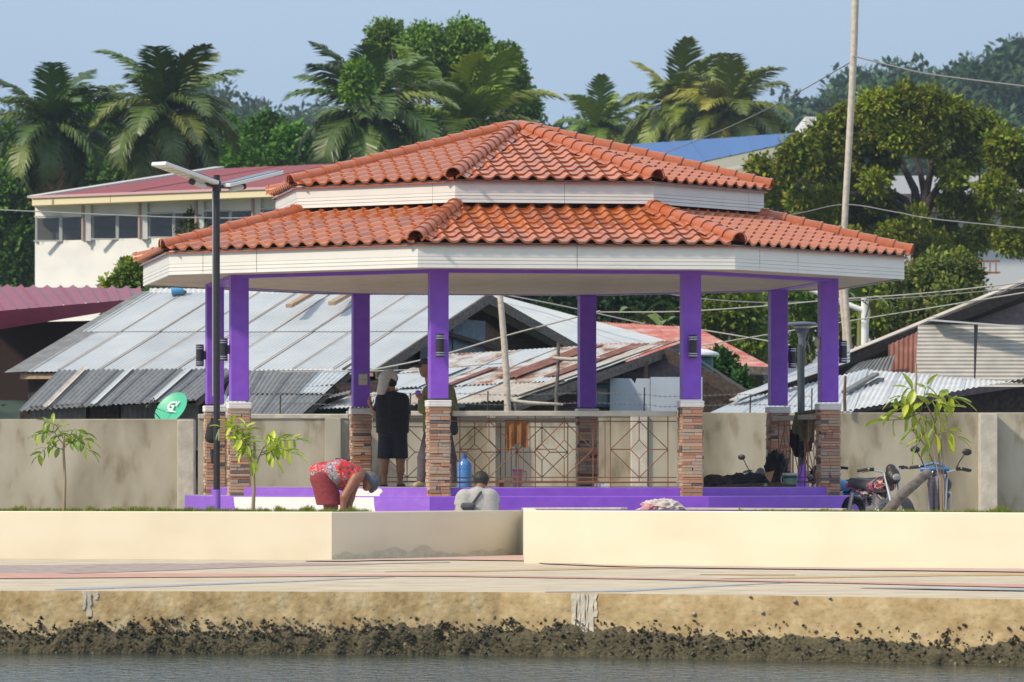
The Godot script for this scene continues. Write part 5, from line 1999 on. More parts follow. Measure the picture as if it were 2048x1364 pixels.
# ================================================================ lamps, poles, wires
func lamps_and_poles() -> void:
	var d := 63.75
	var base := P(433.5, 0, d); base.y = .5
	var t := thing("solar_street_lamp", "tall black lamp post with two white solar lamp heads, on the left", "street lamp", base)
	var m := MB.new()
	var top: float = P(433, 350, d).y - base.y
	m.tube([Vector3(0, .3, 0), Vector3(0, 1.2, 0), Vector3(0, top, 0)], [.042, .041, .039], 14)
	obj("pole", m, M.black_metal, t)
	m = MB.new()
	m.lathe([Vector2(.0, 0), Vector2(.046, 0), Vector2(.046, .342), Vector2(.043, .346), Vector2(.0, .346)], 16)
	obj("purple_sleeve", m, M.lilac, t)
	m = MB.new()
	m.box(Vector3(.028, 1.02, .03), Vector3(.02, .14, .03), Basis.IDENTITY, .003)
	obj("access_door", m, M.steel, t)
	m = MB.new()
	m.tube([Vector3(-.045, 1.5, -.02), Vector3(-.045, top - .15, -.02)], .014, 6)
	obj("conduit", m, M.steel, t)
	for s in [-1.0, 1.0]:
		var a: Vector3 = (P(424, 366, d - .05) if s < 0 else P(446, 371, d + .05)) - base
		var b: Vector3 = (P(317, 327, d - .75) if s < 0 else P(553, 345, d + .75)) - base
		var ax := (b - a).normalized()
		var w := Vector3.UP.cross(ax).normalized()
		var bs := Basis(w, ax.cross(w), ax)
		m = MB.new()
		m.box((a + b) / 2, Vector3(.25, .045, (b - a).length()), bs, .006)
		var hd := obj("lamp_head", m, plain(lin(.66, .68, .70), .4), t)
		m = MB.new()
		m.box((a + b) / 2 + bs.y * .026, Vector3(.235, .006, (b - a).length() - .03), bs)
		obj("solar_panel", m, plain(lin(.02, .025, .05), .15), hd)
		for k in 5:
			m = MB.new()
			m.box(a.lerp(b, .35 + .12 * k) - bs.y * .026, Vector3(.17, .012, .06), bs, .002)
			obj("led_lens", m, plain(lin(.55, .50, .38), .3), hd)
		m = MB.new()
		m.tube([Vector3(0, top - .14, 0), (a.lerp(b, .12)) - Vector3(0, .035, 0)], .026, 8)
		obj("bracket", m, M.black_metal, t)
		m = MB.new()
		var c: Vector3 = a.lerp(b, .14) - Vector3(0, .075, 0)
		m.tube([c, c + ax * .2], .035, 10)
		var sn := obj("sensor", m, plain(lin(.55, .55, .55), .4), t)
		m = MB.new()
		m.tube([c + ax * .2, c + ax * .25], .037, 10)
		obj("sensor_cap", m, M.black_metal, sn)
	m = MB.new()
	m.tube([Vector3(0, top - .2, 0), Vector3(0, top - .08, 0)], .055, 14)
	obj("clamp", m, M.black_metal, t)

	# mushroom lamp behind the pavilion
	d = 79.2
	base = P(1604, 0, d); base.y = .2
	t = thing("mushroom_lamp", "dark garden lamp post with a flat round mushroom head behind the right columns", "street lamp", base)
	var fl: float = P(0, 650, d).y - base.y
	m = MB.new()
	m.tube([Vector3(0, .3, 0), Vector3(-.02, fl - .3, 0)], .056, 12)
	obj("pole", m, plain(lin(.035, .05, .065), .5), t)
	m = MB.new()
	m.lathe([Vector2(0, 0), Vector2(.085, 0), Vector2(.085, .78), Vector2(.05, 1.02), Vector2(0, 1.02)], 14)
	obj("purple_base", m, M.purple, t)
	m = MB.new()
	m.lathe([Vector2(.05, fl - .34), Vector2(.06, fl - .2), Vector2(.085, fl - .12), Vector2(.12, fl - .05)], 16)
	obj("neck", m, plain(lin(.10, .12, .15), .5), t)
	m = MB.new()
	m.lathe([Vector2(.06, fl - .05), Vector2(.125, fl - .05), Vector2(.13, fl - .02), Vector2(.06, fl - .01)], 16)
	obj("lamp_ring", m, plain(lin(.45, .45, .42), .5), t)
	m = MB.new()
	m.lathe([Vector2(.0, fl - .02), Vector2(.235, fl - .005), Vector2(.24, fl + .015), Vector2(.20, fl + .04), Vector2(0, fl + .055)], 24)
	obj("hood", m, plain(lin(.07, .09, .13), .45), t)

	# bamboo poles
	var poles := [
		["tall pale bamboo pole rising past the roof into the sky on the right", [[1712, -60], [1708, 90], [1704, 180], [1698, 290], [1692, 390], [1688, 470], [1690, 580], [1698, 690], [1702, 900]], 95.0, .070, .052],
		["grey bamboo pole beside the tall pale one, under the eave", [[1682, 540], [1684, 600], [1690, 660], [1692, 900]], 95.6, .055, .05],
		["bamboo pole leaning in front of the dark gable", [[996, 545], [1002, 610], [1008, 680], [1013, 750], [1018, 900]], 87.0, .048, .064],
		["thin grey stick standing in front of the rusty roof", [[1117, 684], [1116, 740], [1113, 780], [1111, 900]], 87.4, .028, .034]]
	for q in poles:
		var pts := []
		for s in q[1]:
			pts.append(P(s[0], s[1], q[2]))
		var o := thing("bamboo_pole", q[0], "pole", Vector3(pts[-1].x, .1, pts[-1].z))
		var rel := []
		var rad := []
		for i in pts.size():
			rel.append(pts[i] - o.position)
			rad.append(lerpf(q[3], q[4], float(i) / (pts.size() - 1)))
		m = MB.new()
		m.tube(rel, rad, 10)
		obj("culm", m, M.bamboo if q[3] > .03 else M.old_wood, o)
		m = MB.new()
		var len := 0.0
		for i in rel.size() - 1:
			var l: float = (rel[i + 1] - rel[i]).length()
			var along: Vector3 = (rel[i + 1] - rel[i]).normalized()
			while len < l:
				var c: Vector3 = rel[i] + along * len
				var rr: float = lerpf(rad[i], rad[i + 1], len / l)
				m.tube([c - along * .015, c, c + along * .015], [rr * .99, rr * 1.10, rr * .99], 10, false)
				len += rnd(.30, .42)
			len -= l
		obj("nodes", m, M.bamboo if q[3] > .03 else M.old_wood, o)
	var st := [[[1012, 800], [1060, 806], [1126, 809], 87.0, "crooked pale stick tied across the leaning bamboo pole"], [[1105, 716], [1140, 719], [1200, 716], 87.3, "pale stick crossing the thin grey stick before the rusty roof"]]
	for q in st:
		m = MB.new()
		m.tube([P(q[0][0], q[0][1], q[3]), P(q[1][0], q[1][1], q[3]), P(q[2][0], q[2][1], q[3])], [.03, .034, .022], 7)
		tag(obj("stick", m, M.bamboo), q[4], "stick")
	# white lamp arm
	t = thing("white_pipe_post", "white pipe post with a slanting arm beside the bamboo pole", "post", P(1729, 700, 100.0))
	m = MB.new()
	m.tube([Vector3(0, -1.5, 0), P(1730, 596, 100.0) - t.position], .075, 10)
	obj("post", m, plain(lin(.72, .74, .76), .5), t)
	m = MB.new()
	m.tube([P(1728, 622, 100.0) - t.position, P(1606, 574, 100.0) - t.position], .055, 8)
	obj("arm", m, plain(lin(.72, .74, .76), .5), t)
	m = MB.new()
	m.tube([P(1724, 600, 99.9) - t.position, P(1738, 612, 99.8) - t.position, P(1730, 640, 99.8) - t.position], .012, 5)
	m.tube([P(1712, 590, 99.9) - t.position, P(1730, 606, 99.8) - t.position, P(1752, 560, 99.8) - t.position], .012, 5)
	obj("loose_cable", m, M.dark, t)
	# overhead wires
	var lines := [
		[[[1712, 118, 95], [1560, 205, 110], [1440, 262, 125], [1330, 306, 140]], .016, 0, "twisted overhead wire running from the bamboo pole down over the blue roof"],
		[[[1706, 112, 95], [1790, 133, 92], [1885, 152, 89], [2200, 190, 84]], .02, 0, "pale overhead wire leaving the bamboo pole towards the upper right"],
		[[[1500, 442, 104], [1600, 426, 99], [1690, 409, 95], [1790, 424, 92], [1885, 440, 89], [2200, 470, 84]], .016, 0, "overhead wire sagging both ways from the bamboo pole before the spreading tree"],
		[[[900, 570, 110], [1050, 597, 108], [1150, 617, 106], [1290, 648, 104]], .02, 0, "grey wire running along the edge of the white hip roof"],
		[[[1180, 624, 112], [1357, 623, 108], [1530, 612, 104], [1660, 600, 100], [1885, 583, 96], [2200, 545, 90]], .018, 1, "pale wire crossing behind both right front columns"],
		[[[1290, 580, 112], [1400, 597, 108], [1530, 605, 104], [1700, 601, 99], [1885, 590, 96], [2200, 560, 90]], .016, 0, "dark wire sagging just under the pavilion eave on the right"],
		[[[1380, 656, 110], [1480, 672, 107], [1580, 690, 104]], .018, 1, "pale wire running down past the red rusty roof"],
		[[[1380, 695, 104], [1530, 670, 101], [1680, 645, 98], [1885, 612, 94], [2200, 560, 88]], .018, 1, "pale wire rising to the right behind the mushroom lamp"],
		[[[700, 748, 90], [860, 716, 89], [1010, 672, 88], [1100, 648, 87], [1200, 622, 86]], .020, 1, "thick pale cable slanting across the dark gable"],
		[[[560, 744, 90], [745, 742, 89], [860, 737, 88], [1010, 726, 88]], .012, 1, "thin pale wire behind the towelled man's head"],
		[[[-100, 415, 124], [230, 430, 124], [420, 436, 124], [560, 434, 124]], .02, 1, "wire hanging across the dark windows of the white building"],
		[[[200, 652, 101], [290, 622, 101], [350, 596, 101]], .02, 1, "wire between the maroon roof and the white roof ridge"]]
	for q in lines:
		var pts := []
		for i in q[0].size() - 1:
			for k in 6:
				var f := k / 6.0
				var a: Array = q[0][maxi(i - 1, 0)]
				var b: Array = q[0][i]
				var c: Array = q[0][i + 1]
				var e: Array = q[0][mini(i + 2, q[0].size() - 1)]
				pts.append(P(b[0], b[1], b[2]).cubic_interpolate(P(c[0], c[1], c[2]), P(a[0], a[1], a[2]), P(e[0], e[1], e[2]), f))
		var z: Array = q[0][-1]
		pts.append(P(z[0], z[1], z[2]))
		m = MB.new()
		m.tube(pts, q[1] * .72, 5)
		tag(obj("overhead_wire", m, M.pale_wire if q[2] else M.wire), q[3], "wire", "overhead wires")

# ---------------------------------------------------------------- young trees
func blade_mesh(w: float) -> ArrayMesh:   # a leaf one metre long along +z, folded on its midrib and bent down
	var m := MB.new()
	m.grid(4, 6, func(u: float, v: float) -> Vector3:
		var x := (u - .5) * 2.0
		return Vector3(x * w * pow(sin(PI * clampf(v * .93 + .05, 0, 1)), .8), absf(x) * w * .35 - .28 * v * v, v * .96))
	return m.done()

func young_tree(label: String, foot: Vector3, stems: Array, sprays: Array, leaf: float, sd: int, tone: Array) -> void:
	var t := thing("young_tree", label, "young tree", foot)
	var r := RandomNumberGenerator.new()
	r.seed = sd
	var m := MB.new()
	for s in stems:
		var pts := []
		var rad := []
		for i in s[0].size():
			pts.append(s[0][i] - foot)
			rad.append(lerpf(s[1], s[1] * .55, float(i) / (s[0].size() - 1)))
		m.tube(pts, rad, 8)
	obj("stem", m, plain(lin(.30, .235, .15), .8), t)
	var bm := [blade_mesh(.20), blade_mesh(.25), blade_mesh(.17)]
	var mats := []
	for i in 4:
		var k := .8 + .2 * i
		var mt := plain(lin(tone[0] * k * (1.0 + .1 * i), tone[1] * k, tone[2]), .42)
		mt.backlight_enabled = true
		mt.backlight = lin(tone[0] * .8, tone[1] * .8, tone[2])
		mats.append(mt)
	var stalk := plain(lin(.20, .21, .04), .6)
	for s in sprays:
		var pts := []
		for q in s[0]:
			pts.append(q - foot)
		m = MB.new()
		m.tube(pts, [.007, .005, .003] if pts.size() == 3 else .005, 5)
		var sp := obj("leaf_stalk", m, stalk, t)
		var n: int = s[1]
		for i in n:
			var f := .18 + .82 * i / maxf(n - 1, 1)
			var k := f * (pts.size() - 1)
			var j := mini(int(k), pts.size() - 2)
			var at: Vector3 = pts[j].lerp(pts[j + 1], k - j)
			var along: Vector3 = (pts[j + 1] - pts[j]).normalized()
			var sd2 := 1.0 if i % 2 else -1.0
			var side := along.cross(Vector3(.1, .3, 1)).normalized() * sd2
			var dir: Vector3 = (along * .45 + side * r.randf_range(.5, 1.0) + Vector3(r.randf_range(-.3, .3), -r.randf_range(.2, .7), r.randf_range(-.4, .6))).normalized()
			if i == n - 1:
				dir = along
			var x := Vector3.UP.cross(dir).normalized()
			var o := obj("leaf", bm[r.randi() % 3], mats[r.randi() % 4], sp)
			o.transform = Transform3D(Basis(x, dir.cross(x), dir).rotated(dir, r.randf_range(-.6, .6)).scaled(Vector3.ONE * leaf * r.randf_range(.75, 1.2)), at)

func small_trees() -> void:
	pd = 63.6
	var foot: Vector3 = jj(506, 1020, 0.0)
	young_tree("young tree with bright green drooping leaves beside the tall lamp post", foot,
		[[[jj(506, 1020, 0), jj(508, 980, 0), jj(507, 945, .01), jj(509, 905, 0), jj(509, 882, 0)], .024], [[jj(507, 950, 0), jj(500, 905, .05), jj(494, 880, .06)], .012], [[jj(508, 945, 0), jj(518, 915, 0), jj(528, 893, -.02)], .012]],
		[[[jj(494, 885, .05), jj(482, 866, .08), jj(438, 853, .06)], 12], [[jj(496, 890, .05), jj(484, 858, .1), jj(462, 846, .12)], 11], [[jj(497, 895, .05), jj(486, 880, .15), jj(470, 878, .2)], 9], [[jj(498, 900, .04), jj(495, 888, .12), jj(486, 905, .22)], 9], [[jj(497, 890, .0), jj(496, 862, -.05), jj(488, 848, -.1)], 8],
		[[jj(526, 897, 0), jj(548, 882, .0), jj(594, 880, .05)], 13], [[jj(524, 905, 0), jj(552, 893, .1), jj(592, 908, .15)], 12], [[jj(522, 910, 0), jj(540, 905, .1), jj(556, 925, .16)], 8], [[jj(527, 895, 0), jj(545, 878, -.1), jj(572, 874, -.1)], 9], [[jj(500, 905, 0), jj(505, 900, .14), jj(506, 925, .2)], 6]],
		.155, 3, [.24, .36, .02])
	pd = 64.15
	foot = jj(128, 1024, 0.0)
	young_tree("young tree at the left edge, only its leaf tips reaching into view", foot,
		[[[jj(128, 1024, 0), jj(130, 960, 0), jj(127, 900, 0), jj(129, 868, 0)], .022]],
		[[[jj(129, 895, 0), jj(150, 872, .05), jj(184, 884, .05)], 9], [[jj(129, 890, 0), jj(155, 880, .1), jj(186, 906, .12)], 10], [[jj(129, 885, 0), jj(148, 858, 0), jj(176, 868, .0)], 8], [[jj(128, 890, 0), jj(106, 862, 0), jj(72, 870, .05)], 12], [[jj(128, 880, 0), jj(112, 850, 0), jj(90, 842, .05)], 10], [[jj(128, 900, 0), jj(100, 890, .1), jj(74, 915, .1)], 10]],
		.14, 5, [.14, .24, .02])
	pd = 59.4
	foot = jj(1884, 1024, 0.0)
	young_tree("slender young tree with hanging yellow-green leaves at the right edge", foot,
		[[[jj(1884, 1024, 0), jj(1882, 960, 0), jj(1876, 890, 0), jj(1868, 840, 0), jj(1852, 806, 0)], .012], [[jj(1888, 1024, 0), jj(1886, 930, 0), jj(1880, 850, 0), jj(1874, 790, 0)], .011], [[jj(1880, 1024, .1), jj(1878, 960, .1), jj(1866, 905, .1), jj(1862, 880, .1)], .008], [[jj(1826, 862, 0), jj(1829, 800, 0), jj(1833, 755, 0), jj(1832, 726, 0)], .018], [[jj(1884, 960, 0), jj(1850, 890, 0), jj(1826, 862, 0)], .010]],
		[[[jj(1838, 818, 0), jj(1805, 790, .05), jj(1786, 800, .05)], 6], [[jj(1838, 822, 0), jj(1812, 808, .1), jj(1788, 825, .1)], 7], [[jj(1840, 826, 0), jj(1808, 838, .1), jj(1764, 842, .1)], 7], [[jj(1840, 826, 0), jj(1828, 780, 0), jj(1812, 775, .0)], 6], [[jj(1842, 820, 0), jj(1850, 780, 0), jj(1856, 770, .0)], 5], [[jj(1844, 826, 0), jj(1836, 848, .1), jj(1816, 866, .1)], 7], [[jj(1852, 830, 0), jj(1850, 862, .1), jj(1834, 890, .1)], 5], [[jj(1862, 840, 0), jj(1868, 862, .1), jj(1858, 900, .1)], 5], [[jj(1868, 850, 0), jj(1880, 820, .0), jj(1900, 815, .0)], 6], [[jj(1874, 800, 0), jj(1890, 790, .0), jj(1920, 800, .0)], 6], [[jj(1876, 870, 0), jj(1896, 860, .0), jj(1925, 880, .0)], 6], [[jj(1850, 815, 0), jj(1866, 800, .1), jj(1878, 808, .1)], 5]],
		.20, 7, [.20, .29, .02])

# ================================================================ people
func hand(m: MB, wrist: Vector3, along: Vector3, palm: Vector3, thumb: Vector3, curl: float) -> void:
	var y := along.normalized()
	var z := (palm - y * palm.dot(y)).normalized()
	var x := (thumb - y * thumb.dot(y) - z * thumb.dot(z)).normalized()
	var b := [[wrist, wrist + y * .045, .026, .028], [wrist + y * .03 + x * .018, wrist + y * .082 + x * .026, .016, .013], [wrist + y * .03, wrist + y * .088 + x * .006, .018, .013], [wrist + y * .03 - x * .012, wrist + y * .084 - x * .014, .016, .012], [wrist + y * .03 - x * .02, wrist + y * .074 - x * .032, .014, .011]]
	m.body(b, .006, .014)
	var f := [[.026, .082, .070, .0095], [.006, .088, .078, .0095], [-.014, .084, .072, .009], [-.032, .074, .056, .008]]
	for q in f:
		var p: Vector3 = wrist + y * (q[1] - .006) + x * q[0]
		var bones := []
		var a := curl * .5
		for k in 3:
			var d := y * cos(a) + z * sin(a)
			var L: float = q[2] * [.45, .32, .23][k]
			bones.append([p, p + d * L, q[3], q[3] * .88])
			p += d * L
			a += curl
		m.body(bones, .005, .004)
	var t0 := wrist + y * .022 + x * .022
	var t1 := t0 + (x * .7 + y * .7 + z * .3).normalized() * .042
	var t2 := t1 + (x * .25 + y * .85 + z * (.25 + curl * .4)).normalized() * .034
	m.body([[t0, t1, .014, .011], [t1, t2, .011, .009]], .005, .006)

func head(home: Node3D, m: MB, c: Vector3, face: Vector3, up: Vector3, neck: Vector3) -> void:
	var f := face.normalized()
	var u := (up - f * up.dot(f)).normalized()
	var s := f.cross(u)
	var b := [[c + u * .03 - f * .012, c + u * .035 + f * .012, .086, .082], [c - u * .02 + f * .02, c - u * .055 + f * .045, .068, .048], [c - u * .075 + f * .062, c - u * .08 + f * .055, .026, .026], [c - u * .01 - f * .03, neck, .060, .058],
		[c + u * .022 + f * .083, c - u * .016 + f * .102, .010, .014], [c + u * .034 + f * .072 - s * .03, c + u * .034 + f * .072 + s * .03, .018, .018], [c - u * .048 + f * .083 - s * .018, c - u * .048 + f * .083 + s * .018, .010, .010]]
	for k in [-1.0, 1.0]:
		b.append([c + u * .02 + s * k * .080, c - u * .018 + s * k * .080 + f * .004, .016, .010])
	m.body(b, .0075, .03)
	for k in [-1.0, 1.0]:
		var e := MB.new()
		e.ball(c + u * .014 + f * .078 + s * k * .031, Vector3.ONE * .0125, Basis.IDENTITY, 5, 8)
		obj("eye", e, plain(lin(.06, .05, .045), .3), home)

func cloth(kind: String, mat: Material, home: Node3D, sets: Array, cell := .013, k := .05) -> void:
	var m := MB.new()
	for s in sets:
		m.body(s[0], cell, s[2] if s.size() > 2 else k, s[1])
	obj(kind, m, mat, home)

func skin(base: Array, sd: int) -> StandardMaterial3D:
	var m := worn([[0.0, lin(base[0] * .85, base[1] * .82, base[2] * .8)], [1.0, lin(base[0] * 1.12, base[1] * 1.1, base[2] * 1.1)]], .02, .4, .5, 0.0, sd)
	m.subsurf_scatter_enabled = true
	m.subsurf_scatter_strength = .03
	return m

func fabric(a: Array, b: Array, sd: int) -> StandardMaterial3D:
	var m := worn([[0.0, lin(a[0], a[1], a[2])], [1.0, lin(b[0], b[1], b[2])]], .015, .5, .85, .3, sd)
	m.rim_enabled = true
	m.rim = .15
	return m

var pd := 0.0
var pf := Vector3.ZERO
func jj(x: float, y: float, dz: float) -> Vector3:
	return P(x, y, pd) + Vector3(0, 0, dz)

func rr(x: float, y: float, dz: float) -> Vector3:
	return jj(x, y, dz) - pf

func people() -> void:
	pd = 76.3
	# ---- the man in black with a towel over his head, seen from behind
	var foot: Vector3 = jj(785, 971, 0.0)
	foot.y = CY - .147
	pf = foot
	var t := thing("person", "standing heavyset person in black t-shirt with a pale towel draped over the head", "person", foot)
	var sk := skin([.33, .165, .095], 90)
	var m := MB.new()
	var hc: Vector3 = rr(779, 760, -.03)
	var neck: Vector3 = rr(783, 783, .0)
	var bones := [[rr(767, 800, 0), rr(773, 858, 0), .10, .115], [rr(802, 800, 0), rr(796, 858, 0), .10, .115], [rr(784, 792, .0), rr(784, 864, .0), .10, .125], [neck, rr(784, 800, 0), .062, .10],
		[rr(772, 868, 0), rr(770, 918, .01), .100, .068], [rr(797, 868, 0), rr(801, 918, .01), .100, .068], [rr(770, 922, .03), rr(768, 940, .03), .062, .06], [rr(801, 922, .03), rr(801, 940, .03), .062, .06], [rr(768, 940, .02), rr(769, 966, .02), .054, .036], [rr(801, 940, .02), rr(800, 966, .02), .054, .036],
		[rr(769, 967, .03), rr(764, 969, -.15), .036, .028], [rr(800, 967, .03), rr(804, 969, -.15), .036, .028],
		[rr(761, 798, 0), rr(752, 829, -.03), .058, .045], [rr(752, 829, -.03), rr(741, 812, -.16), .044, .028], [rr(808, 800, 0), rr(814, 836, -.03), .058, .046], [rr(814, 836, -.03), rr(795, 822, -.24), .045, .028]]
	m.body(bones, .013, .035)
	head(t, m, hc, Vector3(-.75, -.15, -.65), Vector3.UP, neck)
	hand(m, rr(741, 812, -.16), Vector3(-.25, 1, -.15), Vector3(.5, 0, -.8), Vector3(.5, .3, .6), .35)
	hand(m, rr(795, 822, -.24), Vector3(-.8, .5, -.3), Vector3(0, -.3, -.9), Vector3(0, 1, 0), .5)
	obj("body", m, sk, t)
	var low: float = rr(0, 866, 0).y
	var hem: float = rr(0, 917, 0).y
	cloth("t_shirt", fabric([.010, .011, .015], [.022, .024, .030], 91), t, [
		[[[rr(766, 801, 0), rr(771, 862, 0), .118, .140], [rr(803, 801, 0), rr(799, 862, 0), .118, .140], [rr(784, 795, .01), rr(785, 866, .01), .115, .150]], [[Vector3.DOWN, -low]]],
		[[[rr(762, 798, 0), rr(753, 826, -.02), .076, .070]], [[(rr(753, 826, -.02) - rr(762, 798, 0)).normalized(), (rr(753, 826, -.02) - rr(762, 798, 0)).normalized().dot(rr(754, 823, -.02))]]],
		[[[rr(807, 800, 0), rr(813, 828, -.02), .076, .070]], [[Vector3.DOWN, -rr(0, 828, 0).y]]]])
	cloth("shorts", fabric([.013, .015, .028], [.026, .028, .045], 92), t, [
		[[[rr(775, 864, 0), rr(795, 864, 0), .135, .135], [rr(774, 868, 0), rr(770, 925, .01), .128, .118], [rr(797, 868, 0), rr(801, 925, .01), .128, .118]], [[Vector3.DOWN, -hem]], .03]])
	cloth("hair", plain(lin(.012, .010, .010), .6), t, [[[[hc + Vector3(.02, .035, .02), hc + Vector3(.03, -.03, .035), .093, .082]], []]], .012)
	var tw := fabric([.50, .47, .45], [.64, .61, .59], 93)
	cloth("towel", tw, t, [[[[hc + Vector3(-.01, .06, .0), hc + Vector3(-.06, .02, .0), .112, .105], [hc + Vector3(-.05, .02, .03), hc + Vector3(-.115, -.16, .02), .105, .075], [hc + Vector3(-.10, -.12, -.03), hc + Vector3(-.175, -.37, -.02), .075, .03], [hc + Vector3(-.09, -.12, .07), hc + Vector3(-.135, -.33, .06), .06, .03], [hc + Vector3(-.07, -.08, .08), hc + Vector3(-.075, -.2, .09), .04, .02], [hc + Vector3(.0, .06, .02), hc + Vector3(.06, .03, .04), .10, .072], [hc + Vector3(.06, .03, .0), hc + Vector3(.095, -.07, .0), .035, .014]], [], .02]], .010)
	for s in [[767, -1.0], [802, 1.0]]:
		var b := MB.new()
		var c: Vector3 = rr(s[0], 0, -.06)
		c.y = .011
		b.box(c, Vector3(.10, .022, .27), Basis(Vector3.UP, -.12 * s[1]), .008)
		b.tube([c + Vector3(-.05, .01, -.02), c + Vector3(0, .055, -.05), c + Vector3(.05, .01, -.02)], .012, 5)
		obj("slipper", b, plain(lin(.03, .03, .035), .8), t)
	m = MB.new()
	m.box(rr(792, 781, .125), Vector3(.09, .018, .004))
	obj("print", m, plain(lin(.13, .13, .15), .8), t)

	# ---- the olive-shirted man behind a front column
	pd = 71.3
	foot = jj(880, 974, 0.0)
	foot.y = CY - .147
	pf = foot
	t = thing("person", "standing person in olive long-sleeved shirt and grey trousers, half hidden behind a front column", "person", foot)
	sk = skin([.26, .135, .08], 94)
	m = MB.new()
	hc = rr(857, 737, .02)
	neck = rr(864, 762, .0)
	bones = [[rr(866, 784, .10), rr(870, 855, .07), .10, .10], [rr(896, 782, -.10), rr(890, 855, -.07), .10, .10], [rr(880, 778, 0), rr(880, 862, 0), .11, .12], [neck, rr(878, 785, 0), .06, .09],
		[rr(869, 866, .06), rr(853, 916, .06), .095, .065], [rr(853, 916, .06), rr(849, 964, .08), .06, .04], [rr(893, 866, -.06), rr(905, 916, -.06), .095, .065], [rr(905, 916, -.06), rr(909, 964, -.02), .06, .04], [rr(849, 968, .08), rr(838, 971, .12), .04, .03], [rr(909, 968, -.02), rr(900, 971, .04), .04, .03],
		[rr(862, 782, .16), rr(851, 818, .16), .055, .044], [rr(851, 818, .16), rr(848, 799, .30), .042, .028], [rr(903, 782, -.16), rr(913, 826, -.1), .055, .044], [rr(913, 826, -.1), rr(895, 845, .0), .042, .028]]
	m.body(bones, .013, .035)
	head(t, m, hc, Vector3(-.80, -.22, .55), Vector3.UP, neck)
	hand(m, rr(848, 799, .30), Vector3(-.45, .9, .2), Vector3(-.3, .3, .9), Vector3(.9, .3, 0), .7)
	hand(m, rr(895, 845, .0), Vector3(-.6, -.4, .5), Vector3(0, 0, 1), Vector3(-.4, .7, 0), .5)
	obj("body", m, sk, t)
	var olive := fabric([.10, .12, .035], [.19, .21, .075], 95)
	cloth("shirt", olive, t, [
		[[[rr(867, 786, .10), rr(869, 862, .08), .118, .125], [rr(897, 784, -.10), rr(892, 862, -.08), .118, .125], [rr(881, 780, 0), rr(881, 864, 0), .125, .14]], [[Vector3.DOWN, -rr(0, 864, 0).y]]],
		[[[rr(862, 783, .16), rr(851, 818, .16), .078, .066], [rr(851, 818, .16), rr(848, 803, .27), .064, .048]], [], .03],
		[[[rr(903, 783, -.16), rr(914, 826, -.1), .085, .072], [rr(914, 826, -.1), rr(898, 843, -.02), .068, .05]], [], .03]])
	cloth("trousers", fabric([.055, .045, .06], [.10, .085, .11], 96), t, [
		[[[rr(873, 860, .05), rr(888, 860, -.05), .128, .128], [rr(869, 866, .06), rr(853, 916, .06), .112, .088], [rr(853, 916, .06), rr(849, 966, .08), .088, .072], [rr(893, 866, -.06), rr(905, 916, -.06), .112, .088], [rr(905, 916, -.06), rr(909, 966, -.02), .088, .072]], [[Vector3.DOWN, -rr(0, 963, 0).y]], .03]])
	cloth("cap", plain(lin(.035, .04, .055), .8), t, [[[[hc + Vector3(.01, .05, -.01), hc + Vector3(-.01, .055, .01), .094, .092]], [[Vector3(-.1, -1, 0).normalized(), -(hc.y + .035)]]], [[[hc + Vector3(-.07, .045, .05), hc + Vector3(-.14, .03, .10), .035, .02]], []]], .010)
	for s in [[846, .10], [907, 0.0]]:
		cloth("shoe", fabric([.36, .29, .18], [.46, .38, .25], 97), t, [[[[rr(s[0] + 4, 967, s[1] - .03), rr(s[0] - 8, 970, s[1] + .05), .05, .042]], [[Vector3.DOWN, -.004]]]], .01)
	m = MB.new()
	m.body([[rr(912, 833, -.02), rr(913, 862, -.02), .05, .06], [rr(909, 840, .02), rr(906, 858, .02), .04, .04]], .012, .03)
	obj("dark_rag", m, fabric([.02, .02, .03], [.04, .04, .05], 98), t)
	m = MB.new()
	m.ball(rr(842, 786, .36), Vector3(.04, .035, .035))
	tag(obj("paint_sponge", m, M.purple), "", "")
	var sp := get_child(get_child_count() - 1) as Node3D
	sp.position = foot - Vector3(.035, 0, 0)
	t.position.x -= .035
	tag(sp, "small purple paint sponge in the olive-shirted man's raised hand", "sponge")

	# ---- the man who bends down to paint the step
	pd = 66.2
	foot = jj(660, 0, 0.0)
	foot.y = .2
	pf = foot
	t = thing("person", "person in red patterned sleeveless shirt, maroon shorts and grey cap bending down to the step", "person", foot)
	sk = skin([.27, .12, .08], 99)
	m = MB.new()
	hc = rr(738, 963, .0)
	neck = rr(722, 951, .0)
	bones = [[rr(645, 951, .07), rr(682, 944, .09), .13, .13], [rr(645, 951, -.07), rr(682, 944, -.09), .13, .13], [rr(680, 944, .09), rr(714, 950, .11), .13, .11], [rr(680, 944, -.09), rr(714, 950, -.11), .13, .11], [rr(712, 947, 0), neck, .1, .06],
		[rr(645, 955, .10), rr(660, 1014, .11), .11, .07], [rr(645, 955, -.10), rr(664, 1014, -.11), .11, .07], [rr(660, 1014, .11), rr(648, 1070, .11), .066, .042], [rr(664, 1014, -.11), rr(652, 1070, -.11), .066, .042], [rr(648, 1076, .11), rr(672, 1080, .12), .04, .03], [rr(652, 1076, -.11), rr(676, 1080, -.12), .04, .03],
		[rr(713, 955, .20), rr(690, 993, .23), .070, .050], [rr(690, 993, .23), rr(685, 1032, .22), .050, .032], [rr(713, 955, -.20), rr(700, 995, -.22), .066, .048], [rr(700, 995, -.22), rr(694, 1034, -.20), .048, .032]]
	m.body(bones, .013, .04)
	head(t, m, hc, Vector3(.45, -.9, .1), Vector3(.9, .42, 0), neck)
	hand(m, rr(685, 1032, .22), Vector3(.1, -1, 0), Vector3(0, 0, -1), Vector3(1, 0, 0), .5)
	hand(m, rr(694, 1034, -.20), Vector3(.1, -1, 0), Vector3(0, 0, 1), Vector3(1, 0, 0), .4)
	obj("body", m, sk, t)
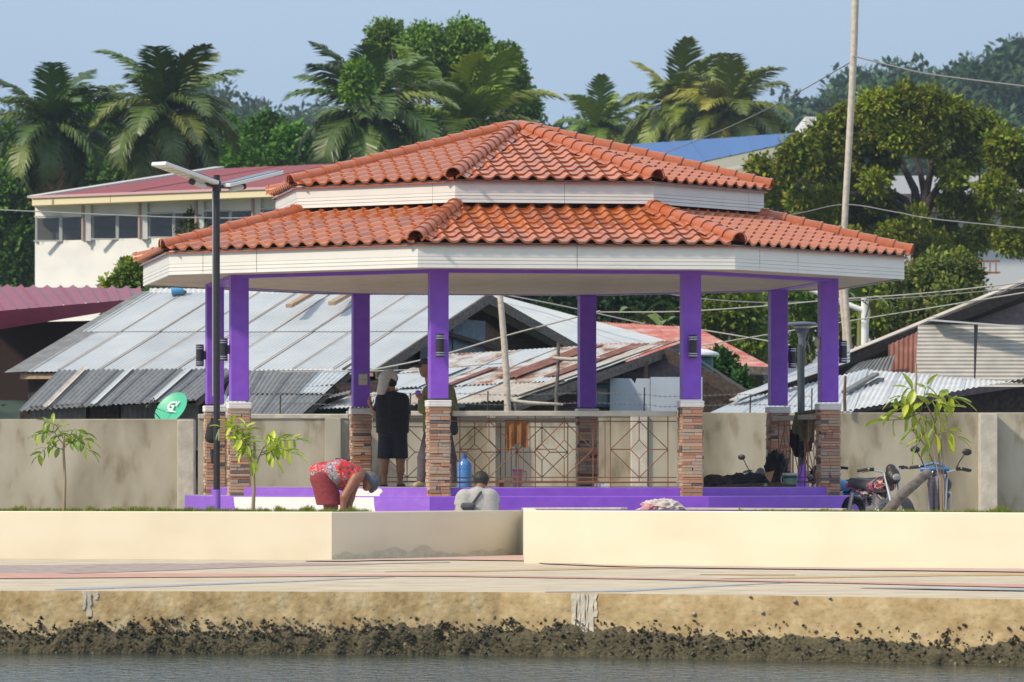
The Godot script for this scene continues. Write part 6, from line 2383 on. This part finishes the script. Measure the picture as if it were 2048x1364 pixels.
	var print_mat := StandardMaterial3D.new()
	print_mat.roughness = .8
	var big := noise_img(.022, 3, 61, 256, 256)
	var petal := noise_img(.05, 2, 62, 256, 256, FastNoiseLite.TYPE_CELLULAR)
	var fine := noise_img(.09, 3, 63, 256, 256)
	print_mat.albedo_texture = painted(256, 256, func(x: int, y: int) -> Color:
		var i := y * 256 + x
		var c := Color(.62, .025, .02)
		if big[i] > 150:
			var w := sin(petal[i] * .16 + big[i] * .22)
			c = Color(.52, .56, .62) if w > -.25 else Color(.03, .035, .06)
		elif big[i] < 82:
			c = Color(.035, .02, .03) if fine[i] > 120 else Color(.5, .03, .03)
		elif fine[i] > 178:
			c = Color(.32, .33, .42)
		return c)
	print_mat.uv1_triplanar = true
	print_mat.uv1_scale = Vector3(.62, .62, .62)
	var sx: float = rr(628, 0, 0).x
	cloth("sleeveless_shirt", print_mat, t, [[[[rr(640, 948, .07), rr(682, 944, .09), .148, .155], [rr(640, 948, -.07), rr(682, 944, -.09), .148, .155], [rr(680, 944, .09), rr(708, 949, .12), .155, .125], [rr(680, 944, -.09), rr(708, 949, -.12), .155, .125], [rr(690, 962, .0), rr(668, 955, .0), .13, .14], [rr(708, 948, 0), rr(716, 949, 0), .11, .085]],
		[[Vector3(-.75, -.66, 0), Vector3(-.75, -.66, 0).dot(rr(634, 962, 0))]]]])
	m = MB.new()   # the yoke print on the back
	m.tube([rr(671, 917.5, .06), rr(684, 918, .075), rr(693, 920.5, .08), rr(701, 919.5, .05)], .010, 5)
	obj("back_print", m, plain(lin(.05, .03, .08), .8), t)
	var maroon := fabric([.17, .018, .028], [.28, .04, .05], 100)
	cloth("shorts", maroon, t, [[[[rr(641, 955, .08), rr(652, 960, .08), .128, .128], [rr(641, 955, -.08), rr(652, 960, -.08), .128, .128], [rr(645, 958, .11), rr(661, 1020, .12), .145, .155], [rr(645, 958, -.11), rr(665, 1020, -.12), .145, .155]], [[Vector3.DOWN, -rr(0, 1010, 0).y]], .04]])
	cloth("cap", fabric([.055, .065, .09], [.10, .115, .15], 101), t, [[[[hc + Vector3(.03, .012, 0), hc + Vector3(.045, .0, 0), .104, .100], [hc + Vector3(-.02, .05, 0), hc + Vector3(-.07, .10, 0), .07, .045]], [[Vector3(-.80, -.60, 0), Vector3(-.80, -.60, 0).dot(hc + Vector3(-.005, -.012, 0))]]], [[[hc + Vector3(.06, -.075, .0), hc + Vector3(.03, -.115, .0), .05, .035]], []]], .010)
	m = MB.new()
	for s in [.11, -.11]:
		m.box(rr(660, 1083, s * 1.05), Vector3(.27, .024, .10), Basis.IDENTITY, .008)
	obj("slipper", m, plain(lin(.04, .04, .05), .8), t)

	# ---- the man who sits with his back to us
	pd = 66.0
	foot = jj(955, 0, 0.0)
	foot.y = .15
	pf = foot
	t = thing("person", "seated person in grey t-shirt seen from behind with a dark sling bag across the back", "person", foot)
	sk = skin([.27, .14, .09], 102)
	m = MB.new()
	hc = rr(962, 963, -.10)
	neck = rr(960, 982, -.05)
	bones = [[rr(930, 995, 0), rr(934, 1045, .06), .10, .12], [rr(979, 994, 0), rr(974, 1045, .06), .10, .12], [rr(955, 992, 0), rr(954, 1050, .06), .11, .13], [neck, rr(957, 996, -.02), .062, .1],
		[rr(936, 1054, .02), rr(928, 1040, -.44), .10, .07], [rr(972, 1054, .02), rr(980, 1040, -.44), .10, .07], [rr(928, 1042, -.44), rr(930, 1080, -.40), .066, .042], [rr(980, 1042, -.44), rr(978, 1080, -.40), .066, .042], [rr(930, 1084, -.40), rr(929, 1087, -.58), .038, .03], [rr(978, 1084, -.40), rr(979, 1087, -.58), .038, .03],
		[rr(922, 995, 0), rr(915, 1026, -.02), .058, .046], [rr(915, 1026, -.02), rr(926, 1040, -.24), .045, .03], [rr(987, 994, 0), rr(993, 1024, -.04), .058, .046], [rr(993, 1024, -.04), rr(978, 1036, -.28), .045, .03]]
	m.body(bones, .013, .04)
	head(t, m, hc, Vector3(.15, -.35, -1), Vector3.UP, neck)
	hand(m, rr(926, 1040, -.24), Vector3(.4, -.2, -.9), Vector3(0, -1, 0), Vector3(1, 0, 0), .5)
	hand(m, rr(978, 1036, -.28), Vector3(-.4, -.2, -.9), Vector3(0, -1, 0), Vector3(-1, 0, 0), .5)
	obj("body", m, sk, t)
	cloth("t_shirt", fabric([.30, .30, .31], [.40, .40, .40], 103), t, [
		[[[rr(930, 996, 0), rr(932, 1048, .06), .118, .142], [rr(979, 995, 0), rr(976, 1048, .06), .118, .142], [rr(955, 992, 0), rr(954, 1052, .06), .122, .15]], [[Vector3.DOWN, -rr(0, 1058, 0).y]]],
		[[[rr(923, 995, 0), rr(917, 1020, -.01), .078, .074]], [[Vector3.DOWN, -rr(0, 1010, 0).y]]],
		[[[rr(986, 994, 0), rr(992, 1020, -.02), .078, .074]], [[Vector3.DOWN, -rr(0, 1004, 0).y]]]])
	cloth("shorts", fabric([.03, .03, .04], [.05, .05, .07], 104), t, [[[[rr(936, 1054, .04), rr(930, 1044, -.36), .13, .10], [rr(972, 1054, .04), rr(978, 1044, -.36), .13, .10]], [], .04]])
	cloth("hair", plain(lin(.014, .012, .011), .65), t, [[[[hc + Vector3(0, .04, -.005), hc + Vector3(.0, .045, -.03), .090, .088], [hc + Vector3(0, -.02, .02), hc + Vector3(0, .03, .01), .076, .088]], [[Vector3(0, -1, .35).normalized(), Vector3(0, -1, .35).normalized().dot(hc + Vector3(0, -.035, .06))]]]], .009)
	m = MB.new()
	m.tube([rr(966, 979, .03), rr(960, 987, .125), rr(952, 998, .15), rr(943, 1010, .17), rr(936, 1020, .19)], [.014, .015, .015, .014, .014], 6)
	var bag := thing("sling_bag", "small dark blue-grey sling bag hanging on the seated man's grey shirt", "bag", foot)
	obj("strap", m, plain(lin(.03, .032, .042), .8), bag)
	m = MB.new()
	m.body([[rr(928, 1012, .19), rr(944, 1012, .21), .045, .045], [rr(930, 1030, .21), rr(944, 1030, .22), .05, .05]], .012, .05)
	obj("pouch", m, fabric([.05, .055, .075], [.08, .085, .11], 105), bag)
	var st := thing("stool", "low wooden stool under the seated man", "stool", foot + Vector3(0, 0, .06))
	m = MB.new()
	m.box(Vector3(0, .155, 0), Vector3(.40, .03, .28), Basis.IDENTITY, .006)
	obj("seat", m, M.timber, st)
	for x in [-.16, .16]:
		for z in [-.1, .1]:
			m = MB.new()
			m.box(Vector3(x, .07, z), Vector3(.04, .14, .04))
			obj("leg", m, M.timber, st)

# ================================================================ motorcycles and small things
func motorcycle(label: String, at: Vector3, fwd: Vector3, paint: Material, lean := .0, mirrors := true) -> Node3D:
	# built with x forward, then turned
	var t := thing("motorcycle", label, "motorcycle", at)
	var f := fwd.normalized()
	t.transform = Transform3D(Basis(f, Vector3.UP, f.cross(Vector3.UP)).rotated(f, lean), at)
	var black: Material = M.dark
	var m: MB
	for x in [-.60, .66]:
		m = MB.new()
		m.ring(Vector3(x, .29, 0), Basis(Vector3.RIGHT, PI / 2), .245, .045, 28, 8)
		var w := obj("wheel", m, plain(lin(.018, .018, .02), .85), t)
		m = MB.new()
		m.ring(Vector3(x, .29, 0), Basis(Vector3.RIGHT, PI / 2), .205, .014, 24, 6)
		m.tube([Vector3(x, .29, -.07), Vector3(x, .29, .07)], .045, 10)
		for k in 10:
			var e := Vector3(cos(k * TAU / 10), sin(k * TAU / 10), 0)
			m.tube([Vector3(x, .29, .02) + e * .04, Vector3(x, .29, 0) + e * .2], .004, 4)
		obj("rim", m, M.steel, w)
		m = MB.new()
		m.grid(10, 4, func(u: float, v: float) -> Vector3:
			var a := lerpf(.25, 2.4, u) if x > 0 else lerpf(.7, 2.9, u)
			return Vector3(x, .29, 0) + Vector3(cos(a), sin(a), 0) * (.315 - .02 * absf(v - .5)) + Vector3(0, 0, (v - .5) * .13))
		obj("mudguard", m, black if x > 0 else M.black_metal, t)
	for s in [-1.0, 1.0]:
		m = MB.new()
		m.tube([Vector3(.66, .29, s * .085), Vector3(.50, .70, s * .085), Vector3(.42, .92, s * .085)], [.026, .022, .018], 8)
		obj("fork", m, M.steel, t)
		m = MB.new()
		m.tube([Vector3(-.60, .29, s * .12), Vector3(-.42, .66, s * .12)], [.03, .03], 8)
		obj("shock", m, M.steel, t)
		if not mirrors:
			continue
		m = MB.new()
		m.tube([Vector3(.40, .96, s * .20), Vector3(.46, 1.06, s * .24), Vector3(.44, 1.16, s * .30)], .008, 5)
		var st := obj("mirror_stem", m, black, t)
		m = MB.new()
		m.ball(Vector3(.44, 1.19, s * .33), Vector3(.022, .045, .065), Basis.IDENTITY, 6, 10)
		obj("mirror", m, black, st)
	m = MB.new()
	m.tube([Vector3(.24, .96, -.36), Vector3(.32, .98, -.26), Vector3(.42, .92, -.1), Vector3(.42, .92, .1), Vector3(.32, .98, .26), Vector3(.24, .96, .36)], .013, 7)
	var hb := obj("handlebar", m, M.steel, t)
	for s in [-1.0, 1.0]:
		m = MB.new()
		m.tube([Vector3(.31, .978, s * .27), Vector3(.22, .958, s * .385)], .02, 8)
		m.box(Vector3(.34, .97, s * .23), Vector3(.06, .05, .06), Basis.IDENTITY, .01)
		m.tube([Vector3(.37, .96, s * .24), Vector3(.34, .94, s * .37)], .006, 5)
		obj("grip", m, black, hb)
	m = MB.new()
	m.body([[Vector3(.50, .86, 0), Vector3(.54, .84, 0), .10, .085], [Vector3(.46, .96, 0), Vector3(.50, .90, 0), .07, .08]], .018, .04)
	obj("headlight_cowl", m, black, t)
	m = MB.new()
	m.ball(Vector3(.60, .85, 0), Vector3(.03, .05, .06))
	obj("headlight", m, plain(lin(.25, .26, .28), .15), t)
	m = MB.new()
	m.body([[Vector3(.28, .76, .05), Vector3(.0, .72, .06), .11, .075], [Vector3(.28, .76, -.05), Vector3(.0, .72, -.06), .11, .075]], .018, .06)
	obj("fuel_tank", m, paint, t)
	m = MB.new()
	m.body([[Vector3(-.05, .74, .05), Vector3(-.55, .79, .05), .075, .06], [Vector3(-.05, .74, -.05), Vector3(-.55, .79, -.05), .075, .06]], .018, .05)
	obj("seat", m, plain(lin(.045, .05, .055), .55), t)
	m = MB.new()
	m.body([[Vector3(-.1, .62, .09), Vector3(-.5, .70, .07), .05, .03], [Vector3(-.1, .62, -.09), Vector3(-.5, .70, -.07), .05, .03]], .018, .03)
	obj("side_panel", m, paint, t)
	m = MB.new()
	m.box(Vector3(.04, .36, 0), Vector3(.34, .22, .24), Basis.IDENTITY, .04)
	m.box(Vector3(.18, .52, 0), Vector3(.16, .18, .18), Basis(Vector3.BACK, -.5), .03)
	for k in 5:
		m.box(Vector3(.15 + k * .012, .46 + k * .035, 0), Vector3(.22, .008, .22), Basis(Vector3.BACK, -.5))
	obj("engine", m, M.steel, t)
	m = MB.new()
	m.tube([Vector3(.24, .42, .10), Vector3(.28, .26, .13), Vector3(.0, .20, .15), Vector3(-.35, .26, .16), Vector3(-.75, .36, .17)], [.02, .02, .025, .045, .05], 8)
	obj("exhaust", m, M.chrome, t)
	m = MB.new()
	m.tube([Vector3(.42, .84, 0), Vector3(.26, .62, 0), Vector3(.22, .30, 0), Vector3(-.18, .26, 0), Vector3(-.22, .62, 0), Vector3(-.62, .72, 0)], .022, 6)
	m.tube([Vector3(.40, .86, 0), Vector3(.0, .68, 0), Vector3(-.22, .64, 0)], .022, 6)
	obj("frame", m, black, t)
	m = MB.new()
	m.box(Vector3(-.70, .74, 0), Vector3(.06, .06, .12), Basis.IDENTITY, .012)
	obj("tail_light", m, plain(lin(.35, .01, .012), .3), t)
	return t

func drape(called: String, label: String, cat: String, a: Vector3, b: Vector3, drop: float, ripple: float, mat: Material, sd: int, skew := 0.0) -> void:
	# a cloth hung over a bar from a to b, both of its halves
	var r := RandomNumberGenerator.new()
	r.seed = sd
	var ph := r.randf() * 6.0
	var out := (b - a).cross(Vector3.UP).normalized()
	var m := MB.new()
	m.grid(26, 22, func(u: float, v: float) -> Vector3:
		var s := (v - .5) * 2.0
		var len := drop * (1.0 if s > 0 else .75) * (1.0 + .16 * sin(u * 5.0 + ph) + skew * (u - .5))
		var dn := maxf(0.0, absf(s) - .06) * len
		var wob := ripple * sin(u * 17.0 + ph + s) * minf(1.0, dn * 8.0) + ripple * .6 * sin(u * 41.0 + ph * 2.0) * minf(1.0, dn * 5.0)
		var off := (.018 if absf(s) > .06 else .018 * absf(s) / .06) * (1.0 if s > 0 else -1.0)
		return a.lerp(b, .5 + (u - .5) * (1.0 - .12 * dn / drop)) - Vector3(0, dn - .012, 0) + out * (off + wob * (1.0 if s > 0 else -.6)))
	tag(obj(called, m, mat), label, cat)

func heap(called: String, label: String, cat: String, c: Vector3, s: Vector3, mat: Material, sd: int, group := "") -> MeshInstance3D:
	# a crumpled heap of cloth
	var nz := FastNoiseLite.new()
	nz.seed = sd
	nz.frequency = 1.2
	nz.fractal_type = FastNoiseLite.FRACTAL_RIDGED
	var m := MB.new()
	m.grid(40, 22, func(u: float, v: float) -> Vector3:
		var a := u * TAU
		var e := v * PI / 2
		var dir := Vector3(cos(a) * cos(e), sin(e), -sin(a) * cos(e))
		var k := 1.0 + .42 * nz.get_noise_3dv(dir * 1.6) + .18 * nz.get_noise_3dv(dir * 4.5)
		return c + dir * s * k)
	var o := obj(called, m, mat)
	tag(o, label, cat, group)
	return o

func motorcycles() -> void:
	var red := StandardMaterial3D.new()
	red.roughness = .25
	var n1 := noise_img(.03, 2, 71, 128, 128)
	red.albedo_texture = painted(128, 128, func(x: int, y: int) -> Color:
		var k := n1[y * 128 + x]
		return Color(.34, .015, .02) if k > 155 else (Color(.6, .58, .6) if k > 128 else Color(.02, .02, .022)))
	red.uv1_triplanar = true
	red.uv1_scale = Vector3(2.2, 2.2, 2.2)
	var at := P(1756, 0, 70.0); at.y = .15
	motorcycle("motorcycle with a red and white fuel tank beside the purple step", at, Vector3(.42, 0, .9), red, .06, false)
	at = P(1874, 0, 66.5); at.y = .15
	motorcycle("motorcycle with a blue handlebar and a grey cloth hanging on it, at the right edge", at, Vector3(-.10, 0, 1.0), plain(lin(.028, .03, .036), .3), -.05)
	var bar := thing("handlebar_brace", "bright blue handlebar brace on the rightmost motorcycle", "handlebar brace", at)
	var m := MB.new()
	m.tube([P(1842, 939, 65.9) - at, P(1866, 938, 65.8) - at, P(1898, 938, 65.8) - at], .028, 8)
	m.tube([P(1852, 930, 65.9) - at, P(1868, 926, 65.85) - at, P(1884, 930, 65.8) - at], .02, 8)
	obj("tube", m, plain(lin(.008, .12, .36), .4), bar)
	at = P(1690, 0, 73.5); at.y = .15
	motorcycle("motorcycle with a blue side panel standing behind the rightmost brick column base", at, Vector3(-.7, 0, .5), plain(lin(.01, .16, .40), .3), .05)
	at = P(1545, 0, 80.6); at.y = .12
	motorcycle("black motorcycle behind the pavilion, its mirror and handlebar above the tarpaulin", at, Vector3(-.45, 0, .9), M.black_metal, .0)
	m = MB.new()
	m.tube([P(1768, 1032, 65.2), P(1802, 992, 65.2), P(1856, 945, 65.6)], [.075, .068, .06], 10)
	tag(obj("timber_prop", m, M.old_wood), "thick grey round timber leaning in front of the rightmost motorcycle", "timber")
	drape("hanging_cloth", "grey-violet cloth hanging from the rightmost motorcycle's handlebar", "cloth", P(1856, 958, 65.6), P(1892, 950, 65.6), .50, .03, fabric([.12, .11, .15], [.22, .20, .25], 110), 4)

func clutter() -> void:
	var fl := CY - .147
	# five-gallon bottle
	var at := P(929, 0, 70.6); at.y = fl
	var t := thing("water_bottle", "blue five-gallon water bottle standing behind the railing", "water bottle", at)
	var m := MB.new()
	m.lathe([Vector2(0, 0), Vector2(.09, 0), Vector2(.098, .015), Vector2(.098, .10), Vector2(.092, .112), Vector2(.098, .125), Vector2(.098, .22), Vector2(.092, .232), Vector2(.098, .245), Vector2(.098, .31), Vector2(.085, .345), Vector2(.04, .375), Vector2(.026, .385), Vector2(.026, .43)], 24)
	obj("bottle", m, plain(lin(.07, .235, .60), .15), t)
	m = MB.new()
	m.lathe([Vector2(.03, .40), Vector2(.034, .405), Vector2(.034, .455), Vector2(.03, .46), Vector2(0, .46)], 16)
	obj("cap", m, plain(lin(.02, .10, .45), .4), t)
	# pitcher
	at = P(1035, 0, 75.8); at.y = fl
	t = thing("pitcher", "pale pink plastic pitcher on the pavilion floor", "pitcher", at)
	m = MB.new()
	m.lathe([Vector2(0, 0), Vector2(.062, 0), Vector2(.066, .01), Vector2(.075, .23), Vector2(.079, .24), Vector2(.079, .262), Vector2(.05, .27), Vector2(0, .27)], 20)
	obj("jug", m, plain(lin(.62, .34, .42), .35), t)
	m = MB.new()
	m.lathe([Vector2(.074, .222), Vector2(.083, .224), Vector2(.083, .240), Vector2(.079, .245)], 20)
	obj("rim", m, plain(lin(.58, .16, .25), .4), t)
	m = MB.new()
	m.tube([Vector3(.07, .23, 0), Vector3(.125, .22, 0), Vector3(.13, .14, 0), Vector3(.12, .07, 0), Vector3(.07, .05, 0)], .011, 6)
	obj("handle", m, plain(lin(.62, .34, .42), .35), t)
	at = P(1003, 0, 74.0); at.y = fl
	t = thing("cup", "small red and white cup on the floor beside the railing post", "cup", at)
	m = MB.new()
	m.lathe([Vector2(0, 0), Vector2(.034, 0), Vector2(.041, .095), Vector2(.036, .095), Vector2(.034, .01), Vector2(0, .01)], 16)
	obj("wall", m, plain(lin(.40, .06, .05), .5), t)
	m = MB.new()
	m.lathe([Vector2(.0385, .06), Vector2(.042, .0605), Vector2(.0435, .095), Vector2(.041, .097)], 16)
	obj("rim", m, plain(lin(.65, .62, .58), .5), t)
	# towel on the front railing
	var r0 := oct(4.40, 0, 0); var r1 := oct(4.40, 1, 0)
	var ra := r0.lerp(r1, .262); var rb := r0.lerp(r1, .358)
	ra.y = CY - .147 + .89; rb.y = ra.y
	drape("brown_towel", "brown towel hanging on the rusty front railing", "towel", ra, rb, .40, .02, fabric([.15, .055, .014], [.25, .10, .03], 111), 7, -.30)
	# roll of sacking at the floor's edge
	t = thing("cloth_roll", "short white and blue-grey striped roll lying at the floor edge by the back column", "roll", P(1206, 971.5, 69.6))
	m = MB.new()
	m.tube([Vector3(-.115, 0, -.01), Vector3(.105, 0, .015)], .033, 12)
	obj("roll", m, plain(lin(.55, .56, .56), .8), t)
	for k in 5:
		m = MB.new()
		var x := -.09 + k * .04
		m.tube([Vector3(x, .0, 0), Vector3(x + .022, 0, .003)], .0345, 12, false)
		obj("stripe", m, plain(lin(.22, .30, .40), .8), t)
	# paint bucket
	at = P(1580, 0, 73.4); at.y = fl
	t = thing("paint_bucket", "green and white paint bucket with its white lid, by the right railing", "bucket", at)
	m = MB.new()
	m.lathe([Vector2(0, 0), Vector2(.092, 0), Vector2(.098, .17), Vector2(.0, .17)], 22)
	obj("pail", m, plain(lin(.55, .58, .55), .4), t)
	for q in [[.004, .035, [.015, .10, .06]], [.037, .055, [.35, .34, .14]], [.057, .115, [.20, .36, .36]], [.117, .16, [.025, .13, .075]]]:
		m = MB.new()
		m.lathe([Vector2(.093 + q[0] * .035, q[0]), Vector2(.0945 + q[0] * .035, q[0] + .001), Vector2(.0945 + q[1] * .035, q[1] - .001), Vector2(.093 + q[1] * .035, q[1])], 22)
		obj("label_band", m, plain(lin(q[2][0], q[2][1], q[2][2]), .45), t)
	m = MB.new()
	m.lathe([Vector2(.098, .165), Vector2(.108, .168), Vector2(.108, .192), Vector2(.10, .198), Vector2(0, .194)], 22)
	obj("lid", m, plain(lin(.68, .70, .70), .45), t)
	m = MB.new()
	m.tube([Vector3(-.10, .175, 0), Vector3(-.13, .12, .06), Vector3(-.125, .06, .08), Vector3(-.10, .05, .06)], .006, 5)
	obj("handle", m, plain(lin(.6, .6, .6), .5), t)
	# heaps by the bucket
	heap("tarpaulin_heap", "long dark navy crumpled tarpaulin on the floor right of the front column", "tarpaulin", P(1492, 974, 73.5), Vector3(.36, .15, .22), fabric([.014, .016, .03], [.035, .038, .06], 112), 3)
	heap("tarpaulin_heap", "dark brown crumpled sacking next to the front column's brick base", "sacking", P(1428, 974, 72.8), Vector3(.22, .13, .2), fabric([.02, .014, .014], [.05, .035, .032], 113), 5)
	heap("black_bag", "big upright black bag behind the piece of cardboard", "bag", P(1553, 974, 74.6), Vector3(.16, .40, .14), fabric([.008, .008, .012], [.022, .021, .028], 114), 9)
	m = MB.new()
	m.poly([P(1529, 950, 73.2), P(1541, 966, 73.1), P(1549, 941, 73.4), P(1530, 946, 73.3)], Vector3(0, 0, -.012))
	tag(obj("cardboard", m, plain(lin(.42, .24, .115), .85)), "tan scrap of cardboard leaning on the black bag", "cardboard")
	var bi := 0
	for q in [[[1440, 972], [1560, 966], .07], [[1500, 973.5], [1568, 970], .05]]:
		m = MB.new()
		m.beam(P(q[0][0], q[0][1], 72.4 - bi * .3), P(q[1][0], q[1][1], 73.2 - bi * .3), q[2], .022)
		tag(obj("scrap_board", m, M.brown_ply), ["long brown board lying under the dark tarpaulin", "short brown board lying before the paint bucket"][bi], "board")
		bi += 1
	t = thing("float_ball", "tiny green ball on the floor left of the paint bucket", "ball", P(1531, 970, 71.9))
	m = MB.new()
	m.ball(Vector3.ZERO, Vector3(.026, .022, .026))
	obj("ball", m, plain(lin(.08, .36, .26), .4), t)
	# clothes on the right railing
	var c0 := P(1592, 836, 76.0); var c1 := P(1628, 832, 75.2)
	drape("hung_shirt", "olive-green shirt hung over the railing by the mushroom lamp", "shirt", P(1590, 826, 73.6), P(1630, 820, 73.2), .40, .045, fabric([.085, .085, .045], [.16, .15, .09], 115), 12, .3)
	drape("hung_jacket", "dark jacket hanging below the olive shirt, left of the rightmost column", "jacket", P(1579, 862, 73.7), P(1606, 850, 73.65), .40, .035, fabric([.012, .011, .018], [.03, .026, .04], 116), 14, .9)
	drape("hung_trousers", "dark trousers hanging beside the dark jacket on the railing", "trousers", P(1602, 855, 73.6), P(1628, 850, 73.5), .44, .03, fabric([.016, .013, .022], [.035, .03, .045], 117), 16, -.7)
	# pink cloth on the planter wall
	heap("pink_cloth", "crumpled pink and white cloth lying on the planter wall", "cloth", P(1322, 1020, 60.0), Vector3(.21, .10, .10), fabric([.50, .34, .33], [.66, .58, .56], 118), 21)
	heap("pink_cloth", "small deep-pink fold at the left end of the pink and white cloth", "cloth", P(1298, 1020, 59.9), Vector3(.075, .055, .08), fabric([.50, .16, .20], [.62, .30, .34], 119), 22)
	m = MB.new()
	m.body([[P(1343, 1002, 60.0), P(1356, 1010, 60.0), .022, .026], [P(1354, 1009, 60.0), P(1372, 1020, 60.0), .028, .02]], .008, .02)
	tag(obj("pink_cloth", m, fabric([.52, .38, .36], [.66, .60, .58], 120)), "raised rolled end of the pink and white cloth on the right", "cloth")
	# bag hung on the left column
	t = thing("hung_bag", "black bag hanging on the leftmost brick column base behind the lamp post", "bag", P(424, 838, 73.6))
	m = MB.new()
	m.body([[Vector3(-.02, -.12, 0), Vector3(-.03, -.26, 0), .055, .075], [Vector3(.03, -.1, 0), Vector3(.03, -.27, 0), .05, .075], [Vector3(.0, .0, 0), Vector3(.0, -.1, 0), .02, .04]], .014, .05)
	m.body([[Vector3(-.0, -.45, 0), Vector3(.02, -.60, 0), .028, .04]], .014, .03)
	obj("pouch", m, fabric([.010, .010, .014], [.025, .024, .03], 121), t)
	m = MB.new()
	m.tube([Vector3(-.03, -.1, 0), Vector3(0, .06, .02), Vector3(.03, -.1, 0)], .008, 5)
	obj("strap", m, M.dark, t)
